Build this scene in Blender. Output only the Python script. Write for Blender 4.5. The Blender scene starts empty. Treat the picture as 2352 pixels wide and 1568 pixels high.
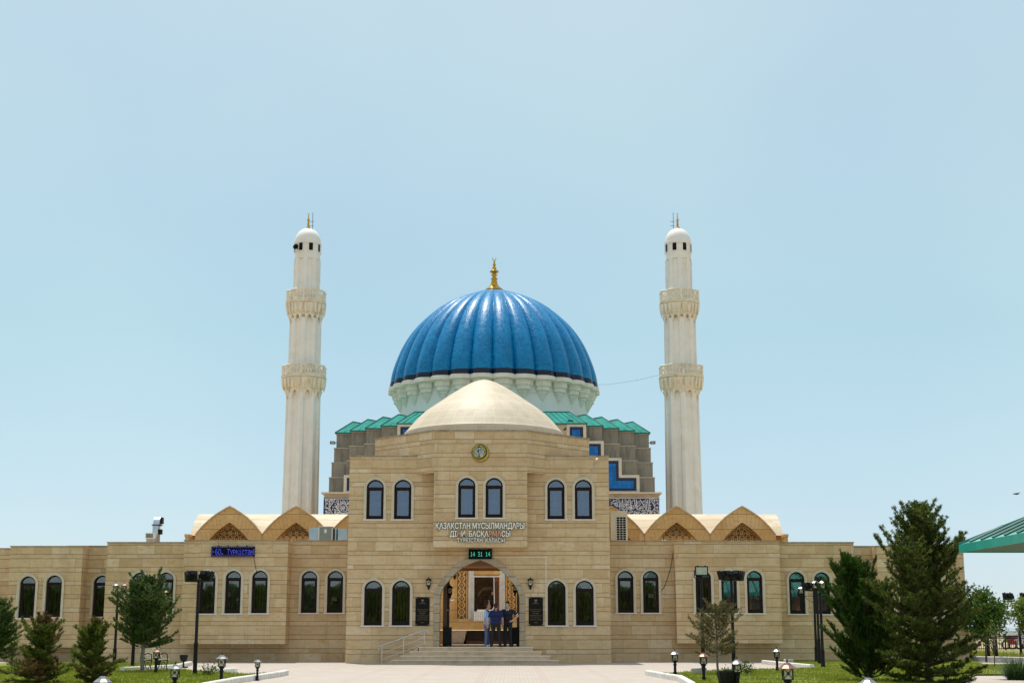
import bpy, math, random
import numpy as np
from mathutils import Vector, Matrix

# ------------------------------------------------------------------ camera, sky, sun, exposure
SC = bpy.context.scene
COL = SC.collection
PITCH = math.radians(11.35)
EYE = 1.40
FPX = 3267.0                     # focal length in units of a 2352 px wide picture (50 mm on 36 mm)
cam_d = bpy.data.cameras.new('camera')
cam_d.lens = 50.0
cam_d.sensor_width = 36.0
cam_d.clip_start = 0.5
cam_d.clip_end = 6000
cam = bpy.data.objects.new('camera', cam_d)
COL.objects.link(cam)
cam.location = (0, 0, EYE)
cam.rotation_euler = (math.radians(90) + PITCH, 0, 0)
SC.camera = cam

SUN_EL = math.radians(71)
SUN_AZ = math.radians(-22)       # clockwise from +Y: behind the building, to the left
world = bpy.data.worlds.new('World')
SC.world = world
world.use_nodes = True
wn = world.node_tree
for n in list(wn.nodes):
    wn.nodes.remove(n)
w_out = wn.nodes.new('ShaderNodeOutputWorld')
w_bg = wn.nodes.new('ShaderNodeBackground')
w_bg.inputs['Strength'].default_value = 0.15
w_sky = wn.nodes.new('ShaderNodeTexSky')
w_sky.sky_type = 'NISHITA'
w_sky.sun_disc = False
w_sky.sun_elevation = SUN_EL
w_sky.sun_rotation = SUN_AZ
w_sky.altitude = 300
w_sky.air_density = 1.0
w_sky.dust_density = 0.4
w_sky.ozone_density = 1.5
w_mix = wn.nodes.new('ShaderNodeMix')          # thin milky summer haze over the clear-sky model
w_mix.data_type = 'RGBA'
w_mix.inputs['Factor'].default_value = 0.80
w_tc = wn.nodes.new('ShaderNodeTexCoord')
w_sep = wn.nodes.new('ShaderNodeSeparateXYZ')
wn.links.new(w_tc.outputs['Generated'], w_sep.inputs[0])
w_rmp = wn.nodes.new('ShaderNodeValToRGB')
for e_, (p_, c_) in zip([w_rmp.color_ramp.elements[0], w_rmp.color_ramp.elements[1], w_rmp.color_ramp.elements.new(0.2)],
                        ((0.0, (0.590, 0.715, 0.815)), (0.5, (0.405, 0.680, 0.660)), (0.2, (0.505, 0.715, 0.732)))):
    e_.position = p_
    e_.color = (*c_, 1)
wn.links.new(w_sep.outputs[2], w_rmp.inputs[0])
w_nz = wn.nodes.new('ShaderNodeTexNoise')      # faint unevenness of the haze
w_nz.inputs['Scale'].default_value = 3.2
w_nz.inputs['Detail'].default_value = 4
w_nz.inputs['Roughness'].default_value = 0.45
wn.links.new(w_tc.outputs['Generated'], w_nz.inputs['Vector'])
w_r2 = wn.nodes.new('ShaderNodeValToRGB')
w_r2.color_ramp.elements[0].position = 0.30
w_r2.color_ramp.elements[0].color = (4.45, 4.70, 5.05, 1)
w_r2.color_ramp.elements[1].position = 0.70
w_r2.color_ramp.elements[1].color = (5.15, 5.20, 5.20, 1)
wn.links.new(w_nz.outputs[0], w_r2.inputs[0])
w_mul = wn.nodes.new('ShaderNodeMix')
w_mul.data_type = 'RGBA'
w_mul.blend_type = 'MULTIPLY'
w_mul.inputs['Factor'].default_value = 1.0
wn.links.new(w_rmp.outputs[0], w_mul.inputs[6])
wn.links.new(w_r2.outputs[0], w_mul.inputs[7])
wn.links.new(w_mul.outputs[2], w_mix.inputs[7])
wn.links.new(w_sky.outputs[0], w_mix.inputs[6])
wn.links.new(w_mix.outputs[2], w_bg.inputs['Color'])
wn.links.new(w_bg.outputs[0], w_out.inputs['Surface'])

sun_d = bpy.data.lights.new('sun', 'SUN')
sun_d.energy = 3.4
sun_d.angle = math.radians(0.5)
sun_d.color = (1.0, 0.95, 0.86)
sun = bpy.data.objects.new('sun', sun_d)
COL.objects.link(sun)
SUN_DIR = Vector((math.sin(SUN_AZ) * math.cos(SUN_EL), math.cos(SUN_AZ) * math.cos(SUN_EL), math.sin(SUN_EL)))
sun.rotation_euler = SUN_DIR.to_track_quat('Z', 'Y').to_euler()
sun.location = (0, 40, 60)

SC.view_settings.view_transform = 'Standard'
SC.view_settings.look = 'None'
SC.view_settings.exposure = 0.32
SC.view_settings.gamma = 1.0
SC.render.engine = 'CYCLES'
SC.cycles.max_bounces = 8
SC.cycles.transparent_max_bounces = 8
SC.cycles.use_denoising = True

# ------------------------------------------------------------------ survey: from the photograph's pixels to places
CP, SP = math.cos(PITCH), math.sin(PITCH)

def P(u, v, Y):
    """the place at depth Y that the photograph shows at (u, v)"""
    dx, ny = u - 1176.0, 784.0 - v
    t = Y / (FPX * CP - ny * SP)
    return Vector((dx * t, Y, EYE + (FPX * SP + ny * CP) * t))

def G(u, v, z=0.0):
    """the place on level z"""
    dx, ny = u - 1176.0, 784.0 - v
    t = (z - EYE) / (FPX * SP + ny * CP)
    return Vector((dx * t, (FPX * CP - ny * SP) * t, z))

def zat(v, Y):
    return P(1176, v, Y).z

def xat(u, Y, v=1300):
    return P(u, v, Y).x

AX = -1.335                      # axis of the whole compound

# ------------------------------------------------------------------ mesh helpers
def link_mesh(name, me, mat, parent=None, smooth=False, origin=None):
    me.name = name
    if mat is not None:
        for m in (mat if isinstance(mat, (list, tuple)) else [mat]):
            me.materials.append(m)
    if smooth:
        me.polygons.foreach_set('use_smooth', [True] * len(me.polygons))
        me.update()
    o = bpy.data.objects.new(name, me)
    COL.objects.link(o)
    if parent is not None:
        o.parent = parent
    if origin is not None:
        o.location = origin
    return o

def world_loc(o):
    p = Vector((0, 0, 0))
    while o is not None:
        p += o.location
        o = o.parent
    return p

class MB:
    def __init__(self):
        self.v, self.f, self.mi = [], [], []
        self.cur = 0

    def add(self, vs, fs):
        b = len(self.v)
        self.v.extend([tuple(p) for p in vs])
        for f in fs:
            self.f.append([i + b for i in f])
            self.mi.append(self.cur)

    def box(self, x0, x1, y0, y1, z0, z1):
        if x0 > x1: x0, x1 = x1, x0
        if y0 > y1: y0, y1 = y1, y0
        if z0 > z1: z0, z1 = z1, z0
        self.add([(x0, y0, z0), (x1, y0, z0), (x1, y1, z0), (x0, y1, z0), (x0, y0, z1), (x1, y0, z1), (x1, y1, z1), (x0, y1, z1)],
                 [(0, 3, 2, 1), (4, 5, 6, 7), (0, 1, 5, 4), (1, 2, 6, 5), (2, 3, 7, 6), (3, 0, 4, 7)])

    def prism_y(self, poly, y0, y1, caps=True):
        """polygon of (x, z), counter-clockwise seen from -Y, extruded from y0 to y1"""
        n = len(poly)
        vs = [(x, y0, z) for x, z in poly] + [(x, y1, z) for x, z in poly]
        fs = [((i + 1) % n, i, i + n, (i + 1) % n + n) for i in range(n)]
        if caps:
            fs += [tuple(range(n)), tuple(range(2 * n - 1, n - 1, -1))]
        self.add(vs, fs)

    def prism_z(self, poly, z0, z1, caps=True):
        n = len(poly)
        vs = [(x, y, z0) for x, y in poly] + [(x, y, z1) for x, y in poly]
        fs = [(i, (i + 1) % n, (i + 1) % n + n, i + n) for i in range(n)]
        if caps:
            fs += [tuple(range(n - 1, -1, -1)), tuple(range(n, 2 * n))]
        self.add(vs, fs)

    def ring_y(self, outer, inner, y0, y1, closed=True):
        """a frame between two outlines of (x, z) of equal length"""
        n = len(outer)
        vs = []
        for pl, y in ((outer, y0), (inner, y0), (outer, y1), (inner, y1)):
            vs += [(x, y, z) for x, z in pl]
        fs = []
        for i in range(n if closed else n - 1):
            j = (i + 1) % n
            fs += [(i, j, n + j, n + i), (2 * n + j, 2 * n + i, 3 * n + i, 3 * n + j),
                   (j, i, 2 * n + i, 2 * n + j), (n + i, n + j, 3 * n + j, 3 * n + i)]
        if not closed:
            for i in (0, n - 1):
                fs.append((i, n + i, 3 * n + i, 2 * n + i))
        self.add(vs, fs)

    def tube(self, pts, r, n=6, caps=True):
        pts = [Vector(p) for p in pts]
        rs = r if isinstance(r, (list, tuple)) else [r] * len(pts)
        vs, fs = [], []
        prev = None
        for k, p in enumerate(pts):
            d = (pts[min(k + 1, len(pts) - 1)] - pts[max(k - 1, 0)])
            d = d.normalized() if d.length > 1e-9 else Vector((0, 0, 1))
            a = prev if prev is not None else (Vector((1, 0, 0)) if abs(d.x) < 0.8 else Vector((0, 1, 0)))
            a = (a - d * a.dot(d))
            a = a.normalized() if a.length > 1e-6 else d.orthogonal().normalized()
            prev = a
            b = d.cross(a)
            for i in range(n):
                t = 2 * math.pi * i / n
                vs.append(p + (a * math.cos(t) + b * math.sin(t)) * rs[k])
        for k in range(len(pts) - 1):
            for i in range(n):
                j = (i + 1) % n
                fs.append((k * n + i, k * n + j, (k + 1) * n + j, (k + 1) * n + i))
        if caps:
            fs.append(tuple(range(n - 1, -1, -1)))
            fs.append(tuple((len(pts) - 1) * n + i for i in range(n)))
        self.add(vs, fs)

    def lathe(self, prof, c=(0, 0, 0), n=16, rad=None, caps=True):
        """prof: list of (r, z); rad(theta, k) scales the radius"""
        vs, fs = [], []
        for k, (r, z) in enumerate(prof):
            for i in range(n):
                t = 2 * math.pi * i / n
                rr = r * (rad(t, k) if rad else 1.0)
                vs.append((c[0] + rr * math.cos(t), c[1] + rr * math.sin(t), c[2] + z))
        for k in range(len(prof) - 1):
            for i in range(n):
                j = (i + 1) % n
                fs.append((k * n + i, k * n + j, (k + 1) * n + j, (k + 1) * n + i))
        if caps:
            fs.append(tuple(range(n - 1, -1, -1)))
            fs.append(tuple((len(prof) - 1) * n + i for i in range(n)))
        self.add(vs, fs)

    def sphere(self, c, r, n=10, m=6, s=(1, 1, 1)):
        prof = [(max(1e-4, math.sin(math.pi * k / m)), -math.cos(math.pi * k / m)) for k in range(m + 1)]
        b = len(self.v)
        self.lathe(prof, (0, 0, 0), n)
        for i in range(b, len(self.v)):
            x, y, z = self.v[i]
            self.v[i] = (c[0] + x * r * s[0], c[1] + y * r * s[1], c[2] + z * r * s[2])

    def capsule(self, p0, r0, p1, r1, n=10):
        p0, p1 = Vector(p0), Vector(p1)
        d = (p1 - p0)
        L = d.length
        d = d / L if L > 1e-6 else Vector((0, 0, 1))
        pts, rs = [], []
        for k in range(4):
            a = math.pi / 2 * k / 3
            pts.append(p0 - d * r0 * math.cos(a)); rs.append(max(r0 * math.sin(a), r0 * 0.05))
        for k in range(4):
            a = math.pi / 2 * k / 3
            pts.append(p1 + d * r1 * math.sin(a)); rs.append(max(r1 * math.cos(a), r1 * 0.05))
        self.tube(pts, rs, n)

    def ribbon_y(self, pts, w, y0, y1):
        """a flat stroke through (x, z) points, standing proud between y0 (front) and y1"""
        pts = [Vector((x, z)) for x, z in pts]
        L, R = [], []
        for k, p in enumerate(pts):
            d = pts[min(k + 1, len(pts) - 1)] - pts[max(k - 1, 0)]
            d = d.normalized() if d.length > 1e-9 else Vector((1, 0))
            nrm = Vector((-d.y, d.x)) * w * 0.5
            L.append(p + nrm); R.append(p - nrm)
        n = len(pts)
        vs = [(q.x, y0, q.y) for q in L] + [(q.x, y0, q.y) for q in R] + [(q.x, y1, q.y) for q in L] + [(q.x, y1, q.y) for q in R]
        fs = []
        for i in range(n - 1):
            fs += [(n + i, n + i + 1, i + 1, i), (i, i + 1, 2 * n + i + 1, 2 * n + i), (n + i + 1, n + i, 3 * n + i, 3 * n + i + 1)]
        fs += [(0, 2 * n, 3 * n, n), (n - 1, 2 * n - 1, 4 * n - 1, 3 * n - 1)]
        self.add(vs, fs)

    def xform(self, M, start=0):
        for i in range(start, len(self.v)):
            self.v[i] = tuple(M @ Vector(self.v[i]))

    def mesh(self, name, off=(0, 0, 0)):
        me = bpy.data.meshes.new(name)
        ox, oy, oz = off
        me.from_pydata([(x - ox, y - oy, z - oz) for x, y, z in self.v], [], self.f)
        if any(self.mi):
            me.polygons.foreach_set('material_index', self.mi)
        me.update()
        return me

    def build(self, name, mat, parent=None, smooth=False):
        """verts are in world coordinates; the part hangs from its parent"""
        off = world_loc(parent) if parent is not None else (0, 0, 0)
        return link_mesh(name, self.mesh(name, off), mat, parent, smooth)

def set_tag(o, label=None, cat=None, group=None, kind=None):
    if label: o['label'] = label
    if cat: o['category'] = cat
    if group: o['group'] = group
    if kind: o['kind'] = kind
    return o

def thing(name, label, cat, loc=(0, 0, 0), group=None):
    o = bpy.data.objects.new(name, None)
    COL.objects.link(o)
    o.location = loc
    o.empty_display_size = 0.3
    return set_tag(o, label, cat, group)

def single(name, mb, mat, label, cat, group=None, smooth=False, loc=None):
    """a thing that is one mesh; its origin sits at loc"""
    loc = loc if loc is not None else (0, 0, 0)
    o = link_mesh(name, mb.mesh(name, loc), mat, None, smooth, loc)
    return set_tag(o, label, cat, group)

def dup(root, loc, rotz=0.0, scale=None, label=None, group=None):
    r = root.copy()
    COL.objects.link(r)
    r.location = loc
    r.rotation_euler = (0, 0, rotz)
    if scale is not None:
        r.scale = (scale, scale, scale) if not isinstance(scale, tuple) else scale
    if label: r['label'] = label
    if group: r['group'] = group
    for ch in list(root.children):
        c = ch.copy(); COL.objects.link(c); c.parent = r
        for g in list(ch.children):
            d = g.copy(); COL.objects.link(d); d.parent = c
    return r

def smooth_by_angle(o, deg=35):
    me = o.data
    me.polygons.foreach_set('use_smooth', [True] * len(me.polygons))
    try:
        me.set_sharp_from_angle(angle=math.radians(deg))
    except Exception:
        pass
    return o

def np_quads(name, V, mat, parent=None):
    """V: (n, 4, 3) loose quads"""
    n = len(V)
    me = bpy.data.meshes.new(name)
    me.vertices.add(n * 4)
    me.vertices.foreach_set('co', np.ascontiguousarray(V, dtype=np.float32).ravel())
    me.loops.add(n * 4)
    me.loops.foreach_set('vertex_index', np.arange(n * 4, dtype=np.int32))
    me.polygons.add(n)
    me.polygons.foreach_set('loop_start', np.arange(0, n * 4, 4, dtype=np.int32))
    me.update(calc_edges=True)
    me.validate()
    return link_mesh(name, me, mat, parent)

# ------------------------------------------------------------------ materials
class NT:
    def __init__(self, name):
        self.m = bpy.data.materials.new(name)
        self.m.use_nodes = True
        self.t = self.m.node_tree
        self.b = self.t.nodes['Principled BSDF']
        self.o = self.t.nodes['Material Output']

    def n(self, typ, **kw):
        nd = self.t.nodes.new(typ)
        for k, val in kw.items():
            setattr(nd, k, val)
        return nd

    def put(self, sock, val):
        if val is None:
            return
        if hasattr(val, 'is_output'):
            self.t.links.new(val, sock)
        elif isinstance(val, (tuple, list)) and len(val) == 3 and sock.type == 'RGBA':
            sock.default_value = (*val, 1)
        else:
            sock.default_value = val

    def math(self, op, a, b=None, c=None):
        nd = self.n('ShaderNodeMath', operation=op)
        for i, x in enumerate((a, b, c)):
            self.put(nd.inputs[i], x)
        return nd.outputs[0]

    def mix(self, fac, a, b, blend='MIX'):
        nd = self.n('ShaderNodeMix', data_type='RGBA', blend_type=blend)
        self.put(nd.inputs[0], fac)
        self.put(nd.inputs[6], a)
        self.put(nd.inputs[7], b)
        return nd.outputs[2]

    def noise(self, vec, scale, detail=4, rough=0.55, out=0):
        nd = self.n('ShaderNodeTexNoise')
        self.put(nd.inputs['Vector'], vec)
        nd.inputs['Scale'].default_value = scale
        nd.inputs['Detail'].default_value = detail
        nd.inputs['Roughness'].default_value = rough
        return nd.outputs[out]

    def white(self, x, y=None):
        nd = self.n('ShaderNodeTexWhiteNoise', noise_dimensions='2D')
        cb = self.n('ShaderNodeCombineXYZ')
        self.put(cb.inputs[0], x)
        if y is not None:
            self.put(cb.inputs[1], y)
        self.t.links.new(cb.outputs[0], nd.inputs['Vector'])
        return nd.outputs[0]

    def ramp(self, fac, stops):
        nd = self.n('ShaderNodeValToRGB')
        el = nd.color_ramp.elements
        while len(el) < len(stops):
            el.new(0.5)
        for e, (p, c) in zip(el, stops):
            e.position = p
            e.color = (*c, 1)
        self.put(nd.inputs[0], fac)
        return nd.outputs[0]

    def maprange(self, val, a, b, c, d):
        nd = self.n('ShaderNodeMapRange')
        self.put(nd.inputs[0], val)
        for i, x in enumerate((a, b, c, d)):
            nd.inputs[i + 1].default_value = x
        return nd.outputs[0]

    def pos(self):
        g = self.n('ShaderNodeNewGeometry')
        return g.outputs['Position'], g.outputs['True Normal']

    def objco(self):
        return self.n('ShaderNodeTexCoord').outputs['Object']

    def scalevec(self, vec, s):
        nd = self.n('ShaderNodeVectorMath', operation='MULTIPLY')
        self.put(nd.inputs[0], vec)
        nd.inputs[1].default_value = s
        return nd.outputs[0]

    def xyz(self, vec):
        nd = self.n('ShaderNodeSeparateXYZ')
        self.put(nd.inputs[0], vec)
        return nd.outputs

    def bump(self, h, strength, dist=0.02):
        nd = self.n('ShaderNodeBump')
        nd.inputs['Strength'].default_value = strength
        nd.inputs['Distance'].default_value = dist
        self.put(nd.inputs['Height'], h)
        self.t.links.new(nd.outputs[0], self.b.inputs['Normal'])

    def set(self, **kw):
        for k, val in kw.items():
            self.put(self.b.inputs[k.replace('_', ' ')], val)
        return self

def plain(name, col, rough=0.6, metal=0.0, var=0.15, scale=3.0, bump=0.0, bscale=40.0, dark=None, spec=None, coords='pos'):
    """a painted, cast or cut surface with uneven tone"""
    k = NT(name)
    p = k.pos()[0] if coords == 'pos' else k.objco()
    f = k.noise(p, scale, 5, 0.6)
    lo = tuple(max(0, c * (1 - var)) for c in col)
    hi = tuple(min(1, c * (1 + var)) for c in col)
    c = k.ramp(f, [(0.3, lo), (0.7, hi)])
    if dark is not None:
        g = k.noise(p, scale * 0.6, 6, 0.7)
        c = k.mix(k.maprange(g, 0.52, 0.68, 0, 0.8), c, dark)
    k.set(Base_Color=c, Roughness=rough, Metallic=metal)
    if spec is not None:
        k.b.inputs['Specular IOR Level'].default_value = spec
    if bump:
        k.bump(k.noise(p, bscale, 3), bump, 0.01)
    return k.m

def stone(name, cols, P_=0.555, tall=0.375, slab=0.62, joint=(0.09, 0.055, 0.03), jw=0.0135, stain=0.45, z0=0.0):
    """travertine cladding: alternating tall and low courses of slabs of uneven tone, pits, veins and joints"""
    k = NT(name)
    pos, nor = k.pos()
    px, py, pz = k.xyz(pos)
    nx, ny_, nz = k.xyz(nor)
    u = k.math('SUBTRACT', k.math('MULTIPLY', py, nx), k.math('MULTIPLY', px, ny_))
    zz = k.math('DIVIDE', k.math('ADD', pz, 20.0 - z0), P_)
    row = k.math('FLOOR', zz)
    fr = k.math('MULTIPLY', k.math('FRACT', zz), P_)
    low = k.math('GREATER_THAN', fr, tall)
    rid = k.math('ADD', k.math('MULTIPLY', row, 2.0), low)
    dz = k.math('MINIMUM', k.math('MINIMUM', fr, k.math('ABSOLUTE', k.math('SUBTRACT', fr, tall))), k.math('SUBTRACT', P_, fr))
    L = k.math('ADD', slab, k.math('MULTIPLY', k.white(rid, 3.7), slab * 0.8))
    us = k.math('ADD', k.math('DIVIDE', u, L), k.math('MULTIPLY', k.white(rid, 9.1), 17.0))
    sid = k.math('FLOOR', us)
    fu = k.math('MULTIPLY', k.math('FRACT', us), L)
    du = k.math('MINIMUM', fu, k.math('SUBTRACT', L, fu))
    rnd = k.white(rid, sid)
    rnd2 = k.white(k.math('ADD', rid, 0.5), sid)
    base = k.ramp(rnd, [(0.0, cols[0]), (0.3, cols[1]), (0.85, cols[2]), (1.0, cols[3])])
    # veins: stretched along the bedding, shifted from slab to slab
    cb = k.n('ShaderNodeCombineXYZ')
    k.put(cb.inputs[0], k.math('ADD', u, k.math('MULTIPLY', rnd2, 40.0)))
    k.put(cb.inputs[1], k.math('MULTIPLY', pz, 2.2))
    k.put(cb.inputs[2], k.math('MULTIPLY', rnd, 30.0))
    vein = k.noise(cb.outputs[0], 1.6, 7, 0.62)
    c = k.mix(k.maprange(vein, 0.35, 0.7, 0.0, 0.6), base, k.mix(1.0, base, (0.80, 0.68, 0.52), 'MULTIPLY'))
    blot = k.noise(cb.outputs[0], 3.4, 5, 0.7)
    c = k.mix(k.maprange(blot, 0.52, 0.70, 0.0, 0.75), c, (cols[0][0] * 0.95, cols[0][1] * 0.72, cols[0][2] * 0.5))
    pits = k.noise(cb.outputs[0], 13.0, 3, 0.7)
    c = k.mix(k.maprange(pits, 0.69, 0.74, 0.0, 0.55), c, (0.16, 0.11, 0.07))
    if stain:
        big = k.noise(k.scalevec(pos, (0.9, 0.9, 0.22)), 0.55, 5, 0.65)
        c = k.mix(k.maprange(big, 0.5, 0.75, 0.0, stain), c, (cols[0][0] * 0.6, cols[0][1] * 0.55, cols[0][2] * 0.5))
    if stain:
        drip = k.noise(k.scalevec(pos, (4.0, 4.0, 0.22)), 1.3, 5, 0.65)
        c = k.mix(k.maprange(drip, 0.58, 0.74, 0.0, 0.42), c, (cols[0][0] * 0.62, cols[0][1] * 0.62, cols[0][2] * 0.68))
    jz = k.maprange(dz, jw * 0.5, jw, 1.0, 0.0)
    ju = k.maprange(du, jw * 0.3, jw * 0.65, 0.5, 0.0)
    jm = k.math('MAXIMUM', jz, ju)
    c = k.mix(k.math('MULTIPLY', jm, 0.72), c, joint)
    k.set(Base_Color=c, Roughness=0.62)
    k.b.inputs['Specular IOR Level'].default_value = 0.3
    k.bump(k.math('SUBTRACT', k.math('MULTIPLY', pits, -0.25), jm), 0.5, 0.012)
    return k.m

def radial_stone(name, cols, course, nrad, cx, cy, joint, rough=0.6):
    """cladding of a round roof: level courses of slabs laid round an axis"""
    k = NT(name)
    pos, _ = k.pos()
    px, py, pz = k.xyz(pos)
    x = k.math('SUBTRACT', px, cx)
    y = k.math('SUBTRACT', py, cy)
    ang = k.math('MULTIPLY', k.math('ARCTAN2', y, x), nrad / (2 * math.pi))
    zz = k.math('DIVIDE', pz, course)
    row = k.math('FLOOR', zz)
    fz = k.math('FRACT', zz)
    dz = k.math('MULTIPLY', k.math('MINIMUM', fz, k.math('SUBTRACT', 1.0, fz)), course)
    us = k.math('ADD', ang, k.math('MULTIPLY', k.white(row, 2.2), 0.6))
    sid = k.math('FLOOR', us)
    fu = k.math('FRACT', us)
    du = k.math('MINIMUM', fu, k.math('SUBTRACT', 1.0, fu))
    rnd = k.white(row, sid)
    c = k.ramp(rnd, [(0, cols[0]), (0.5, cols[1]), (1, cols[2])])
    nz = k.noise(pos, 3.0, 6, 0.65)
    c = k.mix(k.maprange(nz, 0.45, 0.75, 0, 0.5), c, tuple(v * 0.75 for v in cols[0]))
    jm = k.math('MAXIMUM', k.maprange(dz, 0.004, 0.014, 0.8, 0.0), k.maprange(du, 0.01, 0.03, 0.55, 0.0))
    c = k.mix(jm, c, joint)
    k.set(Base_Color=c, Roughness=rough)
    return k.m

def tile(name, c0, c1, size, rough, bump=0.35, cx=0.0, cy=0.0, nrad=None, glint=0.25, joint=(0.02, 0.05, 0.1), dirt=(0.1, 0.12, 0.1)):
    """glazed ceramic tiles, each tipped a little differently"""
    k = NT(name)
    pos, nor = k.pos()
    px, py, pz = k.xyz(pos)
    if nrad:
        ang = k.math('MULTIPLY', k.math('ARCTAN2', k.math('SUBTRACT', py, cy), k.math('SUBTRACT', px, cx)), nrad / (2 * math.pi))
    else:
        nx, ny_, _z = k.xyz(nor)
        ang = k.math('DIVIDE', k.math('SUBTRACT', k.math('MULTIPLY', py, nx), k.math('MULTIPLY', px, ny_)), size)
    zz = k.math('DIVIDE', pz, size)
    row = k.math('FLOOR', zz)
    sid = k.math('FLOOR', ang)
    rnd = k.white(row, sid)
    fz = k.math('FRACT', zz)
    fu = k.math('FRACT', ang)
    d = k.math('MINIMUM', k.math('MINIMUM', fz, k.math('SUBTRACT', 1.0, fz)), k.math('MINIMUM', fu, k.math('SUBTRACT', 1.0, fu)))
    jm = k.maprange(d, 0.02, 0.07, 1.0, 0.0)
    c = k.ramp(rnd, [(0, c0), (1, c1)])
    big = k.noise(pos, 0.7, 5, 0.6)
    c = k.mix(k.maprange(big, 0.4, 0.7, 0, 0.35), c, tuple(v * 0.7 for v in c0))
    c = k.mix(k.maprange(k.noise(pos, 2.2, 6, 0.7), 0.6, 0.72, 0, 0.25), c, dirt)
    c = k.mix(k.math('MULTIPLY', jm, 0.5), c, joint)
    k.set(Base_Color=c, Roughness=k.maprange(rnd, 0, 1, rough * 0.7, rough * 1.4))
    k.b.inputs['Specular IOR Level'].default_value = 0.25
    wob = k.noise(k.scalevec(pos, (1, 1, 3.0)), 2.0, 3)
    h = k.math('ADD', k.math('ADD', k.math('MULTIPLY', rnd, 0.5), k.math('MULTIPLY', wob, glint)), k.math('MULTIPLY', jm, -0.5))
    k.bump(h, bump, 0.02)
    return k.m

def foliage(name, dark, light, trans=0.25, rough=0.5, tips=None, nscale=5.5):
    k = NT(name)
    g = k.n('ShaderNodeNewGeometry')
    r = g.outputs['Random Per Island']
    big = k.noise(g.outputs['Position'], nscale, 3, 0.5)
    f = k.math('ADD', k.math('MULTIPLY', r, 0.42), k.math('MULTIPLY', k.maprange(big, 0.36, 0.64, 0, 1), 0.58))
    stops = [(0.0, dark), (0.7, light)] + ([(0.97, tips)] if tips else [])
    c = k.ramp(f, stops)
    k.set(Base_Color=c, Roughness=rough)
    k.b.inputs['Specular IOR Level'].default_value = 0.35
    tr = k.n('ShaderNodeBsdfTranslucent')
    k.put(tr.inputs[0], c)
    ms = k.n('ShaderNodeMixShader')
    ms.inputs[0].default_value = trans
    k.t.links.new(k.b.outputs[0], ms.inputs[1])
    k.t.links.new(tr.outputs[0], ms.inputs[2])
    k.t.links.new(ms.outputs[0], k.o.inputs['Surface'])
    return k.m

def emit(name, col, strength):
    k = NT(name)
    k.set(Base_Color=(0.01, 0.01, 0.01), Emission_Color=col, Emission_Strength=strength)
    return k.m

def glass(name, tint, refl=0.22, clear=0.8):
    k = NT(name)
    tr = k.n('ShaderNodeBsdfTransparent')
    k.put(tr.inputs[0], tuple(c * clear for c in tint))
    gl = k.n('ShaderNodeBsdfGlossy')
    gl.inputs['Roughness'].default_value = 0.02
    k.put(gl.inputs[0], (0.9, 0.95, 1.0))
    g = k.n('ShaderNodeNewGeometry')
    nb = k.n('ShaderNodeBump')
    nb.inputs['Strength'].default_value = 0.010
    nb.inputs['Distance'].default_value = 0.05
    k.put(nb.inputs['Height'], k.noise(g.outputs['Position'], 2.2, 2))
    k.t.links.new(nb.outputs[0], gl.inputs['Normal'])
    fr = k.n('ShaderNodeFresnel')
    fr.inputs[0].default_value = 1.5
    ms = k.n('ShaderNodeMixShader')
    k.put(ms.inputs[0], k.math('ADD', fr.outputs[0], refl))
    k.t.links.new(tr.outputs[0], ms.inputs[1])
    k.t.links.new(gl.outputs[0], ms.inputs[2])
    k.t.links.new(ms.outputs[0], k.o.inputs['Surface'])
    return k.m

M = {}
TRAV = [(0.585, 0.415, 0.235), (0.65, 0.482, 0.285), (0.685, 0.518, 0.32), (0.735, 0.588, 0.40)]
M['facade'] = stone('travertine cladding', TRAV)
M['facade_plain'] = plain('travertine trim', (0.47, 0.37, 0.25), 0.6, var=0.15, scale=2.5, dark=(0.34, 0.25, 0.16))
M['surround'] = plain('pale window surround', (0.62, 0.54, 0.41), 0.55, var=0.08, scale=4)
M['sill'] = plain('white marble sill', (0.74, 0.71, 0.66), 0.45, var=0.06, scale=5)
M['coping'] = plain('weathered coping', (0.36, 0.27, 0.18), 0.7, var=0.25, scale=5, dark=(0.13, 0.10, 0.07))
M['golden'] = stone('golden limestone', [(0.60, 0.36, 0.13), (0.66, 0.42, 0.17), (0.70, 0.47, 0.20), (0.72, 0.50, 0.24)], P_=0.7, tall=0.69, slab=1.1,
                    joint=(0.22, 0.13, 0.06), stain=0.2)
M['vault'] = stone('pale limestone roofing', [(0.55, 0.46, 0.33), (0.60, 0.51, 0.37), (0.64, 0.55, 0.41), (0.66, 0.58, 0.45)], P_=0.42, tall=0.41, slab=0.9,
                   joint=(0.36, 0.28, 0.18), jw=0.012, stain=0.25)
M['frame'] = plain('dark brown window frame', (0.020, 0.011, 0.008), 0.55, var=0.2, scale=6, spec=0.15)
M['glass'] = glass('window glass', (0.88, 0.88, 0.82), 0.085)
M['glass_up'] = glass('reflective upper window glass', (0.58, 0.70, 0.92), 0.105)
M['interior'] = plain('unlit interior tone', (0.10, 0.085, 0.07), 0.9)  # dark colour stands for unlit rooms on flat door and window plates
M['vestibule'] = plain('pale vestibule plaster', (0.62, 0.52, 0.40), 0.8)
M['screen_back'] = plain('dark tan screen stone', (0.20, 0.11, 0.045), 0.8)  # dark brown backing that sets off the lattice
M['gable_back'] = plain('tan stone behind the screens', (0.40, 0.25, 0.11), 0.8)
M['step_cap'] = plain('paler step edge', (0.46, 0.405, 0.32), 0.8, var=0.25, scale=2)

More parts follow.
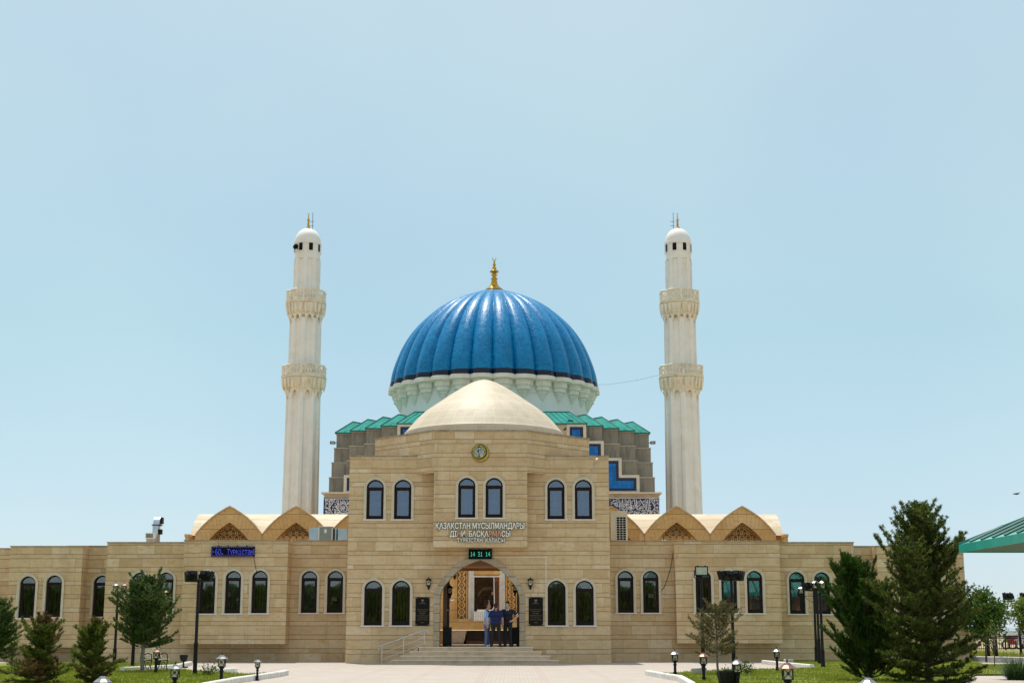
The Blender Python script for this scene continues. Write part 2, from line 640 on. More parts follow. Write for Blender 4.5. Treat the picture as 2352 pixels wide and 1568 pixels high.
def curtain_mat(name, c0, c1, fold_shade=26.0, lace=None):
    k = NT(name)
    co = k.objco()
    x, y, z = k.xyz(co)
    w = k.math('SINE', k.math('ADD', k.math('MULTIPLY', x, fold_shade), k.math('MULTIPLY', k.noise(co, 3.0, 2), 5.0)))
    c = k.mix(k.maprange(w, -1, 1, 0, 1), c0, c1)  # light and dark of the folds put into the colour as stripes
    if lace:
        band = k.math('LESS_THAN', k.math('ABSOLUTE', k.math('SUBTRACT', z, 0.62)), 0.10)
        dots = k.math('GREATER_THAN', k.noise(co, 26.0, 1), 0.52)
        c = k.mix(k.math('MULTIPLY', k.math('MULTIPLY', band, dots), 0.8), c, lace)
    k.set(Base_Color=c, Roughness=0.85)
    return k.m

M['curtain_blue'] = curtain_mat('sheer curtain', (0.05, 0.10, 0.24), (0.24, 0.34, 0.56), 24, (0.75, 0.78, 0.8))
M['curtain_dark'] = curtain_mat('brown roller blind', (0.11, 0.085, 0.05), (0.18, 0.145, 0.09), 40)
M['curtain_grey'] = curtain_mat('grey blind', (0.12, 0.125, 0.15), (0.18, 0.185, 0.22), 30)
M['curtain_green'] = curtain_mat('olive curtain', (0.08, 0.09, 0.022), (0.34, 0.35, 0.11), 55)

M['paving'] = None  # below
M['iron'] = plain('black painted iron', (0.009, 0.009, 0.010), 0.5, var=0.3, scale=9, spec=0.22)
M['black'] = plain('black lacquer board', (0.005, 0.006, 0.006), 0.45, var=0.2, spec=0.15)
M['steel'] = plain('brushed stainless steel', (0.62, 0.62, 0.60), 0.28, 1.0, var=0.08, scale=12)
M['zinc'] = plain('galvanised sheet', (0.50, 0.56, 0.62), 0.32, 0.85, var=0.12, scale=5, bump=0.1, bscale=6)
M['cream'] = plain('cream enamelled casing', (0.66, 0.58, 0.42), 0.5, var=0.08)
M['gold'] = plain('gilded metal', (0.55, 0.30, 0.035), 0.32, 0.8, var=0.2, scale=8)
M['white_stucco'] = plain('white stucco', (0.80, 0.775, 0.715), 0.7, var=0.05, scale=1.2, dark=(0.72, 0.66, 0.55))
M['balcony'] = plain('cream cast stone', (0.79, 0.73, 0.60), 0.7, var=0.1, scale=3, dark=(0.58, 0.46, 0.28))
M['drum'] = plain('white plaster', (0.74, 0.72, 0.70), 0.75, var=0.06, scale=1.0)
M['corbel'] = plain('greenish white plaster', (0.74, 0.69, 0.62), 0.75, var=0.07, scale=2, dark=(0.62, 0.57, 0.46))
M['teal'] = plain('teal painted metal', (0.035, 0.37, 0.31), 0.30, 0.0, var=0.15, scale=1.6)
M['teal_dark'] = plain('dark teal seam', (0.010, 0.13, 0.11), 0.4, var=0.15)
M['navy'] = tile('navy tile', (0.004, 0.006, 0.03), (0.01, 0.014, 0.055), 0.12, 0.15, joint=(0.25, 0.25, 0.3))
M['navy_flat'] = plain('navy glazed panel', (0.009, 0.011, 0.095), 0.3, var=0.3, scale=2)
M['bright'] = tile('bright blue tile', (0.004, 0.12, 0.42), (0.008, 0.17, 0.54), 0.30, 0.15, bump=0.1)
M['white_tile'] = plain('white glazed line', (0.78, 0.76, 0.72), 0.35, var=0.05)
M['frieze_border'] = plain('cream stone moulding', (0.62, 0.56, 0.46), 0.6, var=0.1)
M['wood'] = plain('orange varnished wood', (0.30, 0.085, 0.018), 0.35, var=0.25, scale=5)
M['darkwood'] = plain('dark brown wood', (0.075, 0.03, 0.013), 0.4, var=0.3, scale=5)
M['stairbrown'] = plain('brown granite stair', (0.085, 0.045, 0.026), 0.4, var=0.3, scale=4)
M['marble'] = plain('grey white marble', (0.60, 0.59, 0.57), 0.35, var=0.15, scale=2.5, dark=(0.42, 0.42, 0.41))
M['step'] = plain('pale granite step', (0.62, 0.465, 0.315), 0.55, var=0.14, scale=3, dark=(0.47, 0.33, 0.21), bump=0.05)
M['tread'] = plain('brightened granite tread', (0.76, 0.64, 0.49), 0.5, var=0.10, scale=3, dark=(0.60, 0.47, 0.33))  # lit tread edges put into the colour, paler than the riser stone
M['ceiling'] = plain('brown ceiling plaster', (0.30, 0.15, 0.07), 0.8, var=0.08)
M['concrete'] = plain('grey concrete', (0.42, 0.40, 0.36), 0.85, var=0.2, scale=6)
M['kerb'] = plain('white kerb stone', (0.70, 0.67, 0.62), 0.7, var=0.14, scale=6, dark=(0.5, 0.47, 0.42))
M['silver'] = plain('silver painted lantern cap', (0.27, 0.27, 0.27), 0.35, 0.6, var=0.2, scale=10)
M['copper'] = plain('coppery worn cap', (0.24, 0.13, 0.09), 0.45, 0.5, var=0.3, scale=12)
M['acrylic'] = plain('cream lantern pane', (0.62, 0.57, 0.40), 0.3, var=0.12, scale=12)
M['lamp_glass'] = plain('floodlight glass', (0.42, 0.47, 0.40), 0.15, var=0.15, scale=8)
M['bench_wood'] = plain('weathered cream slats', (0.78, 0.70, 0.55), 0.7, var=0.2, scale=9)
M['white_plastic'] = plain('white plastic', (0.78, 0.77, 0.74), 0.4, var=0.04)
M['bark'] = plain('brown bark', (0.11, 0.075, 0.05), 0.9, var=0.4, scale=14, bump=0.4, bscale=30)
M['bark_pale'] = plain('grey bark', (0.22, 0.18, 0.14), 0.9, var=0.4, scale=16, bump=0.3, bscale=30)

def concrete_dark():
    k = NT('weathered dark plaster')
    pos, _ = k.pos()
    st = k.noise(k.scalevec(pos, (3.0, 3.0, 0.35)), 1.4, 6, 0.7)
    big = k.noise(pos, 0.8, 4)
    c = k.ramp(big, [(0.3, (0.23, 0.198, 0.15)), (0.7, (0.33, 0.29, 0.225))])
    c = k.mix(k.maprange(st, 0.5, 0.7, 0, 0.75), c, (0.09, 0.08, 0.065))
    pale = k.noise(k.scalevec(pos, (1.6, 1.6, 0.8)), 2.1, 6, 0.75)
    c = k.mix(k.maprange(pale, 0.64, 0.70, 0, 0.6), c, (0.5, 0.46, 0.38))
    k.set(Base_Color=c, Roughness=0.85)
    return k.m
M['stepbox'] = concrete_dark()

def paving_mat():
    k = NT('pale block paving')
    pos, _ = k.pos()
    x, y, z = k.xyz(pos)
    bt = k.n('ShaderNodeTexBrick')
    k.put(bt.inputs['Vector'], pos)
    bt.inputs['Scale'].default_value = 1.0
    bt.inputs['Brick Width'].default_value = 0.22
    bt.inputs['Row Height'].default_value = 0.22
    bt.inputs['Mortar Size'].default_value = 0.007
    k.put(bt.inputs['Color1'], (0.435, 0.385, 0.33)); k.put(bt.inputs['Color2'], (0.485, 0.435, 0.38)); k.put(bt.inputs['Mortar'], (0.29, 0.235, 0.20))
    c = bt.outputs['Color']
    # rows of pinker blocks
    gx = k.math('LESS_THAN', k.math('ABSOLUTE', k.math('SUBTRACT', k.math('FRACT', k.math('DIVIDE', x, 1.76)), 0.5)), 0.07)
    gy = k.math('LESS_THAN', k.math('ABSOLUTE', k.math('SUBTRACT', k.math('FRACT', k.math('DIVIDE', y, 1.76)), 0.5)), 0.07)
    c = k.mix(k.math('MULTIPLY', k.math('MAXIMUM', gx, gy), 0.35), c, (0.42, 0.30, 0.26))
    d = k.noise(pos, 0.6, 7, 0.7)
    c = k.mix(k.maprange(d, 0.42, 0.70, 0, 0.7), c, (0.39, 0.335, 0.28))
    d2 = k.noise(pos, 7.0, 4, 0.7)
    c = k.mix(k.maprange(d2, 0.6, 0.75, 0, 0.4), c, (0.34, 0.29, 0.25))
    k.set(Base_Color=c, Roughness=0.75)
    k.b.inputs['Specular IOR Level'].default_value = 0.25
    return k.m
M['paving'] = paving_mat()

def soil_mat():
    k = NT('dry steppe soil')
    pos, _ = k.pos()
    a = k.noise(pos, 0.05, 6, 0.65)
    b = k.noise(pos, 1.3, 5, 0.7)
    c = k.ramp(a, [(0.35, (0.33, 0.23, 0.13)), (0.55, (0.40, 0.30, 0.18)), (0.7, (0.20, 0.20, 0.08))])
    c = k.mix(k.maprange(b, 0.4, 0.8, 0, 0.4), c, (0.22, 0.16, 0.09))
    k.set(Base_Color=c, Roughness=0.95)
    return k.m
M['soil'] = soil_mat()

def lawn_mat(name, a, b, dry):
    k = NT(name)
    pos, _ = k.pos()
    n1 = k.noise(pos, 0.9, 6, 0.7)
    n2 = k.noise(pos, 14.0, 4, 0.7)
    n3 = k.noise(k.scalevec(pos, (1, 0.6, 1)), 0.45, 5, 0.6)
    c = k.ramp(n2, [(0.35, a), (0.65, b)])
    c = k.mix(k.maprange(n1, 0.48, 0.72, 0, 0.6), c, dry)
    c = k.mix(k.maprange(n3, 0.55, 0.75, 0, 0.5), c, dry)
    k.set(Base_Color=c, Roughness=0.9)
    k.bump(n2, 0.8, 0.05)
    return k.m
M['lawn'] = lawn_mat('mown lawn', (0.10, 0.155, 0.010), (0.20, 0.25, 0.02), (0.34, 0.26, 0.05))
M['lawn_dry'] = lawn_mat('rough dry grass', (0.16, 0.17, 0.04), (0.25, 0.24, 0.07), (0.36, 0.27, 0.11))
M['blade'] = foliage('grass blades', (0.12, 0.175, 0.010), (0.28, 0.31, 0.022), 0.35, 0.6, (0.46, 0.37, 0.10))
#@@SETTING

# ------------------------------------------------------------------ the ground
def sheet(name, poly, z, mat, kind='structure'):
    mb = MB()
    mb.add([(x, y, z) for x, y in poly], [tuple(range(len(poly)))])
    o = mb.build(name, mat)
    if o.data.polygons[0].normal.z < 0:
        o.data.flip_normals()
    return set_tag(o, kind=kind)

def ground_height(y):
    if y < 110: return -0.03
    if y > 200: return -4.0
    t = (y - 110) / 90
    return -0.03 - 3.97 * t * t * (3 - 2 * t)

mb = MB()
ys = [-400, 0, 60, 110] + [110 + 9 * i for i in range(1, 11)] + [400, 900, 2000, 5000]
xs = [-5000, -1500, -400, -100, 0, 100, 400, 1500, 5000]
vs = [(x, y, ground_height(y)) for y in ys for x in xs]
nx_ = len(xs)
fs = [(j * nx_ + i, j * nx_ + i + 1, (j + 1) * nx_ + i + 1, (j + 1) * nx_ + i) for j in range(len(ys) - 1) for i in range(nx_ - 1)]
mb.add(vs, fs)
set_tag(mb.build('ground', M['soil']), kind='structure')

gp = lambda pts: [tuple(G(u, v)[:2]) for u, v in pts]
pav = [(-40, 12), (26, 12), tuple(G(2700, 1526)[:2]), tuple(G(2245, 1526)[:2]), (21.5, 58), (21.5, 62.5), (-40, 62.5)]
sheet('paving', pav, 0.0, M['paving'])

LAWN = {
    'front_left': gp([(-500, 1542), (281, 1541), (404, 1538), (440, 1541), (500, 1546), (560, 1549), (657, 1549), (640, 1553), (600, 1559), (540, 1568), (470, 1582), (300, 1700), (-500, 1760)]),
    'back_left': gp([(-500, 1524), (300, 1523), (437, 1522), (440, 1527), (404, 1529), (285, 1540), (-500, 1541)]),
    'front_right': gp([(1488, 1550), (1520, 1548), (1560, 1546), (1662, 1540.5), (1790, 1536.5), (1863, 1535.6), (2300, 1535.6), (2240, 1552), (2180, 1580), (1600, 1760), (1590, 1580), (1562, 1563), (1530, 1558)]),
    'back_right': gp([(1754, 1524), (1800, 1518), (1900, 1515.5), (2230, 1515.5), (2260, 1528), (2300, 1535), (1866, 1535), (1810, 1530)]),
    'far_right': gp([(2236, 1527), (2800, 1525), (2800, 1549), (2243, 1551), (2305, 1535.5)]),
}
for i, (k, pl) in enumerate(LAWN.items()):
    sheet('lawn', pl, 0.03 + 0.004 * i, M['lawn'])
sheet('rough_grass', gp([(2225, 1516), (2900, 1514), (2900, 1492), (2225, 1492)]), 0.02, M['lawn_dry'])

def kerb(pts, w=0.16, h=0.15, gapx=0.55):
    """kerb stones laid along a line, a fine joint between each two"""
    mb = MB()
    P0 = [Vector(p) for p in pts]
    for a, b in zip(P0[:-1], P0[1:]):
        d = b - a
        L = d.length
        n = max(1, int(round(L / gapx)))
        d.normalize()
        s = Vector((-d.y, d.x)) * w / 2
        for i in range(n):
            q0, q1 = a + d * (L * i / n + 0.008), a + d * (L * (i + 1) / n - 0.008)
            c = [q0 - s, q1 - s, q1 + s, q0 + s]
            c2 = [q0 - s * 0.75, q1 - s * 0.75, q1 + s * 0.75, q0 + s * 0.75]
            mb.add([(p.x, p.y, -0.02) for p in c] + [(p.x, p.y, h - 0.025) for p in c] + [(p.x, p.y, h) for p in c2],
                   [(0, 1, 5, 4), (1, 2, 6, 5), (2, 3, 7, 6), (3, 0, 4, 7), (4, 5, 9, 8), (5, 6, 10, 9), (6, 7, 11, 10), (7, 4, 8, 11), (8, 9, 10, 11)])
    return set_tag(mb.build('kerb', M['kerb']), kind='structure')

kerb(gp([(500, 1547), (540, 1543.5)]))
kerb(gp([(280, 1542), (345, 1538.5), (404, 1535), (437, 1527)]))
kerb(gp([(657, 1549), (640, 1553), (600, 1559), (540, 1568), (470, 1582), (300, 1700)]))
kerb(gp([(1488, 1550), (1530, 1558), (1562, 1563), (1590, 1580), (1600, 1760)]))
kerb(gp([(1754, 1524), (1810, 1530), (1866, 1535.3)]))
kerb(gp([(2232, 1517), (2290, 1518), (2420, 1521)]), 0.2, 0.2)

# grass blades over the lawns
def in_poly(px, py, poly):
    inside = np.zeros(len(px), bool)
    n = len(poly)
    for i in range(n):
        x0, y0 = poly[i]; x1, y1 = poly[(i + 1) % n]
        c = ((y0 > py) != (y1 > py)) & (px < (x1 - x0) * (py - y0) / (y1 - y0 + 1e-12) + x0)
        inside ^= c
    return inside

rng = np.random.default_rng(5)
def blades(name, polys, density, hgt, mat, z0, ymin, ymax):
    allq = []
    for pl in polys:
        a = np.array(pl)
        x0, x1 = max(a[:, 0].min(), -18), min(a[:, 0].max(), 26)
        y0, y1 = max(a[:, 1].min(), ymin), min(a[:, 1].max(), ymax)
        n = int((x1 - x0) * (y1 - y0) * density)
        px, py = rng.uniform(x0, x1, n), rng.uniform(y0, y1, n)
        clump = np.sin(px * 2.1 + np.sin(py * 1.7) * 2) * np.cos(py * 1.3 + np.sin(px * 0.9) * 2)
        k = in_poly(px, py, pl) & (rng.uniform(-1.6, 1, n) < clump * 0.6 + 0.3)
        px, py, cl = px[k], py[k], clump[k]
        n = len(px)
        h = hgt * rng.uniform(0.5, 1.3, n) * (1 + 0.35 * cl)
        ang = rng.uniform(0, 2 * np.pi, n)
        lean = rng.uniform(0, 0.7, n) * h
        la = rng.uniform(0, 2 * np.pi, n)
        w = rng.uniform(0.006, 0.014, n)
        base = np.stack([px, py, np.full(n, z0)], 1)
        side = np.stack([np.cos(ang) * w, np.sin(ang) * w, np.zeros(n)], 1)
        tip = base + np.stack([np.cos(la) * lean, np.sin(la) * lean, h], 1)
        mid = base * 0.45 + tip * 0.55
        allq.append(np.stack([base - side, base + side, mid + side * 0.8, tip], 1))
    return set_tag(np_quads(name, np.concatenate(allq), mat), kind='stuff')
blades('grass', [LAWN['front_left'], LAWN['front_right'], LAWN['back_left'], LAWN['back_right'], LAWN['far_right']], 420, 0.055, M['blade'], 0.025, 35, 66)
blades('meadow_grass', [gp([(2225, 1516), (2500, 1514), (2500, 1494), (2225, 1494)])], 60, 0.22, M['blade'], 0.0, 60, 95)

# ------------------------------------------------------------------ wall building
def arch_lr(hw, zs, rise, n=14, point=0.10):
    """outline of an arch from left spring to right spring, (dx, z)"""
    out = []
    for i in range(n + 1):
        a = math.pi * (1 - i / n)
        x = math.cos(a)
        out.append((hw * x, zs + rise * ((1 - point) * math.sqrt(max(0, 1 - x * x)) + point * (1 - abs(x)))))
    return out

def curve_lr(pts, hw, zs, rise):
    """pts: half outline (fraction of half width, fraction of rise) from spring to apex"""
    left = [(-a * hw, zs + b * rise) for a, b in pts]
    right = [(a * hw, zs + b * rise) for a, b in reversed(pts[:-1])]
    return left + right

def wall_front(mb, x0, x1, z0, z1, y, holes=()):
    """a wall facing the camera with arched openings: holes = (cx, z_sill, half_width, arch)"""
    x = x0
    for cx, zs, hw, arch in sorted(holes, key=lambda h: h[0]):
        l, r = cx - hw, cx + hw
        if l > x:
            mb.add([(x, y, z0), (l, y, z0), (l, y, z1), (x, y, z1)], [(0, 1, 2, 3)])
        if zs > z0 + 1e-4:
            mb.add([(l, y, z0), (r, y, z0), (r, y, zs), (l, y, zs)], [(0, 1, 2, 3)])
        pl = [(cx + dx, y, z) for dx, z in arch] + [(r, y, z1), (l, y, z1)]
        mb.add(pl, [tuple(range(len(pl)))])
        x = r
    if x < x1:
        mb.add([(x, y, z0), (x1, y, z0), (x1, y, z1), (x, y, z1)], [(0, 1, 2, 3)])

def quad(mb, a, b, c, d):
    mb.add([a, b, c, d], [(0, 1, 2, 3)])

WIN_CACHE = {}
def window(parent, cx, y, zs, W, H, curtain='curtain_dark', pane='glass'):
    """arched window: pale surround > dark frame, pane, curtain, sill. cx, zs, W, H measured over the surround"""
    key = (round(W, 2), round(H, 2))
    s = 0.088
    hw = W / 2
    spring = H - hw * 0.94
    if key not in WIN_CACHE:
        def outline(d, zb):
            a = arch_lr(hw - d, spring, (hw - d) * 0.94, 14)
            return [(-(hw - d), zb), (hw - d, zb)] + list(reversed(a))
        m1 = MB(); m1.ring_y(outline(0, 0.0), outline(s, 0.0), -0.035, 0.20)
        m1b = MB(); m1.ring_y(outline(-0.012, 0.0), outline(0.03, 0.0), -0.05, -0.036)
        m2 = MB()
        o1, o2 = outline(s - 0.004, 0.02), outline(s + 0.06, 0.10)
        m2.ring_y(o1, o2, 0.10, 0.18)
        zt = spring + 0.02
        m2.box(-(hw - s - 0.0602), hw - s - 0.0602, 0.095, 0.175, zt - 0.085, zt)
        zi0, zi1, xi = 0.1003, zt - 0.0852, hw - s - 0.0602
        for b in ((-xi, -xi + 0.055, zi0, zi1), (xi - 0.055, xi, zi0, zi1), (-xi + 0.055, xi - 0.055, zi0, zi0 + 0.05), (-xi + 0.055, xi - 0.055, zi1 - 0.05, zi1)):
            m2.box(b[0], b[1], 0.108, 0.165, b[2], b[3])
        m3 = MB()
        a = outline(s + 0.055, 0.09)
        m3.prism_y(a, 0.140, 0.146)
        m4 = MB()
        n = 24
        for i in range(n):
            xa, xb = -hw + W * i / n, -hw + W * (i + 1) / n
            ya, yb = 0.26 + 0.022 * math.sin(i * 1.9) , 0.26 + 0.022 * math.sin((i + 1) * 1.9)
            m4.add([(xa, ya, 0.02), (xb, yb, 0.02), (xb, yb, H), (xa, ya, H)], [(0, 1, 2, 3)])
        m5 = MB(); m5.box(-hw - 0.03, hw + 0.03, -0.075, 0.20, -0.045, 0.0)
        WIN_CACHE[key] = [m.mesh(nm) for m, nm in ((m1, 'window'), (m2, 'frame'), (m3, 'pane'), (m4, 'curtain'), (m5, 'sill'))]
        for me, mt in zip(WIN_CACHE[key], ('surround', 'frame', None, None, 'sill')):
            me.materials.append(M[mt] if mt else None)
    me = WIN_CACHE[key]
    w = bpy.data.objects.new('window', me[0]); COL.objects.link(w)
    w.parent = parent
    w.location = Vector((cx, y, zs)) - world_loc(parent)
    for nm, m_, mat in (('frame', me[1], None), ('pane', me[2], M[pane]), ('curtain', me[3], M[curtain]), ('sill', me[4], None)):
        o = bpy.data.objects.new(nm, m_); COL.objects.link(o); o.parent = w
        if mat is not None:
            o.material_slots[0].link = 'OBJECT'
            o.material_slots[0].material = mat
    hwh = hw - 0.03
    return (cx, zs, hwh, arch_lr(hwh, zs + spring, hwh * 0.94, 14))

# ------------------------------------------------------------------ front building: entrance block, two wings
hall = thing('stone_building', 'long travertine building with a two-storey entrance block, arched windows and small stone dome', 'building', (AX, 58, 0))
Y0 = 58.0
YB = 57.25                       # upper bay
BX0, BX1 = xat(798, Y0, 1300), xat(1401, Y0, 1300)
ZT = zat(1048.5, Y0)
def winspec(u, vt, vb, wpx, Y):
    zt, zb = zat(vt, Y), zat(vb, Y)
    return P(u, (vt + vb) / 2, Y).x, zb, wpx * Y / (FPX * CP + SP * 500) * 1.0, zt - zb

holes_low, holes_up, holes_mid = [], [], []
for u, cur in ((857, 'curtain_dark'), (921, 'curtain_green'), (1278.6, 'curtain_dark'), (1343, 'curtain_dark')):
    cx, zs, W, H = winspec(u, 1327.5, 1435.6, 51.5, Y0)
    holes_low.append(window(hall, cx, Y0, zs, round(W, 2), round(H, 2), cur, 'glass'))
for u in (861.5, 925, 1277, 1340):
    cx, zs, W, H = winspec(u, 1096, 1192, 50, Y0)
    holes_up.append(window(hall, cx, Y0, zs, round(W, 2), round(H, 2), 'curtain_blue', 'glass_up'))
for u in (1072, 1135):
    cx, zs, W, H = winspec(u, 1091.6, 1188.5, 50, YB)
    holes_mid.append(window(hall, cx, YB, zs, round(W, 2), round(H, 2), 'curtain_blue', 'glass_up'))

# portal arch
PHALF = [(1.0, 0.0), (0.985, 0.10), (0.953, 0.22), (0.87, 0.36), (0.766, 0.49), (0.645, 0.625), (0.516, 0.745), (0.40, 0.82), (0.297, 0.878), (0.15, 0.945), (0.0, 1.0)]
PX = xat(1101.5, Y0, 1400)
p_hw = (P(1193.5, 1420, Y0).x - P(1010.2, 1420, Y0).x) / 2
p_hwo = (P(1207, 1420, Y0).x - P(995.9, 1420, Y0).x) / 2
p_spr = zat(1374, Y0)
p_apex = zat(1285, Y0)
DZ = 0.64                        # level of the entrance floor
arch_in = curve_lr(PHALF, p_hw, p_spr, p_apex - p_spr)
arch_out = curve_lr(PHALF, p_hwo, p_spr, p_apex - p_spr + 0.30)
ZM = zat(1250, Y0)
holes_low.append((PX, DZ, p_hw, arch_in))
mb = MB()
wall_front(mb, BX0, BX1, 0, ZM, Y0, holes_low)
xm0, xm1 = xat(996, YB, 1170), xat(1211, YB, 1170)
wall_front(mb, BX0, BX1, ZM, ZT, Y0, holes_up)
quad(mb, (BX0, 66, 0), (BX0, Y0, 0), (BX0, Y0, ZT), (BX0, 66, ZT))
quad(mb, (BX1, Y0, 0), (BX1, 66, 0), (BX1, 66, ZT), (BX1, Y0, ZT))
# back wall with the courtyard opening
zb_ = zat(1308, 65.9)
wall_front(mb, BX0, BX1, 0, ZT, 65.95, [(PX, 0.0, 2.4, [(-2.4, zb_), (2.4, zb_)])])
mb.build('facade_wall', M['facade'], hall)
mb = MB()
mb.box(BX0 + 0.002, BX1 - 0.002, Y0 + 0.30, 65.9, ZT - 0.45, ZT - 0.25)
mb.build('roof', M['coping'], hall)
mb = MB()
for a in ((BX0 - 0.03, xat(961, Y0, 1048)), (xat(1249, Y0, 1048), BX1 + 0.03)):
    mb = MB()
    mb.box(a[0], a[1], Y0 - 0.035, Y0 + 0.3, ZT, ZT + 0.05)
    e = BX0 if a[0] < AX else BX1 - 0.27
    mb.box(e - 0.03, e + 0.3, Y0 + 0.3, 66, ZT, ZT + 0.05)
    mb.build('coping', M['coping'], hall)
# bay over the door with its two windows
zb0, zb1 = zat(1256, YB), zat(1084, YB)
zo1 = zat(990, YB)
mb = MB()
wall_front(mb, xm0, xm1, zb0, zb1, YB, holes_mid)
quad(mb, (xm0, Y0, zb0), (xm0, YB, zb0), (xm0, YB, zb1), (xm0, Y0, zb1))
quad(mb, (xm1, YB, zb0), (xm1, Y0, zb0), (xm1, Y0, zb1), (xm1, YB, zb1))
quad(mb, (xm0, Y0, zb0), (xm1, Y0, zb0), (xm1, YB, zb0), (xm0, YB, zb0))
mb.build('upper_bay', M['facade'], hall)
# octagonal parapet under the small dome
hs_ = (xm1 - xm0) / 2
cxo = (xm1 + xm0) / 2
apo = hs_ / math.tan(math.radians(22.5))
cyo = YB + apo
octo = [(cxo + apo / math.cos(math.radians(22.5)) * math.sin(math.radians(22.5 + 45 * i)), cyo - apo / math.cos(math.radians(22.5)) * math.cos(math.radians(22.5 + 45 * i))) for i in range(8)]
sc_ = lambda k: [(cxo + (x - cxo) * k, cyo + (y - cyo) * k) for x, y in octo]
mb = MB()
n = 8
o1, o2 = octo, sc_(0.94)
mb.add([(x, y, zb1) for x, y in o1] + [(x, y, zo1) for x, y in o1] + [(x, y, zo1) for x, y in o2] + [(x, y, zb1) for x, y in o2],
       sum([[(i, (i + 1) % n, n + (i + 1) % n, n + i), (n + i, n + (i + 1) % n, 2 * n + (i + 1) % n, 2 * n + i),
             (2 * n + i, 2 * n + (i + 1) % n, 3 * n + (i + 1) % n, 3 * n + i), (3 * n + i, 3 * n + (i + 1) % n, (i + 1) % n, i)] for i in range(n)], []))
pp = mb.build('parapet', M['facade'], hall)
mb = MB()
oA, oB = sc_(1.008), sc_(0.935)
mb.add([(x, y, zo1) for x, y in oA] + [(x, y, zo1 + 0.055) for x, y in oA] + [(x, y, zo1 + 0.055) for x, y in oB] + [(x, y, zo1) for x, y in oB],
       sum([[(i, (i + 1) % n, n + (i + 1) % n, n + i), (n + i, n + (i + 1) % n, 2 * n + (i + 1) % n, 2 * n + i),
             (2 * n + i, 2 * n + (i + 1) % n, 3 * n + (i + 1) % n, 3 * n + i), (3 * n + i, 3 * n + (i + 1) % n, (i + 1) % n, i)] for i in range(n)], []))
mb.build('coping', M['coping'], hall)
mb = MB()
mb.prism_z(sc_(0.938), zo1 - 0.55, zo1 - 0.40)
mb.prism_z(sc_(0.97), zb1 + 0.002, zb1 + 0.06)
mb.build('roof', M['coping'], hall)

# small pointed dome
CYD = cyo
DCX = P(1112, 900, CYD).x
prof_px = [(640, 1510), (628, 1490), (550, 1400), (470, 1325), (370, 1255), (270, 1187), (170, 1124), (95, 1085), (40, 1068), (0, 1060)]
v6 = lambda y: (930 + y / 2.148) * 0.6125
dome_prof = []
for hwz, y in prof_px:
    p0 = P(1112, v6(y), CYD)
    r = P(1112 + hwz / 2.148 * 0.6125, v6(y), CYD).x - p0.x
    dome_prof.append((max(r, 0.005), p0.z))
dome_prof.insert(0, (dome_prof[0][0] * 1.005, dome_prof[0][1] - 0.5))
def resample(prof, n):
    """smooth curve through the profile"""
    out = []
    m = len(prof)
    for i in range(m - 1):
        p0, p1, p2, p3 = prof[max(i - 1, 0)], prof[i], prof[i + 1], prof[min(i + 2, m - 1)]
        for k in range(n):
            t = k / n
            q = []
            for a in (0, 1):
                q.append(0.5 * (2 * p1[a] + (p2[a] - p0[a]) * t + (2 * p0[a] - 5 * p1[a] + 4 * p2[a] - p3[a]) * t * t + (3 * p1[a] - p0[a] - 3 * p2[a] + p3[a]) * t ** 3))
            out.append((max(q[0], 0.003), q[1]))
    out.append(prof[-1])
    return out
M['small_dome'] = radial_stone('dome limestone slabs', [(0.535, 0.45, 0.325), (0.565, 0.48, 0.35), (0.595, 0.505, 0.375)], 0.40, 46, DCX, CYD, (0.72, 0.62, 0.46))
mb = MB()
mb.lathe(resample(dome_prof, 4), (DCX, CYD, 0), 48)
mb.build('dome', M['small_dome'], hall, smooth=True)

# portal surround, passage
mb = MB()
oo = [(PX + x, z) for x, z in [(-p_hwo, DZ)] + arch_out + [(p_hwo, DZ)]]
ii = [(PX + x, z) for x, z in [(-p_hw, DZ)] + arch_in + [(p_hw, DZ)]]
mb.ring_y(oo, ii, Y0 - 0.03, Y0 + 0.55, closed=False)
mb.build('portal_arch', stone('portal voussoirs', [(0.42, 0.34, 0.24), (0.47, 0.385, 0.275), (0.50, 0.42, 0.31), (0.52, 0.44, 0.33)], P_=0.36, tall=0.35, slab=0.5, stain=0.2, jw=0.01), hall)
mb = MB()
HX0, HX1 = PX - 3.0, PX + 3.0
quad(mb, (HX0, Y0 + 0.5, DZ), (HX0, 65.9, DZ), (HX0, 65.9, 4.3), (HX0, Y0 + 0.5, 4.3))
mb.build('passage_wall', M['golden'], hall)
mb = MB()
quad(mb, (HX1, 65.9, DZ), (HX1, Y0 + 0.5, DZ), (HX1, Y0 + 0.5, 4.3), (HX1, 65.9, 4.3))
mb.build('passage_wall', M['golden'], hall)
mb = MB()
mb.box(HX0 + 0.01, HX1 - 0.01, Y0 + 0.56, 65.93, zb_ + 0.06, zb_ + 0.30)
mb.build('ceiling', M['ceiling'], hall)
mb = MB()
mb.box(PX - 2.38, PX + 2.38, 65.75, 65.94, zb_ - 0.05, zb_ + 0.055)
mb.build('lintel', M['golden'], hall)
mb = MB()
mb.box(HX0 - 0.5, HX1 + 0.5, Y0 + 0.002, 66.2, 0.0, DZ - 0.002)
mb.build('passage_floor', M['step'], hall)

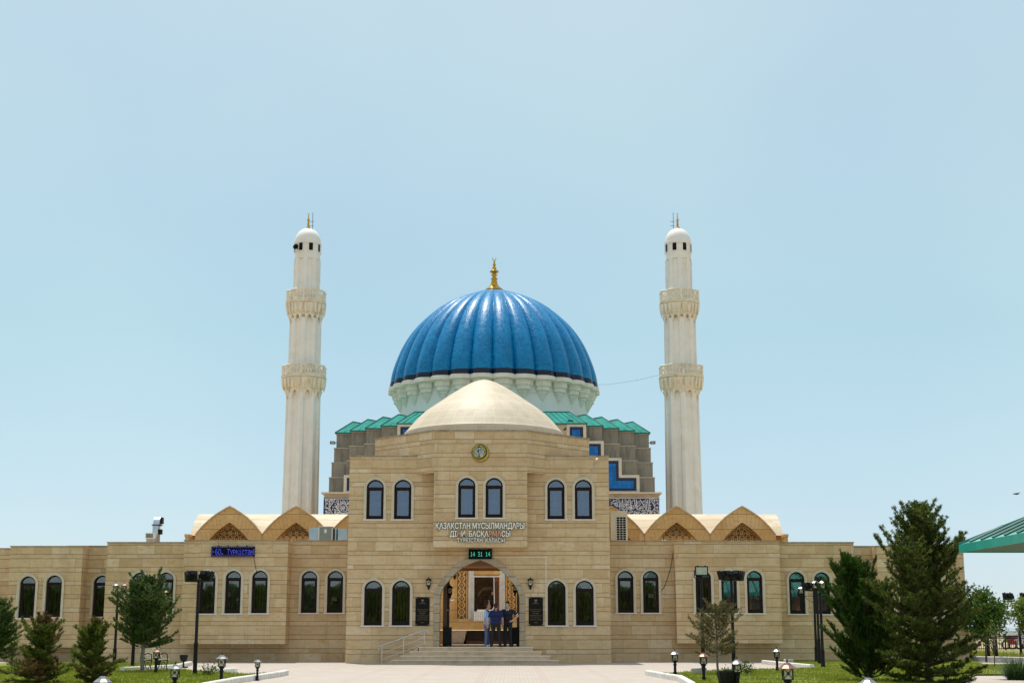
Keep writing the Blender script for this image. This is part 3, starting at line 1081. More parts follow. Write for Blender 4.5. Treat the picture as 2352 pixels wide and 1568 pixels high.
# the wings: (u0, u1, depth, v of the top, z of the underside, windows)
Y1 = 60.5
wings = [
    (-130, 17, 61.4, 1260, 0, []),
    (17, 184, 60.7, 1255, zat(1486, 60.7), [(62, 1320, 1418.5), (122.5, 1319, 1416.5)]),
    (150, 300, 61.6, 1254.5, 0, [(232, 1319, 1415.5)]),
    (240, 432, Y1, 1246, 0, [(319.5, 1312, 1410.5), (379.5, 1311.5, 1410)]),
    (418, 658, 59.5, 1241.5, zat(1478, 59.5), [(476, 1308, 1408.5), (535, 1307.5, 1408), (596, 1307, 1407.5)]),
    (432, 830, Y1, 1242, 0, [(710, 1308, 1406.8), (769.5, 1308, 1406.5)]),
    (1370, 1790, Y1, 1242.5, 0, [(1437, 1308, 1406.5), (1495, 1308.5, 1406.5)]),
    (1553, 1794, 59.8, 1243, zat(1476.5, 59.8), [(1616, 1309.5, 1407), (1675, 1309.5, 1407), (1734, 1310, 1407.5)]),
    (1790, 1966, Y1, 1246, 0, [(1831, 1310.5, 1409), (1889, 1311, 1409.5)]),
    (1950, 2040, 61.6, 1255, 0, []),
    (2019, 2219, 60.7, 1254.5, 0, [(2085, 1317, 1415), (2145, 1317, 1415)]),
]
cyc = ['curtain_dark', 'curtain_dark', 'curtain_dark', 'curtain_dark', 'curtain_green', 'curtain_dark', 'curtain_grey', 'curtain_green', 'curtain_grey', 'curtain_dark',
       'curtain_dark', 'curtain_dark', 'curtain_dark', 'curtain_grey', 'curtain_dark', 'curtain_dark', 'curtain_grey', 'curtain_dark', 'curtain_dark']
ci = 0
for u0, u1, Y, vt, zb, wins in wings:
    x0, x1, zt = xat(u0, Y, 1370), xat(u1, Y, 1370), zat(vt, Y)
    hl = []
    for u, a, b in wins:
        cx, zs, W, H = winspec(u, a, b, 46, Y)
        right = u > 1176
        hl.append(window(hall, cx, Y, zs, round(W, 2), 1.82, cyc[ci % len(cyc)], 'glass'))
        ci += 1
    mb = MB()
    wall_front(mb, x0, x1, zb, zt, Y, hl)
    yb = 63.0
    quad(mb, (x0, yb, zb), (x0, Y, zb), (x0, Y, zt), (x0, yb, zt))
    quad(mb, (x1, Y, zb), (x1, yb, zb), (x1, yb, zt), (x1, Y, zt))
    if zb > 0:
        quad(mb, (x0, yb - 1, zb), (x1, yb - 1, zb), (x1, Y, zb), (x0, Y, zb))
        if u0 < 240:
            wall_front(mb, x0 - 1, x1 + 0.5, 0, zb + 0.2, Y + 0.85, [])
    quad(mb, (x0, Y + 0.25, zt - 0.3), (x1, Y + 0.25, zt - 0.3), (x1, yb, zt - 0.3), (x0, yb, zt - 0.3))
    quad(mb, (x1, Y + 0.25, zt - 0.3), (x0, Y + 0.25, zt - 0.3), (x0, Y + 0.25, zt), (x1, Y + 0.25, zt))
    mb.build('wing_wall', M['facade'], hall)
    mb = MB()
    mb.box(x0 - 0.03, x1 + 0.03, Y - 0.035, Y + 0.27, zt, zt + 0.04)
    mb.build('coping', M['coping'], hall)
XL, XR = xat(-130, Y1, 1370), xat(2219, 60.7, 1370)
mb = MB()
for a, b in ((XL, BX0 - 0.01), (BX1 + 0.01, XR)):
    zr = zat(1262, Y1) - 0.1
    mb.box(a, b, 62.0, 65.6, zr - 0.2, zr)
mb.build('roof', M['coping'], hall)
mb = MB()
for a, b in ((XL, BX0 - 0.01), (BX1 + 0.01, XR)):
    mb.box(a, b, 65.4, 65.59, 0, zr - 0.21)
    mb.box(a, b, 62.5, 62.7, 0.0, zr - 0.21)
for x in (XL, XR - 0.1):
    mb.box(x, x + 0.1, 60.71, 65.3, 0, zat(1256, 60.7) - 0.01)
mb.build('rear_wall', M['facade'], hall)

# ------------------------------------------------------------------ steps, ramp and handrail
st = thing('entrance_steps', 'four pale granite steps with a side ramp, leading up to the arched portal', 'steps', (PX, 57, 0))
yl = 57.25
sx0, sx1 = P(962, 1490, yl).x, P(1224, 1490, yl).x
mb = MB()
tops = MB()
for k in range(4):
    e = 0.325 * k
    z1 = DZ - 0.16 * k
    yf = yl - 0.31 * k
    mb.box(sx0 - e, sx1 + e, yf + 0.02, Y0 - 0.002, z1 - 0.16 + (0.001 if k < 3 else 0), z1 - 0.035)
    tops.box(sx0 - e - 0.02, sx1 + e + 0.02, yf - 0.015, Y0 - 0.033 if k == 0 else yf + 0.33, z1 - 0.035, z1)
mb.build('riser', M['step'], st)
tops.build('tread', M['tread'], st)
mb = MB()
rx0 = P(886, 1518, 57.2).x
rx1 = sx0 - 0.04
mb.add([(rx0, 57.35, 0), (rx1, 57.35, 0), (rx1, 57.35, DZ - 0.02), (rx0, 57.35, 0.02), (rx0, Y0 - 0.004, 0), (rx1, Y0 - 0.004, 0), (rx1, Y0 - 0.004, DZ - 0.02), (rx0, Y0 - 0.004, 0.02)],
       [(0, 1, 2, 3), (3, 2, 6, 7), (0, 3, 7, 4), (1, 5, 6, 2), (4, 7, 6, 5), (0, 4, 5, 1)])
mb.build('ramp', M['step'], st)
YR = 57.45
rail = thing('handrail', 'brushed steel handrail sloping up beside the ramp left of the entrance', 'handrail', (P(868, 1500, YR).x, YR, 0))
ha, hb = P(869, 1485, YR), P(976, 1446, YR)
mb = MB()
mb.tube([ha + Vector((0.03, 0, -0.10)), ha, hb, hb + Vector((0.08, 0, 0.0)), hb + Vector((0.13, 0, -0.04)), hb + Vector((0.12, 0, -0.09))], 0.026, 8)
mb.build('top_rail', M['steel'], rail)
mb = MB()
for d in (0.26, 0.50):
    mb.tube([ha + Vector((0.1, 0, -d)), hb + Vector((0.06, 0, -d))], 0.011, 6)
mb.build('lower_rail', M['steel'], rail)
for u, vf in ((877, 1517.5), (926.5, 1499), (974.5, 1482)):
    x = P(u, vf, YR).x
    t = (x - ha.x) / (hb.x - ha.x)
    zt_ = ha.z + (hb.z - ha.z) * t
    mb = MB()
    zf = max(0.0, (x - rx0) / (rx1 - rx0) * DZ - 0.01)
    mb.tube([(x, YR, max(0, zf)), (x, YR, zt_)], 0.02, 8)
    mb.build('post', M['steel'], rail)

# ------------------------------------------------------------------ vaulted arcades behind the wings
GPROF = [(1.0, 0.0), (0.90, 0.155), (0.79, 0.31), (0.67, 0.455), (0.545, 0.585), (0.43, 0.69), (0.31, 0.79), (0.15, 0.905), (0.0, 1.0)]
YA = 67.0
def arcade(name, label, centres, ends, open_idx):
    root = thing(name, label, 'arcade', ((ends[0] + ends[1]) / 2, YA, 0), 'vaulted arcades behind the wings')
    zs, za = zat(1227, YA), zat(1163.5, YA)
    hw = (centres[1] - centres[0]) / 2 - 0.02
    depth = 1.75
    zi_s, zi_a = zat(1262, YA), zat(1199, YA)
    hi = hw * 0.80
    zbase = 1.26
    for k, cx in enumerate(centres):
        out = [(cx + x, z) for x, z in curve_lr(GPROF, hw, zs, za - zs)]
        inn = [(cx + x, z) for x, z in curve_lr(GPROF, hi, zi_s, zi_a - zi_s)]
        mb = MB()
        mb.ring_y(out, inn, YA, YA + 0.45, closed=False)
        for s in (-1, 1):
            a, b = sorted((cx + s * hi, cx + s * (hw + 0.03)))
            mb.box(a, b, YA + 0.001, YA + 0.449, zbase, zs if False else zi_s)
        # spandrel between pier head and springing
        for s in (-1, 1):
            mb.add([(cx + s * hi, YA + 0.0005, zi_s), (cx + s * (hw + 0.03), YA + 0.0005, zi_s), (cx + s * (hw + 0.03), YA + 0.0005, zs), (cx + s * hw, YA + 0.0005, zs)],
                   [(0, 1, 2, 3) if s > 0 else (3, 2, 1, 0)])
        # joints of the voussoirs, as fine dark grooves set in stone strips
        mb.build('gable', M['golden'], root)
        for s in (-1, 1):
            jm = MB()
            for j in range(1, len(GPROF) - 1):
                po = (cx + s * GPROF[j][0] * hw * 0.99, zs + GPROF[j][1] * (za - zs) - 0.01)
                pi = (cx + s * GPROF[j][0] * hi, zi_s + GPROF[j][1] * (zi_a - zi_s) + 0.02)
                jm.ribbon_y([po, pi], 0.014, YA - 0.002, YA + 0.01)
            jm.build('voussoir_joint', M['coping'], root)
        # rim moulding along the gable
        rm = MB()
        rim = [(cx + x, z) for x, z in curve_lr(GPROF, hw + 0.05, zs, za - zs + 0.06)]
        rm.ring_y(rim, out, YA - 0.05, YA + 0.5, closed=False)
        rm.build('rim', M['vault'], root)
        # pierced screen
        lm = MB()
        sp = 0.30
        rows = int((zi_a - zi_s) / (sp * 0.866)) + 2
        for r in range(rows):
            z = zat(1244, YA) - 0.1 + r * sp * 0.866
            for c in range(-7, 8):
                x = cx + (c + 0.5 * (r % 2)) * sp
                t = max(0, (z - zi_s) / (zi_a - zi_s))
                lim = 0
                for (a0, b0), (a1, b1) in zip(GPROF[:-1], GPROF[1:]):
                    if b0 <= t <= b1:
                        lim = hi * (a0 + (a1 - a0) * (t - b0) / (b1 - b0))
                if abs(x - cx) > lim - 0.02: continue
                def ring(ro, ri, nn=12, ph=0.0):
                    A = [(x + ro * math.cos(2 * math.pi * q / nn + ph), z + ro * math.sin(2 * math.pi * q / nn + ph)) for q in range(nn)]
                    B = [(x + ri * math.cos(2 * math.pi * q / nn + ph), z + ri * math.sin(2 * math.pi * q / nn + ph)) for q in range(nn)]
                    return A, B
                lm.ring_y(*ring(0.185, 0.145), YA + 0.30, YA + 0.36)
                lm.ring_y(*ring(0.085, 0.05, 6, 0.3), YA + 0.302, YA + 0.358)
        lm.build('lattice', M['golden'], root)
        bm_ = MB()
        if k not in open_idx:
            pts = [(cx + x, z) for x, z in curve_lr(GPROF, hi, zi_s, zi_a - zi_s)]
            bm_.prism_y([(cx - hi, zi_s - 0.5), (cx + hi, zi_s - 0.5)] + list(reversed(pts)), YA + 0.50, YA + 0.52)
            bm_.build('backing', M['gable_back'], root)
        # cross vault
        vb = MB()
        o2 = [(cx + x, z) for x, z in curve_lr(GPROF, hw, zs, za - zs - 0.02)]
        nn = len(o2)
        vb.add([(x, YA + 0.45, z) for x, z in o2] + [(x, YA + 2 * depth, z) for x, z in o2], [(i + 1, i, nn + i, nn + i + 1) for i in range(nn - 1)])
        vb.build('cross_vault', M['vault'], root)
    mb = MB()
    yc = YA + depth + 0.62
    pr = curve_lr(GPROF, depth - 0.02, zs, za - zs - 0.16)
    a, b = ends
    nn = len(pr)
    mb.add([(a, yc + y, z) for y, z in pr] + [(b, yc + y, z) for y, z in pr], [(i, i + 1, nn + i + 1, nn + i) for i in range(nn - 1)])
    mb.add([(a, yc + y, z) for y, z in pr], [tuple(range(nn - 1, -1, -1))])
    mb.add([(b, yc + y, z) for y, z in pr], [tuple(range(nn))])
    mb.build('barrel_vault', M['vault'], root)
    for x in (a, b):
        mb = MB()
        mb.box(x - 0.11, x + 0.11, YA - 0.03, YA + 2 * depth, zs - 0.10, zs + 0.02)
        mb.build('cornice', M['golden'], root)
    for x in (a, b):
        mb = MB()
        mb.box(x - 0.09, x + 0.09, YA + 0.03, YA + 2 * depth, 1.0, zs - 0.101)
        mb.build('end_wall', M['golden'], root)
    mb = MB()
    mb.box(a + 0.1, b - 0.1, YA + 0.2, YA + 2 * depth, 0.9, 1.25)
    mb.build('plinth', M['golden'], root)
    for cx in centres:
        mb = MB()
        mb.tube([(cx + hw, YA + 2 * depth - 0.2, 1.0), (cx + hw, YA + 2 * depth - 0.2, zs)], 0.16, 10)
        mb.build('column', M['golden'], root)
    return root
gx = lambda u: P(u, 1190, YA).x
arcade('arcade', 'left row of pointed vault gables with pierced screens above the left wing', [gx(527), gx(680), gx(833)], (gx(431), gx(915)), (1,))
arcade('arcade', 'right row of pointed vault gables with pierced screens above the right wing', [gx(1404), gx(1554.5), gx(1705)], (gx(1325), gx(1804)), (1,))

# ------------------------------------------------------------------ domed mosque behind
YF = 93.0
WF, WB, SB = 10.95, 10.80, 1.152
MCY = YF + WF
mosque = thing('mosque', 'large mosque with ribbed blue tiled dome and stepped grey corners behind the stone building', 'mosque', (AX, MCY, 0))
zfb, zft = zat(1188, YF), zat(1143, YF)
zc0 = zat(1130, YF)
mb = MB()
x0, x1 = AX - WF, AX + WF
mb.box(x0, x1, YF, YF + 2 * WF, 0.0, zfb - 0.25)
mb.build('base_wall', M['facade'], mosque)
mb = MB()
mb.box(x0 - 0.12, x1 + 0.12, YF - 0.12, YF + 2 * WF + 0.12, zfb - 0.25, zfb - 0.17)
mb.box(x0 + 0.02, x1 - 0.02, YF + 0.02, YF + 2 * WF - 0.02, zfb - 0.17, zc0 - 0.10)
mb.box(x0 - 0.02, x1 + 0.02, YF - 0.02, YF + 0.01, zft + 0.02, zft + 0.06)
mb.box(x0 - 0.02, x1 + 0.02, YF - 0.02, YF + 0.01, zfb - 0.08, zfb - 0.04)
mb.build('frieze_band', M['facade_plain'], mosque)
mb = MB()
mb.box(x0 - 0.16, x1 + 0.16, YF - 0.16, YF + 2 * WF + 0.16, zc0 - 0.10, zc0)
mb.build('cornice', M['frieze_border'], mosque)
mb = MB()
mb.box(x0, x1, YF - 0.012, YF + 0.015, zfb - 0.02, zft)
fr_panel = mb.build('inscription_frieze', M['navy_flat'], mosque)
# inscription strokes, traced on the flat tile panel: (zoom origin, scale) of the survey crops
def trace(strokes, ox, oy, sc, w):
    mb = MB()
    for s in strokes:
        ww = w
        if isinstance(s[0], (int, float)):
            ww = w * s[0]; s = s[1:]
        pts = []
        for a, b in s:
            p = P((ox + a / sc) * 0.6125, (oy + b / sc) * 0.6125, YF - 0.02)
            pts.append((p.x, p.z))
        if len(pts) == 1:
            x, z = pts[0]
            mb.ribbon_y([(x - 0.025, z), (x + 0.025, z)], 0.05, YF - 0.03, YF - 0.011)
        else:
            mb.ribbon_y(pts, ww, YF - 0.03, YF - 0.011)
    return mb
def arc(cx, cy, rx, ry, a0, a1, n=8):
    return [(cx + rx * math.cos(math.radians(a0 + (a1 - a0) * i / n)), cy + ry * math.sin(math.radians(a0 + (a1 - a0) * i / n))) for i in range(n + 1)]
left_strokes = [
    [(240, 275), (1570, 275)], [(240, 1272), (1400, 1272)],
    [(800, 290), (740, 380), (690, 480), (640, 560), (560, 650), (510, 770), (560, 880), (620, 990), (680, 1110), (720, 1200), (770, 1265)],
    [(290, 290), (290, 400), (330, 470), (300, 620), (330, 650)], [(290, 395), (370, 310)], [(400, 330), (380, 370), (420, 400), (470, 360), (500, 420), (490, 480)],
    [(540, 300), (535, 450)], [(540, 310), (620, 290), (690, 360), (620, 420), (600, 460)], [(575, 340), (640, 350)],
    [(500, 480), (490, 560), (530, 575), (555, 525), (605, 525)], [(330, 560), (380, 540), (440, 545)], [(330, 640), (320, 590), (400, 480)],
    arc(480, 660, 40, 35, -120, 140), [(460, 590), (490, 625)], [(270, 660), (290, 720), (260, 800)], [2.2, (320, 770), (400, 770)], [(400, 770), (500, 770)],
    [(280, 900), (320, 960), (330, 1060), (265, 1150), (330, 1240)], [(330, 890), (370, 960), (430, 1000)], arc(470, 880, 40, 35, 180, 400), [(460, 950), (480, 910)],
    [(340, 1050), (370, 1090), (440, 1060), (470, 1100), (450, 1160), (350, 1190)], [(480, 980), (490, 1060)], [(500, 990), (540, 1010), (580, 1015)], [(520, 1090), (500, 1240)],
    [(560, 1100), (580, 1150), (640, 1180), (620, 1240), (540, 1250)],
    [(975, 340), (985, 500), (985, 650), (1000, 760), (1060, 800), (1120, 740), (1150, 640), (1150, 620)],
    [(1050, 500), (1340, 380)], [1.3, (860, 690), (880, 660), (1100, 560), (1385, 450), (1370, 520), (1300, 600)],
    [1.5, (862, 690), (900, 760), (1060, 960), (1140, 1045), (1200, 1035), (1260, 1050), (1340, 1030), (1440, 1025), (1530, 990)],
    [1.3, (1370, 610), (1540, 520)], [1.3, (1370, 620), (1440, 720), (1530, 830)], [(1440, 500), (1540, 460)],
    [1.3] + arc(1265, 740, 50, 55, 90, 330) + [(1330, 760), (1270, 820), (1200, 810), (1140, 760)], [1.5, (1110, 820), (1140, 880), (1180, 920)],
    [(1050, 650), (1080, 700), (1110, 650)], [(1120, 700), (1110, 760)],
    [1.3, (780, 870), (840, 930), (850, 1010), (810, 1060), (770, 1030), (800, 950), (880, 880)],
    [1.3] + arc(970, 1030, 45, 40, 60, 330) + [(1040, 1040), (1060, 980)], [1.3, (1010, 1080), (960, 1150), (880, 1200), (810, 1200), (775, 1150), (775, 1090)],
    [1.8, (830, 1140), (920, 1080)], [(780, 545), (830, 560), (800, 610)], [(800, 640), (805, 750)], [(660, 690), (720, 700), (690, 760)], [(680, 800), (690, 900)],
    [(880, 460), (930, 520), (935, 600)], [(870, 360), (900, 410), (935, 365)], [(1075, 340), (1110, 420)], [(800, 420), (800, 480)], [(1380, 830), (1440, 820), (1400, 870)], [(1350, 940), (1460, 900), (1540, 870)],
    [(1075, 1100), (1105, 1220)], [(900, 900), (960, 910)], [(1440, 430), (1455, 350)],
    [(1217, 350)], [(1235, 590)], [(1270, 880)], [(1240, 940)], [(1300, 940)], [(785, 835)], [(850, 830)], [(1195, 1120)], [(1495, 670)], [(930, 715)],
]
right_strokes = [
    [(150, 172), (2080, 172)], [(1000, 885), (2080, 885)], [(2070, 172), (2070, 885)],
    [(1700, 180), (1760, 280), (1830, 380), (1890, 500), (1920, 530), (1870, 580), (1820, 660), (1780, 740), (1740, 840), (1700, 885)],
    [1.2, (520, 215), (565, 610)], [1.2, (655, 215), (690, 650)], [1.2, (785, 215), (815, 650)], [1.3, (945, 215), (975, 480), (990, 680)],
    [1.3, (1120, 215), (1140, 450), (1190, 570), (1280, 580), (1380, 560), (1470, 540), (1440, 490), (1380, 490), (1300, 560)], [1.2, (1190, 215), (1215, 450), (1225, 640)],
    [1.4, (1330, 225), (1450, 410), (1580, 600), (1640, 690)], [1.2, (1550, 215), (1580, 560), (1570, 600), (1500, 640), (1440, 610)], [1.2, (1620, 225), (1655, 640), (1620, 740), (1540, 800)],
    [1.2, (1680, 215), (1715, 600)], [1.4] + arc(1720, 670, 35, 35, 20, 330) + [(1760, 690), (1740, 750), (1640, 820), (1540, 850)],
    [1.3, (1080, 440), (1105, 560), (1060, 600), (1030, 560), (1010, 420)], [1.3, (1010, 500), (1000, 590), (950, 600), (935, 470)], [1.3, (935, 480), (900, 580), (870, 600), (850, 520), (880, 480), (920, 560)],
    [1.3, (1180, 400), (1200, 480), (1260, 490), (1320, 440), (1340, 380), (1310, 320)], [(1230, 340), (1270, 390)], [(1220, 320), (1310, 285)], [(1160, 350), (1200, 330)],
    [1.5, (930, 425), (800, 400), (720, 390), (700, 400)], [1.3, (900, 420), (760, 460), (640, 475), (500, 480), (470, 440)], [1.4] + arc(410, 400, 55, 55, -40, 300) + [(340, 440), (460, 430)],
    [(200, 350), (490, 205)], [(205, 410), (340, 345)], [(580, 360), (640, 335)], [(830, 350), (920, 310)], [(820, 310), (900, 265)], [(980, 325), (1070, 265)], [(1415, 310), (1515, 260)], [(1460, 410), (1530, 385)],
    [1.4, (1440, 620), (1390, 690), (1480, 690), (1590, 690), (1480, 740), (1380, 770), (1290, 840), (1245, 830), (1250, 760), (1290, 700)],
    [1.4, (1245, 690), (1200, 700), (1215, 790), (1180, 740), (1130, 660), (1090, 720), (1140, 760), (1050, 800), (960, 835), (920, 810), (920, 760)],
    [1.4, (1050, 650), (1045, 700), (980, 720), (860, 735)], [(930, 620), (935, 670)], [1.4, (730, 640), (745, 590), (800, 560), (840, 640)], [(1270, 640), (1340, 615)], [(1680, 575), (1755, 540)],
    arc(600, 385, 25, 25, 0, 300), [(590, 430), (620, 450)], [(430, 270), (440, 300)], [(440, 340), (500, 310)], [(290, 230), (330, 240), (310, 270)], [(200, 250), (215, 220)],
    [(1000, 380), (1005, 350), (1020, 380), (1025, 350), (1040, 380)], [(900, 215), (890, 260)], [(1060, 215), (1085, 240)], [(1500, 330), (1470, 310)], [(1480, 340), (1510, 320)], [(620, 520), (640, 560), (630, 610)], [(700, 310), (740, 330)],
    [(1770, 230), (1800, 190), (1870, 200), (1880, 270), (1840, 300)], [(1780, 240), (1820, 230), (1830, 290)], [(1830, 350), (1890, 360), (1900, 250), (1960, 220), (2040, 260), (2000, 330), (2040, 400)],
    [(1930, 240), (1980, 260), (1960, 300)], [(1940, 370), (2000, 380), (2030, 430)], arc(1910, 440, 30, 30, 90, 360), [2.0, (1960, 520), (2030, 520)], [(1920, 525), (1970, 520)],
    arc(1915, 610, 30, 30, 0, 270), [(1970, 540), (2010, 640), (2040, 700), (2060, 780), (2010, 850)], [(1980, 640), (1950, 690), (2020, 690)], [(1910, 680), (1900, 760), (1960, 790), (2020, 750)],
    [(1840, 700), (1900, 690)], [(1890, 700), (1880, 860), (1810, 850), (1790, 800), (1840, 780)], [(1830, 800), (1850, 840)],
    [(1340, 385)], [(1360, 625)], [(1440, 610)], [(1300, 690)], [(1325, 735)], [(1400, 820)], [(1490, 825)], [(1480, 770)], [(730, 235)], [(1545, 620)], [(415, 480)], [(450, 505)], [(1600, 330)], [(1740, 450)], [(1730, 330)], [(1535, 450)], [(880, 370)], [(740, 510)], [(600, 300)],
]
trace(left_strokes, 1200, 1850, 1711 / 120.0, 0.045).build('inscription_lettering', M['white_tile'], mosque)
trace(right_strokes, 2270, 1850, 2352 / 230.0, 0.033).build('inscription_lettering', M['white_tile'], mosque)

def footprint(k, W, s):
    """square of half width W whose corners are cut back in k steps; counter-clockwise from the front left"""
    c = []
    a, b = W - k * s, -W
    right = [(a, b)]
    for i in range(k):
        right.append((a, b + s)); a += s; b += s
        right.append((a, b))
    out = []
    for q in range(4):
        ca, sa = round(math.cos(q * math.pi / 2)), round(math.sin(q * math.pi / 2))
        out += [(AX + x * ca - y * sa, MCY + x * sa + y * ca) for x, y in right]
    return out
DZL = SB * 0.972
levels = [zc0 + DZL * i for i in range(5)]
for k in range(1, 5):
    mb = MB()
    z0_, z1_ = levels[k - 1], levels[k]
    mb.prism_z(footprint(k, WB, SB), z0_, z1_ - 0.055)
    mb.build('stepped_corner', M['stepbox'], mosque)
    mb = MB()
    mb.prism_z(footprint(k, WB + 0.035, SB), z1_ - 0.055, z1_)
    mb.build('step_cap', M['step_cap'], mosque)
# front panels: plain stone, framed stepped ribbon of blue tile
mbw = MB()
yw = MCY - WB
fw = 0.20
def edge(k): return WB - k * SB
for sgn in (-1, 1):
    X = lambda d: AX + sgn * d
    mbc, mbn, mbb = MB(), MB(), MB()
    for k in range(1, 5):
        z0_, z1_ = levels[k - 1], levels[k]
        e = edge(k)
        inner = edge(min(4, k + 1)) - 1.25
        lo = 0.0 if k == 1 else -0.55
        mbc.box(X(inner), X(e + 0.035), yw - 0.06 - 0.002 * k, yw - 0.04, z0_ + (0.001 if k > 1 else 0), z1_ + 0.02 - (0 if k < 4 else 0.02))
        mbn.box(X(inner + 0.2), X(e - 0.17), yw - 0.085 - 0.002 * k, yw - 0.069, z0_ + (0.10 if k == 1 else -0.32), z1_ - 0.17)
        mbb.box(X(inner + 0.34), X(e - 0.36), yw - 0.110 - 0.002 * k, yw - 0.094, z0_ + (0.26 if k == 1 else -0.50), z1_ - 0.36)
    mbc.build('panel_frame', M['frieze_border'], mosque)
    mbn.build('panel_border', M['navy'], mosque)
    mbb.build('tile_panel', M['bright'], mosque)
for k in range(1, 5):
    mbw.box(AX - edge(k) + 0.01, AX + edge(k) - 0.01, yw - 0.035, yw + 0.01, levels[k - 1] + 0.002, levels[k] - 0.06)
mbw.build('front_wall', M['facade_plain'], mosque)
# folded roof
ze = levels[4]
RD, RH = 1.10, 0.80
fo = footprint(4, WB + 0.10, SB)
def inset(d):
    c = []
    a, b = WB + 0.10 - 4 * SB - d, -(WB + 0.10) + d
    right = [(a, b)]
    for i in range(4):
        right.append((a, b + SB)); a += SB; b += SB
        right.append((a, b))
    out = []
    for q in range(4):
        ca, sa = round(math.cos(q * math.pi / 2)), round(math.sin(q * math.pi / 2))
        out += [(AX + x * ca - y * sa, MCY + x * sa + y * ca) for x, y in right]
    return out
fi = inset(RD)
n = len(fo)
mb = MB()
# the outer corners of the zigzag rise to peaks, the inner ones stay lower
cv = [1.0 + (0.14 if i % 9 % 2 == 0 else -0.12) for i in range(n)]
hz = [ze + 0.06 + RH * c for c in cv]
vs_ = [(x, y, ze + 0.06) for x, y in fo] + [(x, y, h) for (x, y), h in zip(fi, hz)]
fs_ = []
for i in range(n):
    j = (i + 1) % n
    if cv[i] > cv[j]:
        fs_ += [(i, j, n + i), (j, n + j, n + i)]
    else:
        fs_ += [(i, j, n + j), (i, n + j, n + i)]
fin = inset(RD + 0.5)
vs_ += [(x, y, ze + 0.06 + RH * 0.75) for x, y in fin]
fs_ += [(n + i, n + (i + 1) % n, 2 * n + (i + 1) % n, 2 * n + i) for i in range(n)] + [tuple(range(2 * n, 3 * n))]
mb.add(vs_, fs_)
mb.add([(x, y, ze) for x, y in fo] + [(x, y, ze + 0.06) for x, y in fo], [(i, (i + 1) % n, n + (i + 1) % n, n + i) for i in range(n)])
M['teal_mosque'] = plain('teal roof sheet', (0.016, 0.27, 0.225), 0.75, var=0.25, scale=1.2, spec=0.15)
roof = mb.build('roof', M['teal_mosque'], mosque)
mb = MB()
for i in range(n):
    p0, p1 = Vector((*fo[i], ze + 0.06)), Vector((*fi[i], hz[i]))
    mb.tube([p0 + Vector((0, 0, 0.02)), p1 + Vector((0, 0, 0.02))], 0.035, 5)
    j = (i + 1) % n
    q0, q1 = Vector((*fo[j], ze + 0.06)), Vector((*fi[j], hz[j]))
    mb.tube([p1 + Vector((0, 0, 0.02)), q1 + Vector((0, 0, 0.02))], 0.035, 5)
    mb.tube([p0 + Vector((0, 0, 0.0)), q0 + Vector((0, 0, 0.0))], 0.03, 5)
    L = (q0 - p0).length
    m = max(2, int(L / 0.40))
    for k in range(1, m):
        t = k / m
        a, b = p0.lerp(q0, t), p1.lerp(q1, t)
        mb.tube([a + Vector((0, 0, 0.015)), b + Vector((0, 0, 0.015))], 0.016, 4)
mb.build('roof_seam', M['teal_dark'], roof)

# dome
NL = 30
dprof_px = [(842, 1150), (840, 1130), (837, 1110), (822, 1030), (787, 930), (737, 820), (667, 710), (577, 610), (457, 510), (317, 430), (157, 370), (70, 346), (0, 338)]
DY = MCY
dp = []
for hwz, y in dprof_px:
    p0 = P(1135, v6(y), DY)
    dp.append((max(0.02, P(1135 + hwz / 2.148 * 0.6125, v6(y), DY).x - p0.x), p0.z))
PH0 = -math.pi / 2
def lobe(t, k=0):
    f = ((t - PH0) * NL / (2 * math.pi)) % 1.0
    f = 2 * f - 1
    return 1.0 - 0.038 * f * f - 0.020 * abs(f) ** 8
zband = dp[2][1]
body = resample(dp[2:], 6)
M['dome_tile'] = tile('dome blue glazed tile', (0.001, 0.168, 0.40), (0.002, 0.24, 0.52), 0.16, 0.32, bump=0.30, cx=AX, cy=DY, nrad=300, glint=0.9, joint=(0.003, 0.03, 0.10))
M['navy_band'] = tile('navy band tile', (0.002, 0.003, 0.018), (0.005, 0.008, 0.03), 0.13, 0.2, bump=0.2, cx=AX, cy=DY, nrad=360, joint=(0.16, 0.17, 0.2))
mb = MB()
mb.lathe(body, (AX, DY, 0), NL * 10, lobe)
dome = mb.build('dome', M['dome_tile'], mosque)
smooth_by_angle(dome, 30)
mb = MB()
mb.lathe([(dp[0][0] * 1.0, dp[0][1]), (dp[1][0] * 1.002, dp[1][1]), (dp[2][0] * 1.0, dp[2][1])], (AX, DY, 0), NL * 10, lobe, caps=False)
smooth_by_angle(mb.build('dome_band', M['navy_band'], mosque), 30)
zr = dp[0][1]
RDM = dp[0][0]
mb = MB()
zk = zat(v6(1185), DY)
mb.lathe([(6.9, zk - 0.02), (RDM * 1.003, zk), (RDM * 1.012, zk + 0.04), (RDM * 1.012, zr - 0.03), (RDM * 1.003, zr)], (AX, DY, 0), NL * 10, lobe, caps=False)
smooth_by_angle(mb.build('dome_cornice', M['corbel'], mosque), 30)
DR = 6.88
mb = MB()
zd0 = ze + 0.3
mb.lathe([(DR + 0.25, zd0), (DR + 0.25, ze + 1.05), (DR + 0.12, ze + 1.12), (DR + 0.12, ze + 1.2), (DR, ze + 1.26), (DR, zk + 0.1)], (AX, DY, 0), 120, caps=False)
smooth_by_angle(mb.build('drum', M['drum'], mosque), 30)
cb_me = None
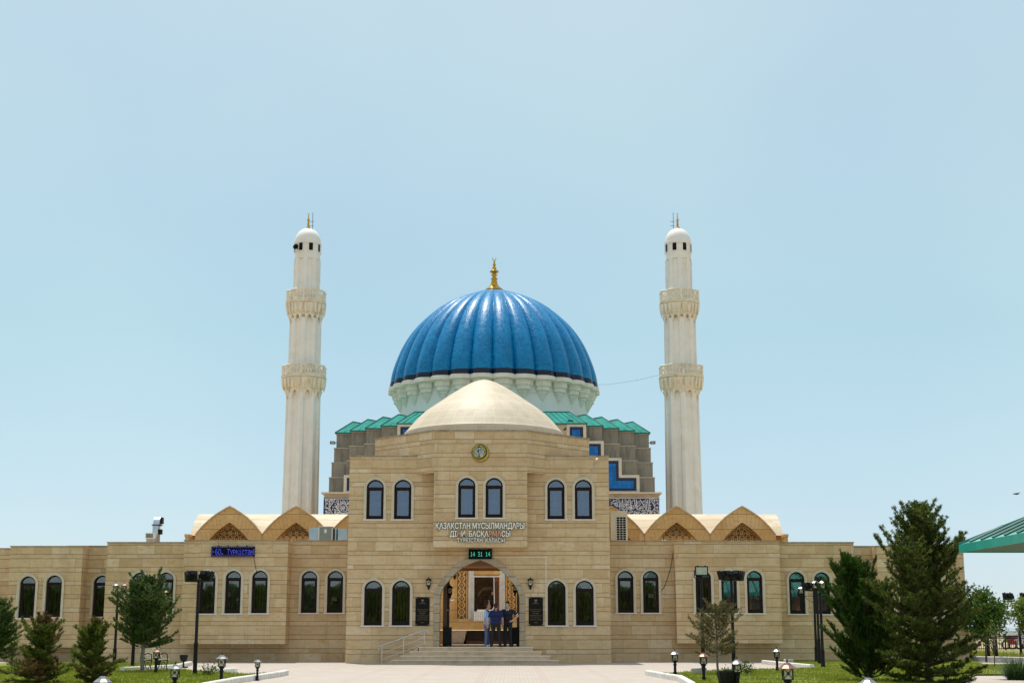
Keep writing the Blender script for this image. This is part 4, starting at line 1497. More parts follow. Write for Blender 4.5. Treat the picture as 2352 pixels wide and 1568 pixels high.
for j in range(NL):
    a = PH0 + 2 * math.pi * (j + 0.5) / NL
    if cb_me is None:
        mb = MB()
        h = zk - 0.005
        mb.lathe([(0.01, h - 1.75), (0.05, h - 1.45), (0.09, h - 1.30), (0.14, h - 1.27), (0.30, h - 0.98), (0.42, h - 0.80), (0.40, h - 0.74), (0.56, h - 0.66), (0.58, h - 0.40), (0.68, h - 0.36), (0.70, h)], (0, 0, 0), 8)
        cb_me = mb.mesh('corbel')
        cb_me.materials.append(M['corbel'])
    o = bpy.data.objects.new('corbel', cb_me); COL.objects.link(o); o.parent = mosque
    o.location = (math.cos(a) * (DR - 0.02), math.sin(a) * (DR - 0.02), 0)
    o.rotation_euler = (0, 0, a + math.pi / 8)

def finial(parent, c, H, R, mat):
    """gilded bulbs on a stem with a crescent"""
    pr = [(1.0, 0.0), (0.95, 0.03), (0.62, 0.10), (0.40, 0.17), (0.30, 0.25), (0.34, 0.27), (0.22, 0.29), (0.36, 0.335), (0.36, 0.355), (0.22, 0.39), (0.20, 0.43), (0.36, 0.46), (0.20, 0.485),
          (0.22, 0.51), (0.46, 0.545), (0.48, 0.57), (0.30, 0.605), (0.18, 0.63), (0.24, 0.67), (0.13, 0.69), (0.12, 0.74), (0.20, 0.765), (0.10, 0.785), (0.09, 0.82), (0.14, 0.84), (0.05, 0.86), (0.04, 0.885)]
    mb = MB()
    mb.lathe([(max(0.004, r * R), z * H) for r, z in pr], c, 14)
    f = mb.build('finial', mat, parent, smooth=True)
    mb = MB()
    ro, n = H * 0.058, 20
    o, i = [], []
    for k in range(n):
        t = math.radians(120 + (420 - 120) * k / (n - 1))   # open towards the top
        u = abs(2 * k / (n - 1) - 1)
        th = ro * (0.34 * (1 - u ** 2) + 0.03)
        o.append((c[0] + ro * math.cos(t), c[2] + H * 0.942 + ro * math.sin(t)))
        i.append((c[0] + (ro - th) * math.cos(t), c[2] + H * 0.942 + (ro - th) * math.sin(t)))
    mb.ring_y(o, i, c[1] - 0.03, c[1] + 0.03, closed=False)
    mb.build('crescent', M['gold'], f)
    return f
finial(mosque, (AX, DY, dp[-1][1] - 0.05), zat(588.5, DY) - dp[-1][1], 0.72, M['gold'])

# portal of the mosque, seen through the arch
YP = 87.0
px_ = lambda u: P(u, 1380, YP).x
pz_ = lambda v: zat(v, YP)
dl, dr_, dtop, dbot = px_(1089), px_(1147), pz_(1325), 1.90
mb = MB()
wall_front(mb, AX - 5.2, AX + 4.8, 0.9, 7.6, YP, [((dl + dr_) / 2, dbot, (dr_ - dl) / 2, [(-(dr_ - dl) / 2, dtop), ((dr_ - dl) / 2, dtop)])])
quad(mb, (AX - 5.2, YF, 0.9), (AX - 5.2, YP, 0.9), (AX - 5.2, YP, 7.6), (AX - 5.2, YF, 7.6))
quad(mb, (AX + 4.8, YP, 0.9), (AX + 4.8, YF, 0.9), (AX + 4.8, YF, 7.6), (AX + 4.8, YP, 7.6))
quad(mb, (AX - 5.2, YP, 7.6), (AX + 4.8, YP, 7.6), (AX + 4.8, YF, 7.6), (AX - 5.2, YF, 7.6))
mb.build('portal_wall', M['golden'], mosque)
mb = MB()
sl, sr = px_(1076), px_(1160)
mb.box(sl, dl, YP - 0.12, YP + 0.02, dbot, dtop)
mb.box(dr_, sr, YP - 0.12, YP + 0.02, dbot, dtop)
mb.box(sl, sr, YP - 0.121, YP + 0.02, dtop, dtop + 0.10)
mb.box(sl, sl + 0.32, YP - 0.12, YP + 0.02, dtop + 0.1, dtop + 1.2)
mb.box(sr - 0.32, sr, YP - 0.12, YP + 0.02, dtop + 0.1, dtop + 1.2)
for x in (sl + 0.1, dl - 0.12, dr_ + 0.1, sr - 0.12):
    mb.box(x, x + 0.05, YP - 0.15, YP - 0.119, dbot, dtop)
mb.build('door_surround', M['marble'], mosque)
mb = MB()
mb.box(sl + 0.33, sr - 0.33, YP - 0.10, YP + 0.01, dtop + 0.16, dtop + 0.75)
ins = mb.build('inscription_panel', M['golden'], mosque)
mb = MB()
rr = random.Random(3)
x = sl + 0.55
while x < sr - 0.6:
    z = dtop + 0.42
    w_ = rr.uniform(0.05, 0.14)
    mb.ribbon_y([(x, z + rr.uniform(-0.05, 0.1)), (x + w_ * 0.5, z - 0.05), (x + w_, z + rr.uniform(0, 0.16))], 0.025, YP - 0.115, YP - 0.099)
    x += w_ + 0.03
mb.build('relief_script', M['surround'], ins)
for a, b in ((1048, 1073), (1163, 1187)):
    xa, xb = px_(a), px_(b)
    mb = MB()
    mb.box(xa, xb, YP - 0.05, YP + 0.01, dbot, dtop + 0.9)
    lp = mb.build('screen_panel', M['screen_back'], mosque)
    mb = MB()
    mb.box(xa, xa + 0.05, YP - 0.12, YP - 0.049, dbot, dtop + 0.9)
    mb.box(xb - 0.05, xb, YP - 0.12, YP - 0.049, dbot, dtop + 0.9)
    w_ = xb - xa
    nz = 9
    for r in range(nz):
        for c in (0.0, 0.5, 1.0):
            cx, cz = xa + 0.05 + (w_ - 0.1) * c, dbot + 0.2 + r * 0.40 + (0.2 if c == 0.5 else 0)
            ro = 0.22
            q = [(cx + ro * math.cos(t * math.pi / 7), cz + ro * math.sin(t * math.pi / 7)) for t in range(14)]
            q2 = [(cx + (ro - 0.05) * math.cos(t * math.pi / 7), cz + (ro - 0.05) * math.sin(t * math.pi / 7)) for t in range(14)]
            if c == 0.5:
                mb.ring_y(q, q2, YP - 0.11, YP - 0.048)
            else:
                keep = [i for i in range(14) if xa + 0.04 < q[i][0] < xb - 0.04]
                for i in keep:
                    j = (i + 1) % 14
                    if j in keep:
                        mb.ribbon_y([((q[i][0] + q2[i][0]) / 2, (q[i][1] + q2[i][1]) / 2), ((q[j][0] + q2[j][0]) / 2, (q[j][1] + q2[j][1]) / 2)], 0.05, YP - 0.108, YP - 0.048)
            q3 = [(cx + 0.09 * math.cos(t * math.pi / 3), cz + 0.09 * math.sin(t * math.pi / 3)) for t in range(6)]
            if c == 0.5:
                q4 = [(cx + 0.05 * math.cos(t * math.pi / 3), cz + 0.05 * math.sin(t * math.pi / 3)) for t in range(6)]
                mb.ring_y(q3, q4, YP - 0.106, YP - 0.048)
    mb.build('screen_lattice', M['golden'], lp)
# vestibule behind the doorway
mb = MB()
quad(mb, (dl - 0.02, YP + 0.02, dbot), (dl - 0.02, YP + 4, dbot), (dl - 0.02, YP + 4, dtop + 0.4), (dl - 0.02, YP + 0.02, dtop + 0.4))
quad(mb, (dr_ + 0.02, YP + 4, dbot), (dr_ + 0.02, YP + 0.02, dbot), (dr_ + 0.02, YP + 0.02, dtop + 0.4), (dr_ + 0.02, YP + 4, dtop + 0.4))
quad(mb, (dl - 0.02, YP + 4, dbot), (dr_ + 0.02, YP + 4, dbot), (dr_ + 0.02, YP + 4, dtop + 0.4), (dl - 0.02, YP + 4, dtop + 0.4))
quad(mb, (dl - 0.02, YP + 0.02, dtop + 0.39), (dr_ + 0.02, YP + 0.02, dtop + 0.39), (dr_ + 0.02, YP + 4, dtop + 0.39), (dl - 0.02, YP + 4, dtop + 0.39))
quad(mb, (dl - 0.02, YP, dbot), (dr_ + 0.02, YP, dbot), (dr_ + 0.02, YP + 4, dbot), (dl - 0.02, YP + 4, dbot))
mb.build('vestibule', M['vestibule'], mosque)
mb = MB()
mb.box(px_(1106), px_(1134), YP + 2.8, YP + 2.88, dbot + 0.01, pz_(1366))
iw = mb.build('inner_door', M['darkwood'], mosque)
mb = MB()
mb.box(px_(1109), px_(1119), YP + 2.77, YP + 2.80, dbot + 0.3, pz_(1374))
mb.box(px_(1121), px_(1131), YP + 2.77, YP + 2.80, dbot + 0.3, pz_(1374))
mb.build('door_panel', M['wood'], iw)
mb = MB()
n_ = 9
for i in range(n_):
    t0, t1 = math.pi * i / n_, math.pi * (i + 1) / n_
    cx, cz, ro = px_(1118), pz_(1364), 0.62
    pts = [(cx + ro * math.cos(t), cz + ro * 0.8 * math.sin(t)) for t in (t0, (t0 + t1) / 2, t1)]
    pts[1] = (cx + ro * 0.78 * math.cos((t0 + t1) / 2), cz + ro * 0.62 * math.sin((t0 + t1) / 2))
    mb.ribbon_y(pts, 0.1, YP + 2.6, YP + 2.7)
mb.build('scalloped_arch', M['marble'], mosque)
mb = MB()
xh = px_(1133)
mb.box(xh, dr_ - 0.02, YP + 0.10, YP + 0.16, dbot + 0.01, dtop - 0.03)
dlf = mb.build('door_leaf', M['wood'], mosque)
mb = MB()
mb.box(xh + 0.06, dr_ - 0.08, YP + 0.08, YP + 0.099, dbot + 0.2, dtop - 0.25)
mb.build('door_panel', M['darkwood'], dlf)
mb = MB()
for k in range(4):
    mb.box(AX - 5.2, AX + 4.8, YP - 0.4 - 0.42 * k, YP - 0.002 if k == 0 else YP - 0.401 - 0.42 * (k - 1), 1.0, 1.90 - 0.16 * k - 0.001 * k)
mb.build('portal_steps', M['golden'], mosque)

# raised courtyard and the stair up to it
mb = MB()
mb.box(-24, 21, 67.95, 92.9, 0.0, 1.26)
mb.box(-24, 21, 66.5, 67.949, 0.0, 0.30)
mb.box(-24, P(1036, 1460, 66.4).x, 66.3, 67.949, 0.30, 1.26)
mb.box(P(1196, 1460, 66.4).x, 21, 66.3, 67.949, 0.30, 1.26)
M['court'] = plain('golden courtyard slabs', (0.50, 0.34, 0.17), 0.6, var=0.12)
set_tag(mb.build('courtyard', M['court']), kind='structure')
stair = thing('inner_stair', 'brown granite stair with a white marble cheek block inside the arched passage', 'stair', (P(1115, 1470, 66.3).x, 66.3, DZ))
mb = MB()
a, b = P(1071.5, 1460, 66.3).x, P(1195.5, 1460, 66.3).x
for k in range(4):
    mb.box(a, b, 66.32 + 0.4 * k, 67.94, 0.31 if k == 0 else DZ - 0.02 + 0.155 * k, DZ + 0.155 * (k + 1) - 0.002)
mb.build('flight', M['stairbrown'], stair)
mb = MB()
for k in range(4):
    mb.box(a, b, 66.295 + 0.4 * k, 66.32 + 0.4 * k - 0.001, DZ + 0.155 * (k + 1) - 0.03, DZ + 0.155 * (k + 1) + 0.001)
mb.build('nosing', M['darkwood'], stair)
mb = MB()
c0 = P(1037, 1460, 66.2).x
mb.prism_y([(c0, DZ), (a - 0.14, DZ), (a - 0.01, 1.265), (c0, 1.265)], 66.22, 67.93)
mb.build('cheek_block', M['marble'], stair)

# ------------------------------------------------------------------ minarets
YM = 98.0
def minaret_mesh(root):
    z = lambda v: zat(v, YM)
    px = 1.0 * YM / (FPX * CP)             # metres per pixel, roughly
    def octr(t, k=0):
        f = (t * 8 / (2 * math.pi)) % 1.0
        d = abs(f - 0.5)
        rec = 1.0 if d > 0.30 else (0.885 if d < 0.22 else 0.885 + 0.115 * (d - 0.22) / 0.08)
        return rec / math.cos((f - 0.5) * math.pi / 4) * 0.985
    def lob(t, k=0):
        f = 2 * ((t * 8 / (2 * math.pi)) % 1.0) - 1
        return 1.0 - 0.105 * f * f
    def zz(v): return z(v)
    r1, r2, r3 = 38.5 * px, 35.0 * px, 29.3 * px
    mb = MB()
    mb.lathe([(r1 * 1.03, 0.0), (r1, zz(1180)), (r1 * 0.955, zz(905))], (0, 0, 0), 80, octr)
    smooth_by_angle(mb.build('lower_shaft', M['white_stucco'], root), 25)
    mb = MB()
    mb.lathe([(r2 * 1.0, zz(905)), (r2 * 0.985, zz(735))], (0, 0, 0), 80, octr)
    smooth_by_angle(mb.build('middle_shaft', M['white_stucco'], root), 25)
    mb = MB()
    zt1 = zz(598)
    mb.lathe([(r3, zz(735)), (r3, zt1)], (0, 0, 0), 80, octr)
    mb.lathe([(r3 * 1.0, zt1 + 0.001), (r3 * 1.0, zz(560))], (0, 0, 0), 48)
    us = mb.build('upper_shaft', M['white_stucco'], root)
    smooth_by_angle(us, 25)
    for i in range(8):
        a = math.pi / 8 + i * math.pi / 4
        mb = MB()
        o = arch_lr(0.20, 0.62, 0.2, 8)
        i_ = arch_lr(0.15, 0.62, 0.15, 8)
        yy = -r3 * 1.0
        mb.ring_y([(-0.20, 0)] + o + [(0.20, 0)], [(-0.15, 0.05)] + i_ + [(0.15, 0.05)], yy - 0.05, yy + 0.03)
        w = mb
        M4 = Matrix.Translation((0, 0, zz(583))) @ Matrix.Rotation(a + math.pi / 2, 4, 'Z')
        w.xform(M4)
        wn_ = w.build('window', M['white_stucco'], root)
        mb = MB()
        mb.prism_y([(-0.152, 0.05), (0.152, 0.05)] + list(reversed(i_)), yy + 0.0, yy + 0.02)
        mb.xform(Matrix.Translation((0, 0, zz(583))) @ Matrix.Rotation(a + math.pi / 2, 4, 'Z') @ Matrix.Translation((0, -0.012, 0)))
        mb.build('opening_plate', M['black'], wn_)  # flat black plate, the shade of an opening put into its colour
    rc = 30.6 * px
    za_, zb_2 = zz(561), zz(527.5)
    mb = MB()
    mb.lathe([(rc, za_ - 0.1), (rc * 1.03, za_ - 0.02), (rc * 1.03, za_ + 0.06), (rc * 0.99, za_ + 0.08)] +
             [(max(0.01, rc * 0.985 * math.cos(q * math.pi / 20)), za_ + 0.08 + (zb_2 - za_) * math.sin(q * math.pi / 20) ** 0.95) for q in range(11)], (0, 0, 0), 48)
    smooth_by_angle(mb.build('cap', M['white_stucco'], root), 40)
    finial(root, (0, 0, zb_2), zz(488.5) - zb_2, 0.24, M['gold'])
    for vt, vr, vb, vlow, rb, rs in ((842.5, 867, 897, 930, 51.5 * px, r1 * 0.955), (671.5, 697, 725, 755, 46.5 * px, r2 * 0.985)):
        mb = MB()
        zt_, zr_, zb_3, zl_ = zz(vt), zz(vr), zz(vb), zz(vlow)
        mb.lathe([(rs * 0.9, zb_3 - 0.12), (rs * 1.10, zb_3 - 0.10), (rs * 1.16, zb_3), (rb * 0.80, zb_3 + 0.03), (rb * 0.86, zb_3 + 0.18), (rb * 0.95, zr_ - 0.16), (rb * 0.93, zr_ - 0.14), (rb * 1.02, zr_ - 0.08), (rb * 1.02, zr_ - 0.01), (rb * 0.96, zr_ + 0.03), (rs * 0.8, zr_ + 0.031)], (0, 0, 0), 96, lob)
        bal = mb.build('balcony', M['balcony'], root)
        smooth_by_angle(bal, 30)
        mb = MB()                         # muqarnas points
        for i in range(16):
            a = (i + 0.5) * math.pi / 8
            r_ = rs * 1.02
            mb.lathe([(0.015, zl_ + 0.35), (0.07, zb_3 - 0.35), (0.18, zb_3 - 0.05)], (r_ * math.cos(a), r_ * math.sin(a), 0), 6)
        for i in range(24):
            a = (i + 0.5) * math.pi / 12
            q = rb * 0.93 * lob(a)
            mb.lathe([(0.01, zb_3 - 0.02), (0.10, zb_3 + 0.3), (0.15, zr_ - 0.17)], (q * math.cos(a), q * math.sin(a), 0), 4)
        mb.build('muqarnas', M['balcony'], bal)
        mb = MB()                         # railing: rails, posts, pierced tracery
        rr_ = rb * 0.985
        pt = lambda a, zq: Vector((rr_ * lob(a) * math.cos(a), rr_ * lob(a) * math.sin(a), zq))
        NS = 64
        for zq in (zr_ + 0.06, zt_ - 0.03):
            for i in range(NS):
                mb.tube([pt(2 * math.pi * i / NS, zq), pt(2 * math.pi * (i + 1) / NS, zq)], 0.05, 4, caps=False)
        for i in range(8):
            a = i * math.pi / 4
            mb.tube([pt(a, zr_), pt(a, zt_)], 0.085, 6)
        N2 = 48
        z0_, z1_ = zr_ + 0.08, zt_ - 0.05
        zm = (z0_ + z1_) / 2
        for i in range(N2):
            a0, a1, am = 2 * math.pi * i / N2, 2 * math.pi * (i + 1) / N2, 2 * math.pi * (i + 0.5) / N2
            for za, zb4 in ((z0_, zm), (zm, z1_)):
                mb.tube([pt(a0, za), pt(a1, zb4)], 0.022, 4, caps=False)
                mb.tube([pt(a1, za), pt(a0, zb4)], 0.022, 4, caps=False)
            mb.tube([pt(am, z0_), pt(am, z1_)], 0.016, 4, caps=False)
            mb.tube([pt(a0, zm), pt(a1, zm)], 0.016, 4, caps=False)
        mb.build('railing', M['balcony'], root)

mnl = thing('minaret', 'left white fluted minaret with two cream balconies and a gilded crescent', 'minaret', (0, 0, 0), 'minarets flanking the dome')
minaret_mesh(mnl)
lx, rx = P(689, 1175, YM).x, P(1572, 1178, YM).x
mnr = dup(mnl, (rx, YM, 0), 0, label='right white fluted minaret, the one tied to the dome by a cable')
mnl.location = (lx, YM, 0)

# loudspeaker, masts, cable
def horn(name, label, x, y, z, ang):
    mb = MB()
    mb.lathe([(0.05, 0.0), (0.06, 0.12), (0.10, 0.25), (0.20, 0.36), (0.21, 0.37), (0.15, 0.36), (0.02, 0.2)], (0, 0, 0), 14, caps=False)
    mb.box(-0.03, 0.03, -0.03, 0.03, -0.12, 0.02)
    mb.xform(Matrix.Rotation(ang, 4, 'Z') @ Matrix.Rotation(math.radians(80), 4, 'X'))
    mb.xform(Matrix.Translation((x, y, z)))
    return single(name, mb, M['iron'], label, 'loudspeaker', loc=(x, y, z))
horn('loudspeaker', 'dark horn loudspeaker near the top of the left minaret', lx - 0.60, YM - 0.70, zat(577, YM), math.radians(-15))
for sx, lab in ((lx + 0.30, 'thin mast with crossbars beside the left gilded finial'), (rx - 0.30, 'thin mast with crossbars beside the right gilded finial')):
    mb = MB()
    h0, h1 = zat(535, YM), zat(488, YM)
    mb.tube([(sx, YM, h0 - 0.15), (sx, YM, h1)], 0.018, 5)
    for k in (0.35, 0.55):
        zq = h0 + (h1 - h0) * k
        mb.tube([(sx - 0.22, YM, zq), (sx + 0.10, YM, zq)], 0.014, 5)
    single('antenna_mast', mb, M['iron'], lab, 'antenna', loc=(sx, YM, h0))
def sag(a, b, s, n=16):
    return [a.lerp(b, i / n) - Vector((0, 0, s * 4 * (i / n) * (1 - i / n))) for i in range(n + 1)]
mb = MB()
c0, c1 = P(1374, 884, MCY - 0.5), P(1517, 860, YM)
mb.tube(sag(c0, c1, 0.12), 0.010, 5)
mb.tube(sag(P(1374, 884, MCY - 0.5), P(1218, 902, 97.2), 0.1), 0.010, 5)
single('cable', mb, M['zinc'], 'thin cable strung from the blue dome to the right minaret', 'cable', loc=tuple(c0))

# ------------------------------------------------------------------ lettering, emblem, signs
def text_mesh(body, bold=0.0, extrude=0.0, mats=None, idx=None):
    c = bpy.data.curves.new('lettering', 'FONT')
    c.body = body
    c.offset = bold
    c.extrude = extrude
    c.resolution_u = 3
    for m in mats or []:
        c.materials.append(m)
    if idx:
        for i in idx:
            c.body_format[i].material_index = 1
    o = bpy.data.objects.new('lettering', c)
    COL.objects.link(o)
    dg = bpy.context.evaluated_depsgraph_get()
    me = bpy.data.meshes.new_from_object(o.evaluated_get(dg))
    bpy.data.objects.remove(o)
    bpy.data.curves.remove(c)
    return me

def fit_text(name, body, u0, u1, v0, v1, Y, parent, mats, bold, depth, idx=None, grow=0.0):
    """text scaled to fill the place between pixels u0..u1, v0..v1 on the plane at depth Y"""
    me = text_mesh(body, bold, 0.05, mats, idx)
    co = np.empty(len(me.vertices) * 3, np.float32)
    me.vertices.foreach_get('co', co)
    co = co.reshape(-1, 3)
    a, b = co.min(0), co.max(0)
    p0, p1 = P(u0, v1, Y), P(u1, v0, Y)
    out = np.empty_like(co)
    out[:, 0] = p0.x - grow + (co[:, 0] - a[0]) / (b[0] - a[0]) * (p1.x - p0.x + 2 * grow)
    out[:, 2] = p0.z - grow + (co[:, 1] - a[1]) / (b[1] - a[1]) * (p1.z - p0.z + 2 * grow)
    out[:, 1] = Y - (co[:, 2] - a[2]) / (b[2] - a[2]) * depth
    wl = world_loc(parent)
    out -= np.array(wl, np.float32)
    me.vertices.foreach_set('co', out.ravel())
    me.update()
    return link_mesh(name, me, None if mats else None, parent)

M['letter'] = plain('ivory letter face', (0.90, 0.88, 0.78), 0.4, var=0.05)
M['letter_red'] = plain('faded orange letter face', (0.74, 0.42, 0.26), 0.5, var=0.2, scale=6)
M['letter_edge'] = plain('black letter return', (0.01, 0.01, 0.01), 0.5)
sign = thing('sign_lettering', 'three rows of raised ivory letters with black edges on the bay above the entrance', 'lettering', (PX, YB, zat(1222, YB)))
for body, u0, u1, v0, v1, idx in (('ҚАЗАҚСТАН МҰСЫЛМАНДАРЫ', 1000.5, 1204.5, 1199, 1217, None), ('ДІНИ  БАСҚАРМАСЫ', 1033, 1172, 1218, 1234.5, [2, 11, 12, 13]), ('ТҮРКІСТАН  ҚАЛАСЫ', 1049.5, 1159, 1235, 1247, None)):
    e = fit_text('letter_edge', body, u0, u1, v0, v1, YB - 0.012, sign, [M['letter_edge']], 0.042 if v0 < 1230 else 0.030, 0.05, None, 0.012)
    f = fit_text('letter_row', body, u0, u1, v0, v1, YB - 0.063, sign, [M['letter'], M['letter_red']], 0.020 if v0 < 1230 else 0.010, 0.015, idx)

em = thing('emblem', 'round gold and green emblem with a crescent and white letters high above the entrance', 'emblem', tuple(P(1103.5, 1040, YB)))
ec = P(1103.5, 1040, YB)
er = 20.3 * YB / (FPX * 1.0)
M['em_green'] = plain('dark green enamel', (0.008, 0.045, 0.022), 0.3)
M['em_gold'] = plain('yellow gold enamel', (0.50, 0.31, 0.012), 0.35, var=0.12)
M['em_white'] = plain('white enamel', (0.85, 0.87, 0.86), 0.35, var=0.03)
def disc(c, r, y0, y1, n=40):
    mb = MB()
    mb.prism_y([(c[0] + r * math.cos(2 * math.pi * i / n), c[1] + r * math.sin(2 * math.pi * i / n)) for i in range(n)], y0, y1)
    return mb
yb = YB
disc((ec.x, ec.z), er, yb - 0.05, yb).build('rim', M['letter_edge'], em)
disc((ec.x, ec.z), er * 0.965, yb - 0.058, yb - 0.05).build('crescent', M['em_gold'], em)
disc((ec.x - er * 0.10, ec.z + er * 0.10), er * 0.86, yb - 0.064, yb - 0.058).build('field', M['em_green'], em)
disc((ec.x - er * 0.145, ec.z + er * 0.14), er * 0.75, yb - 0.070, yb - 0.064).build('inner_disc', M['em_gold'], em)
mb = MB()
sx, sz = ec.x - er * 0.145, ec.z + er * 0.14
for rot in (0, math.pi / 4):
    rad_ = er * 0.70
    mb.prism_y([(sx + rad_ * math.cos(rot + math.pi / 2 * i), sz + rad_ * math.sin(rot + math.pi / 2 * i)) for i in range(4)], yb - 0.076 - rot * 0.001, yb - 0.070)
mb.build('star', M['em_green'], em)
def em_uv(a, b):   # position inside the square field, -1..1
    return sx + a * er * 0.48, sz + b * er * 0.48
mb = MB()
W_ = er * 0.047
for stroke in ([(-1, 0.25), (-1, -0.35)], [(-1, -0.06), (-0.75, -0.06), (-0.75, 0.25), (-0.35, 0.25)], [(-0.75, -0.06), (-0.5, -0.06), (-0.5, -0.35), (-0.22, -0.35), (-0.22, -0.5)],
               [(0.12, -0.38), (0.12, 0.25), (0.42, 0.25), (0.42, -0.25), (0.72, -0.25), (0.72, 0.25), (1.0, 0.25), (1.0, -0.38)],
               [(-0.98, -1.05), (-0.98, -0.92), (-0.16, -0.92), (-0.16, -1.05)], [(-0.85, -0.92), (-0.85, -0.5), (-0.25, -0.5), (-0.25, -0.92)],
               [(0.95, -0.5), (0.18, -0.5), (0.18, -1.0), (0.95, -1.0), (0.95, -0.75), (0.18, -0.75)],
               [(-0.95, 0.45), (-0.6, 0.45), (-0.6, 0.9), (-0.9, 0.8), (-0.85, 0.6)], [(-0.4, 0.95), (-0.35, 0.5)], [(-0.25, 0.5), (0.0, 0.55), (-0.1, 0.9), (0.1, 0.9), (0.1, 0.45)], [(0.22, 0.95), (0.22, 0.45)],
               [(0.4, 0.45), (0.95, 0.5), (0.95, 0.8)], [(0.4, 0.9), (0.6, 0.9), (0.6, 0.6), (0.4, 0.65)], [(0.75, 0.9), (0.75, 0.62)]):
    thin = stroke[0][1] > 0.3
    mb.ribbon_y([em_uv(a, b) for a, b in stroke], W_ * (0.7 if thin else 1.25), yb - 0.084, yb - 0.0765)
mb.build('letters', M['em_white'], em)

FONT57 = {
    '0': ['01110', '10001', '10001', '10001', '10001', '10001', '01110'], '1': ['00100', '01100', '00100', '00100', '00100', '00100', '01110'],
    '3': ['11110', '00001', '00001', '01110', '00001', '00001', '11110'], '4': ['00010', '00110', '01010', '10010', '11111', '00010', '00010'],
    '6': ['01110', '10000', '10000', '11110', '10001', '10001', '01110'], '-': ['00000', '00000', '00000', '11110', '00000', '00000', '00000'],
    '.': ['00000', '00000', '00000', '00000', '00000', '01100', '01100'], ' ': ['00000'] * 7,
    'Т': ['11111', '00100', '00100', '00100', '00100', '00100', '00100'], 'ү': ['00000', '10001', '10001', '01010', '00100', '00100', '00100'],
    'р': ['00000', '11110', '10001', '10001', '11110', '10000', '10000'], 'к': ['00000', '10001', '10010', '11100', '10010', '10001', '10001'],
    'і': ['00100', '00000', '01100', '00100', '00100', '00100', '01110'], 'с': ['00000', '01110', '10001', '10000', '10000', '10001', '01110'],
    'т': ['00000', '11111', '00100', '00100', '00100', '00100', '00100'], 'а': ['00000', '01110', '00001', '01111', '10001', '10001', '01111'],
    'н': ['00000', '10001', '10001', '11111', '10001', '10001', '10001'],
}
def dots(mb, text, x0, x1, z0, z1, y, gap=1):
    cols = sum(6 for _ in text) - 1
    dx, dz = (x1 - x0) / cols, (z1 - z0) / 7
    for i, ch in enumerate(text):
        for r, row in enumerate(FONT57[ch]):
            for c, b in enumerate(row):
                if b == '1':
                    x, z = x0 + (i * 6 + c) * dx, z1 - (r + 1) * dz
                    mb.box(x + dx * 0.06, x + dx * 0.94, y - 0.008, y, z + dz * 0.28, z + dz * 0.72)

M['led_blue'] = emit('blue light dots', (0.12, 0.14, 1.0), 0.9)
M['led_green'] = emit('green light dots', (0.10, 1.0, 0.42), 1.1)
M['screen'] = plain('dark display face', (0.003, 0.003, 0.014), 0.5, spec=0.1)
YS = 59.5
led = thing('led_sign', 'long dark display with blue running text on the left wing', 'sign', tuple(P(536, 1266, YS)))
a, b = P(486, 1277.5, YS), P(586, 1254.5, YS)
mb = MB(); mb.box(a.x, b.x, YS - 0.12, YS - 0.02, a.z, b.z); mb.build('casing', M['screen'], led)
mb = MB()
dots(mb, '-60. Түркістан', a.x + 0.05, b.x - 0.05, a.z + 0.075, b.z - 0.105, YS - 0.121)
n = 22
for i in range(n):
    x = a.x + 0.04 + (b.x - a.x - 0.08) * i / n
    mb.box(x, x + 0.04, YS - 0.129, YS - 0.121, b.z - 0.045, b.z - 0.033)
    mb.box(x, x + 0.04, YS - 0.129, YS - 0.121, a.z + 0.028, a.z + 0.04)
for i in range(3):
    z = a.z + 0.09 + 0.09 * i
    mb.box(a.x + 0.02, a.x + 0.035, YS - 0.129, YS - 0.121, z, z + 0.04)
    mb.box(b.x - 0.035, b.x - 0.02, YS - 0.129, YS - 0.121, z, z + 0.04)
mb.build('lit_text', M['led_blue'], led)
mb = MB()
for k in range(4):
    x = a.x + (b.x - a.x) * (0.15 + 0.22 * k)
    mb.box(x - 0.015, x + 0.015, YS - 0.06, YS - 0.001, b.z + 0.001, b.z + 0.05)
mb.build('bracket', M['iron'], led)
clk = thing('digital_clock', 'small black clock display with green digits over the portal arch', 'clock', tuple(P(1103, 1272, Y0)))
a, b = P(1076.5, 1283.5, Y0), P(1130, 1261.5, Y0)
mb = MB(); mb.box(a.x, b.x, Y0 - 0.14, Y0 - 0.032, a.z, b.z); mb.build('casing', M['screen'], clk)
mb = MB(); dots(mb, '14 31 14', a.x + 0.07, b.x - 0.07, a.z + 0.105, b.z - 0.095, Y0 - 0.141); mb.build('lit_digits', M['led_green'], clk)
mb = MB()
for x in (a.x + 0.02, b.x - 0.02):
    mb.box(x - 0.012, x + 0.012, Y0 - 0.10, Y0 - 0.005, b.z + 0.001, b.z + 0.04)
mb.build('bracket', M['iron'], clk)
mb = MB()
pa, pb = P(1130.5, 1278.5, Y0), P(1254, 1278.5, Y0)
mb.box(pa.x, pb.x + 0.06, Y0 - 0.022, Y0 - 0.002, pa.z - 0.012, pa.z + 0.012)
mb.box(pb.x - 0.012, pb.x + 0.012, Y0 - 0.021, Y0 - 0.002, zat(1345, Y0), pa.z - 0.0121)
single('cable_duct', mb, M['white_plastic'], 'white plastic cable duct running from the clock to the window right of the portal', 'cable duct', loc=tuple(pb))
mb = MB(); mb.tube([P(583, 1278, YS) + Vector((0, -0.02, 0)), P(586.5, 1300, YS) + Vector((0, -0.01, 0)), P(590, 1312, YS) + Vector((0, -0.06, 0))], 0.011, 5)
single('cable', mb, M['iron'], 'short black cable hanging from the blue text display', 'cable', loc=tuple(P(583, 1278, YS)))
mb = MB()
mb.tube([P(u, v, Y1) + Vector((0, -0.02, 0)) for u, v in ((1548, 1244), (1546, 1270), (1540, 1305), (1527, 1345), (1515, 1362), (1510, 1376))], 0.011, 5)
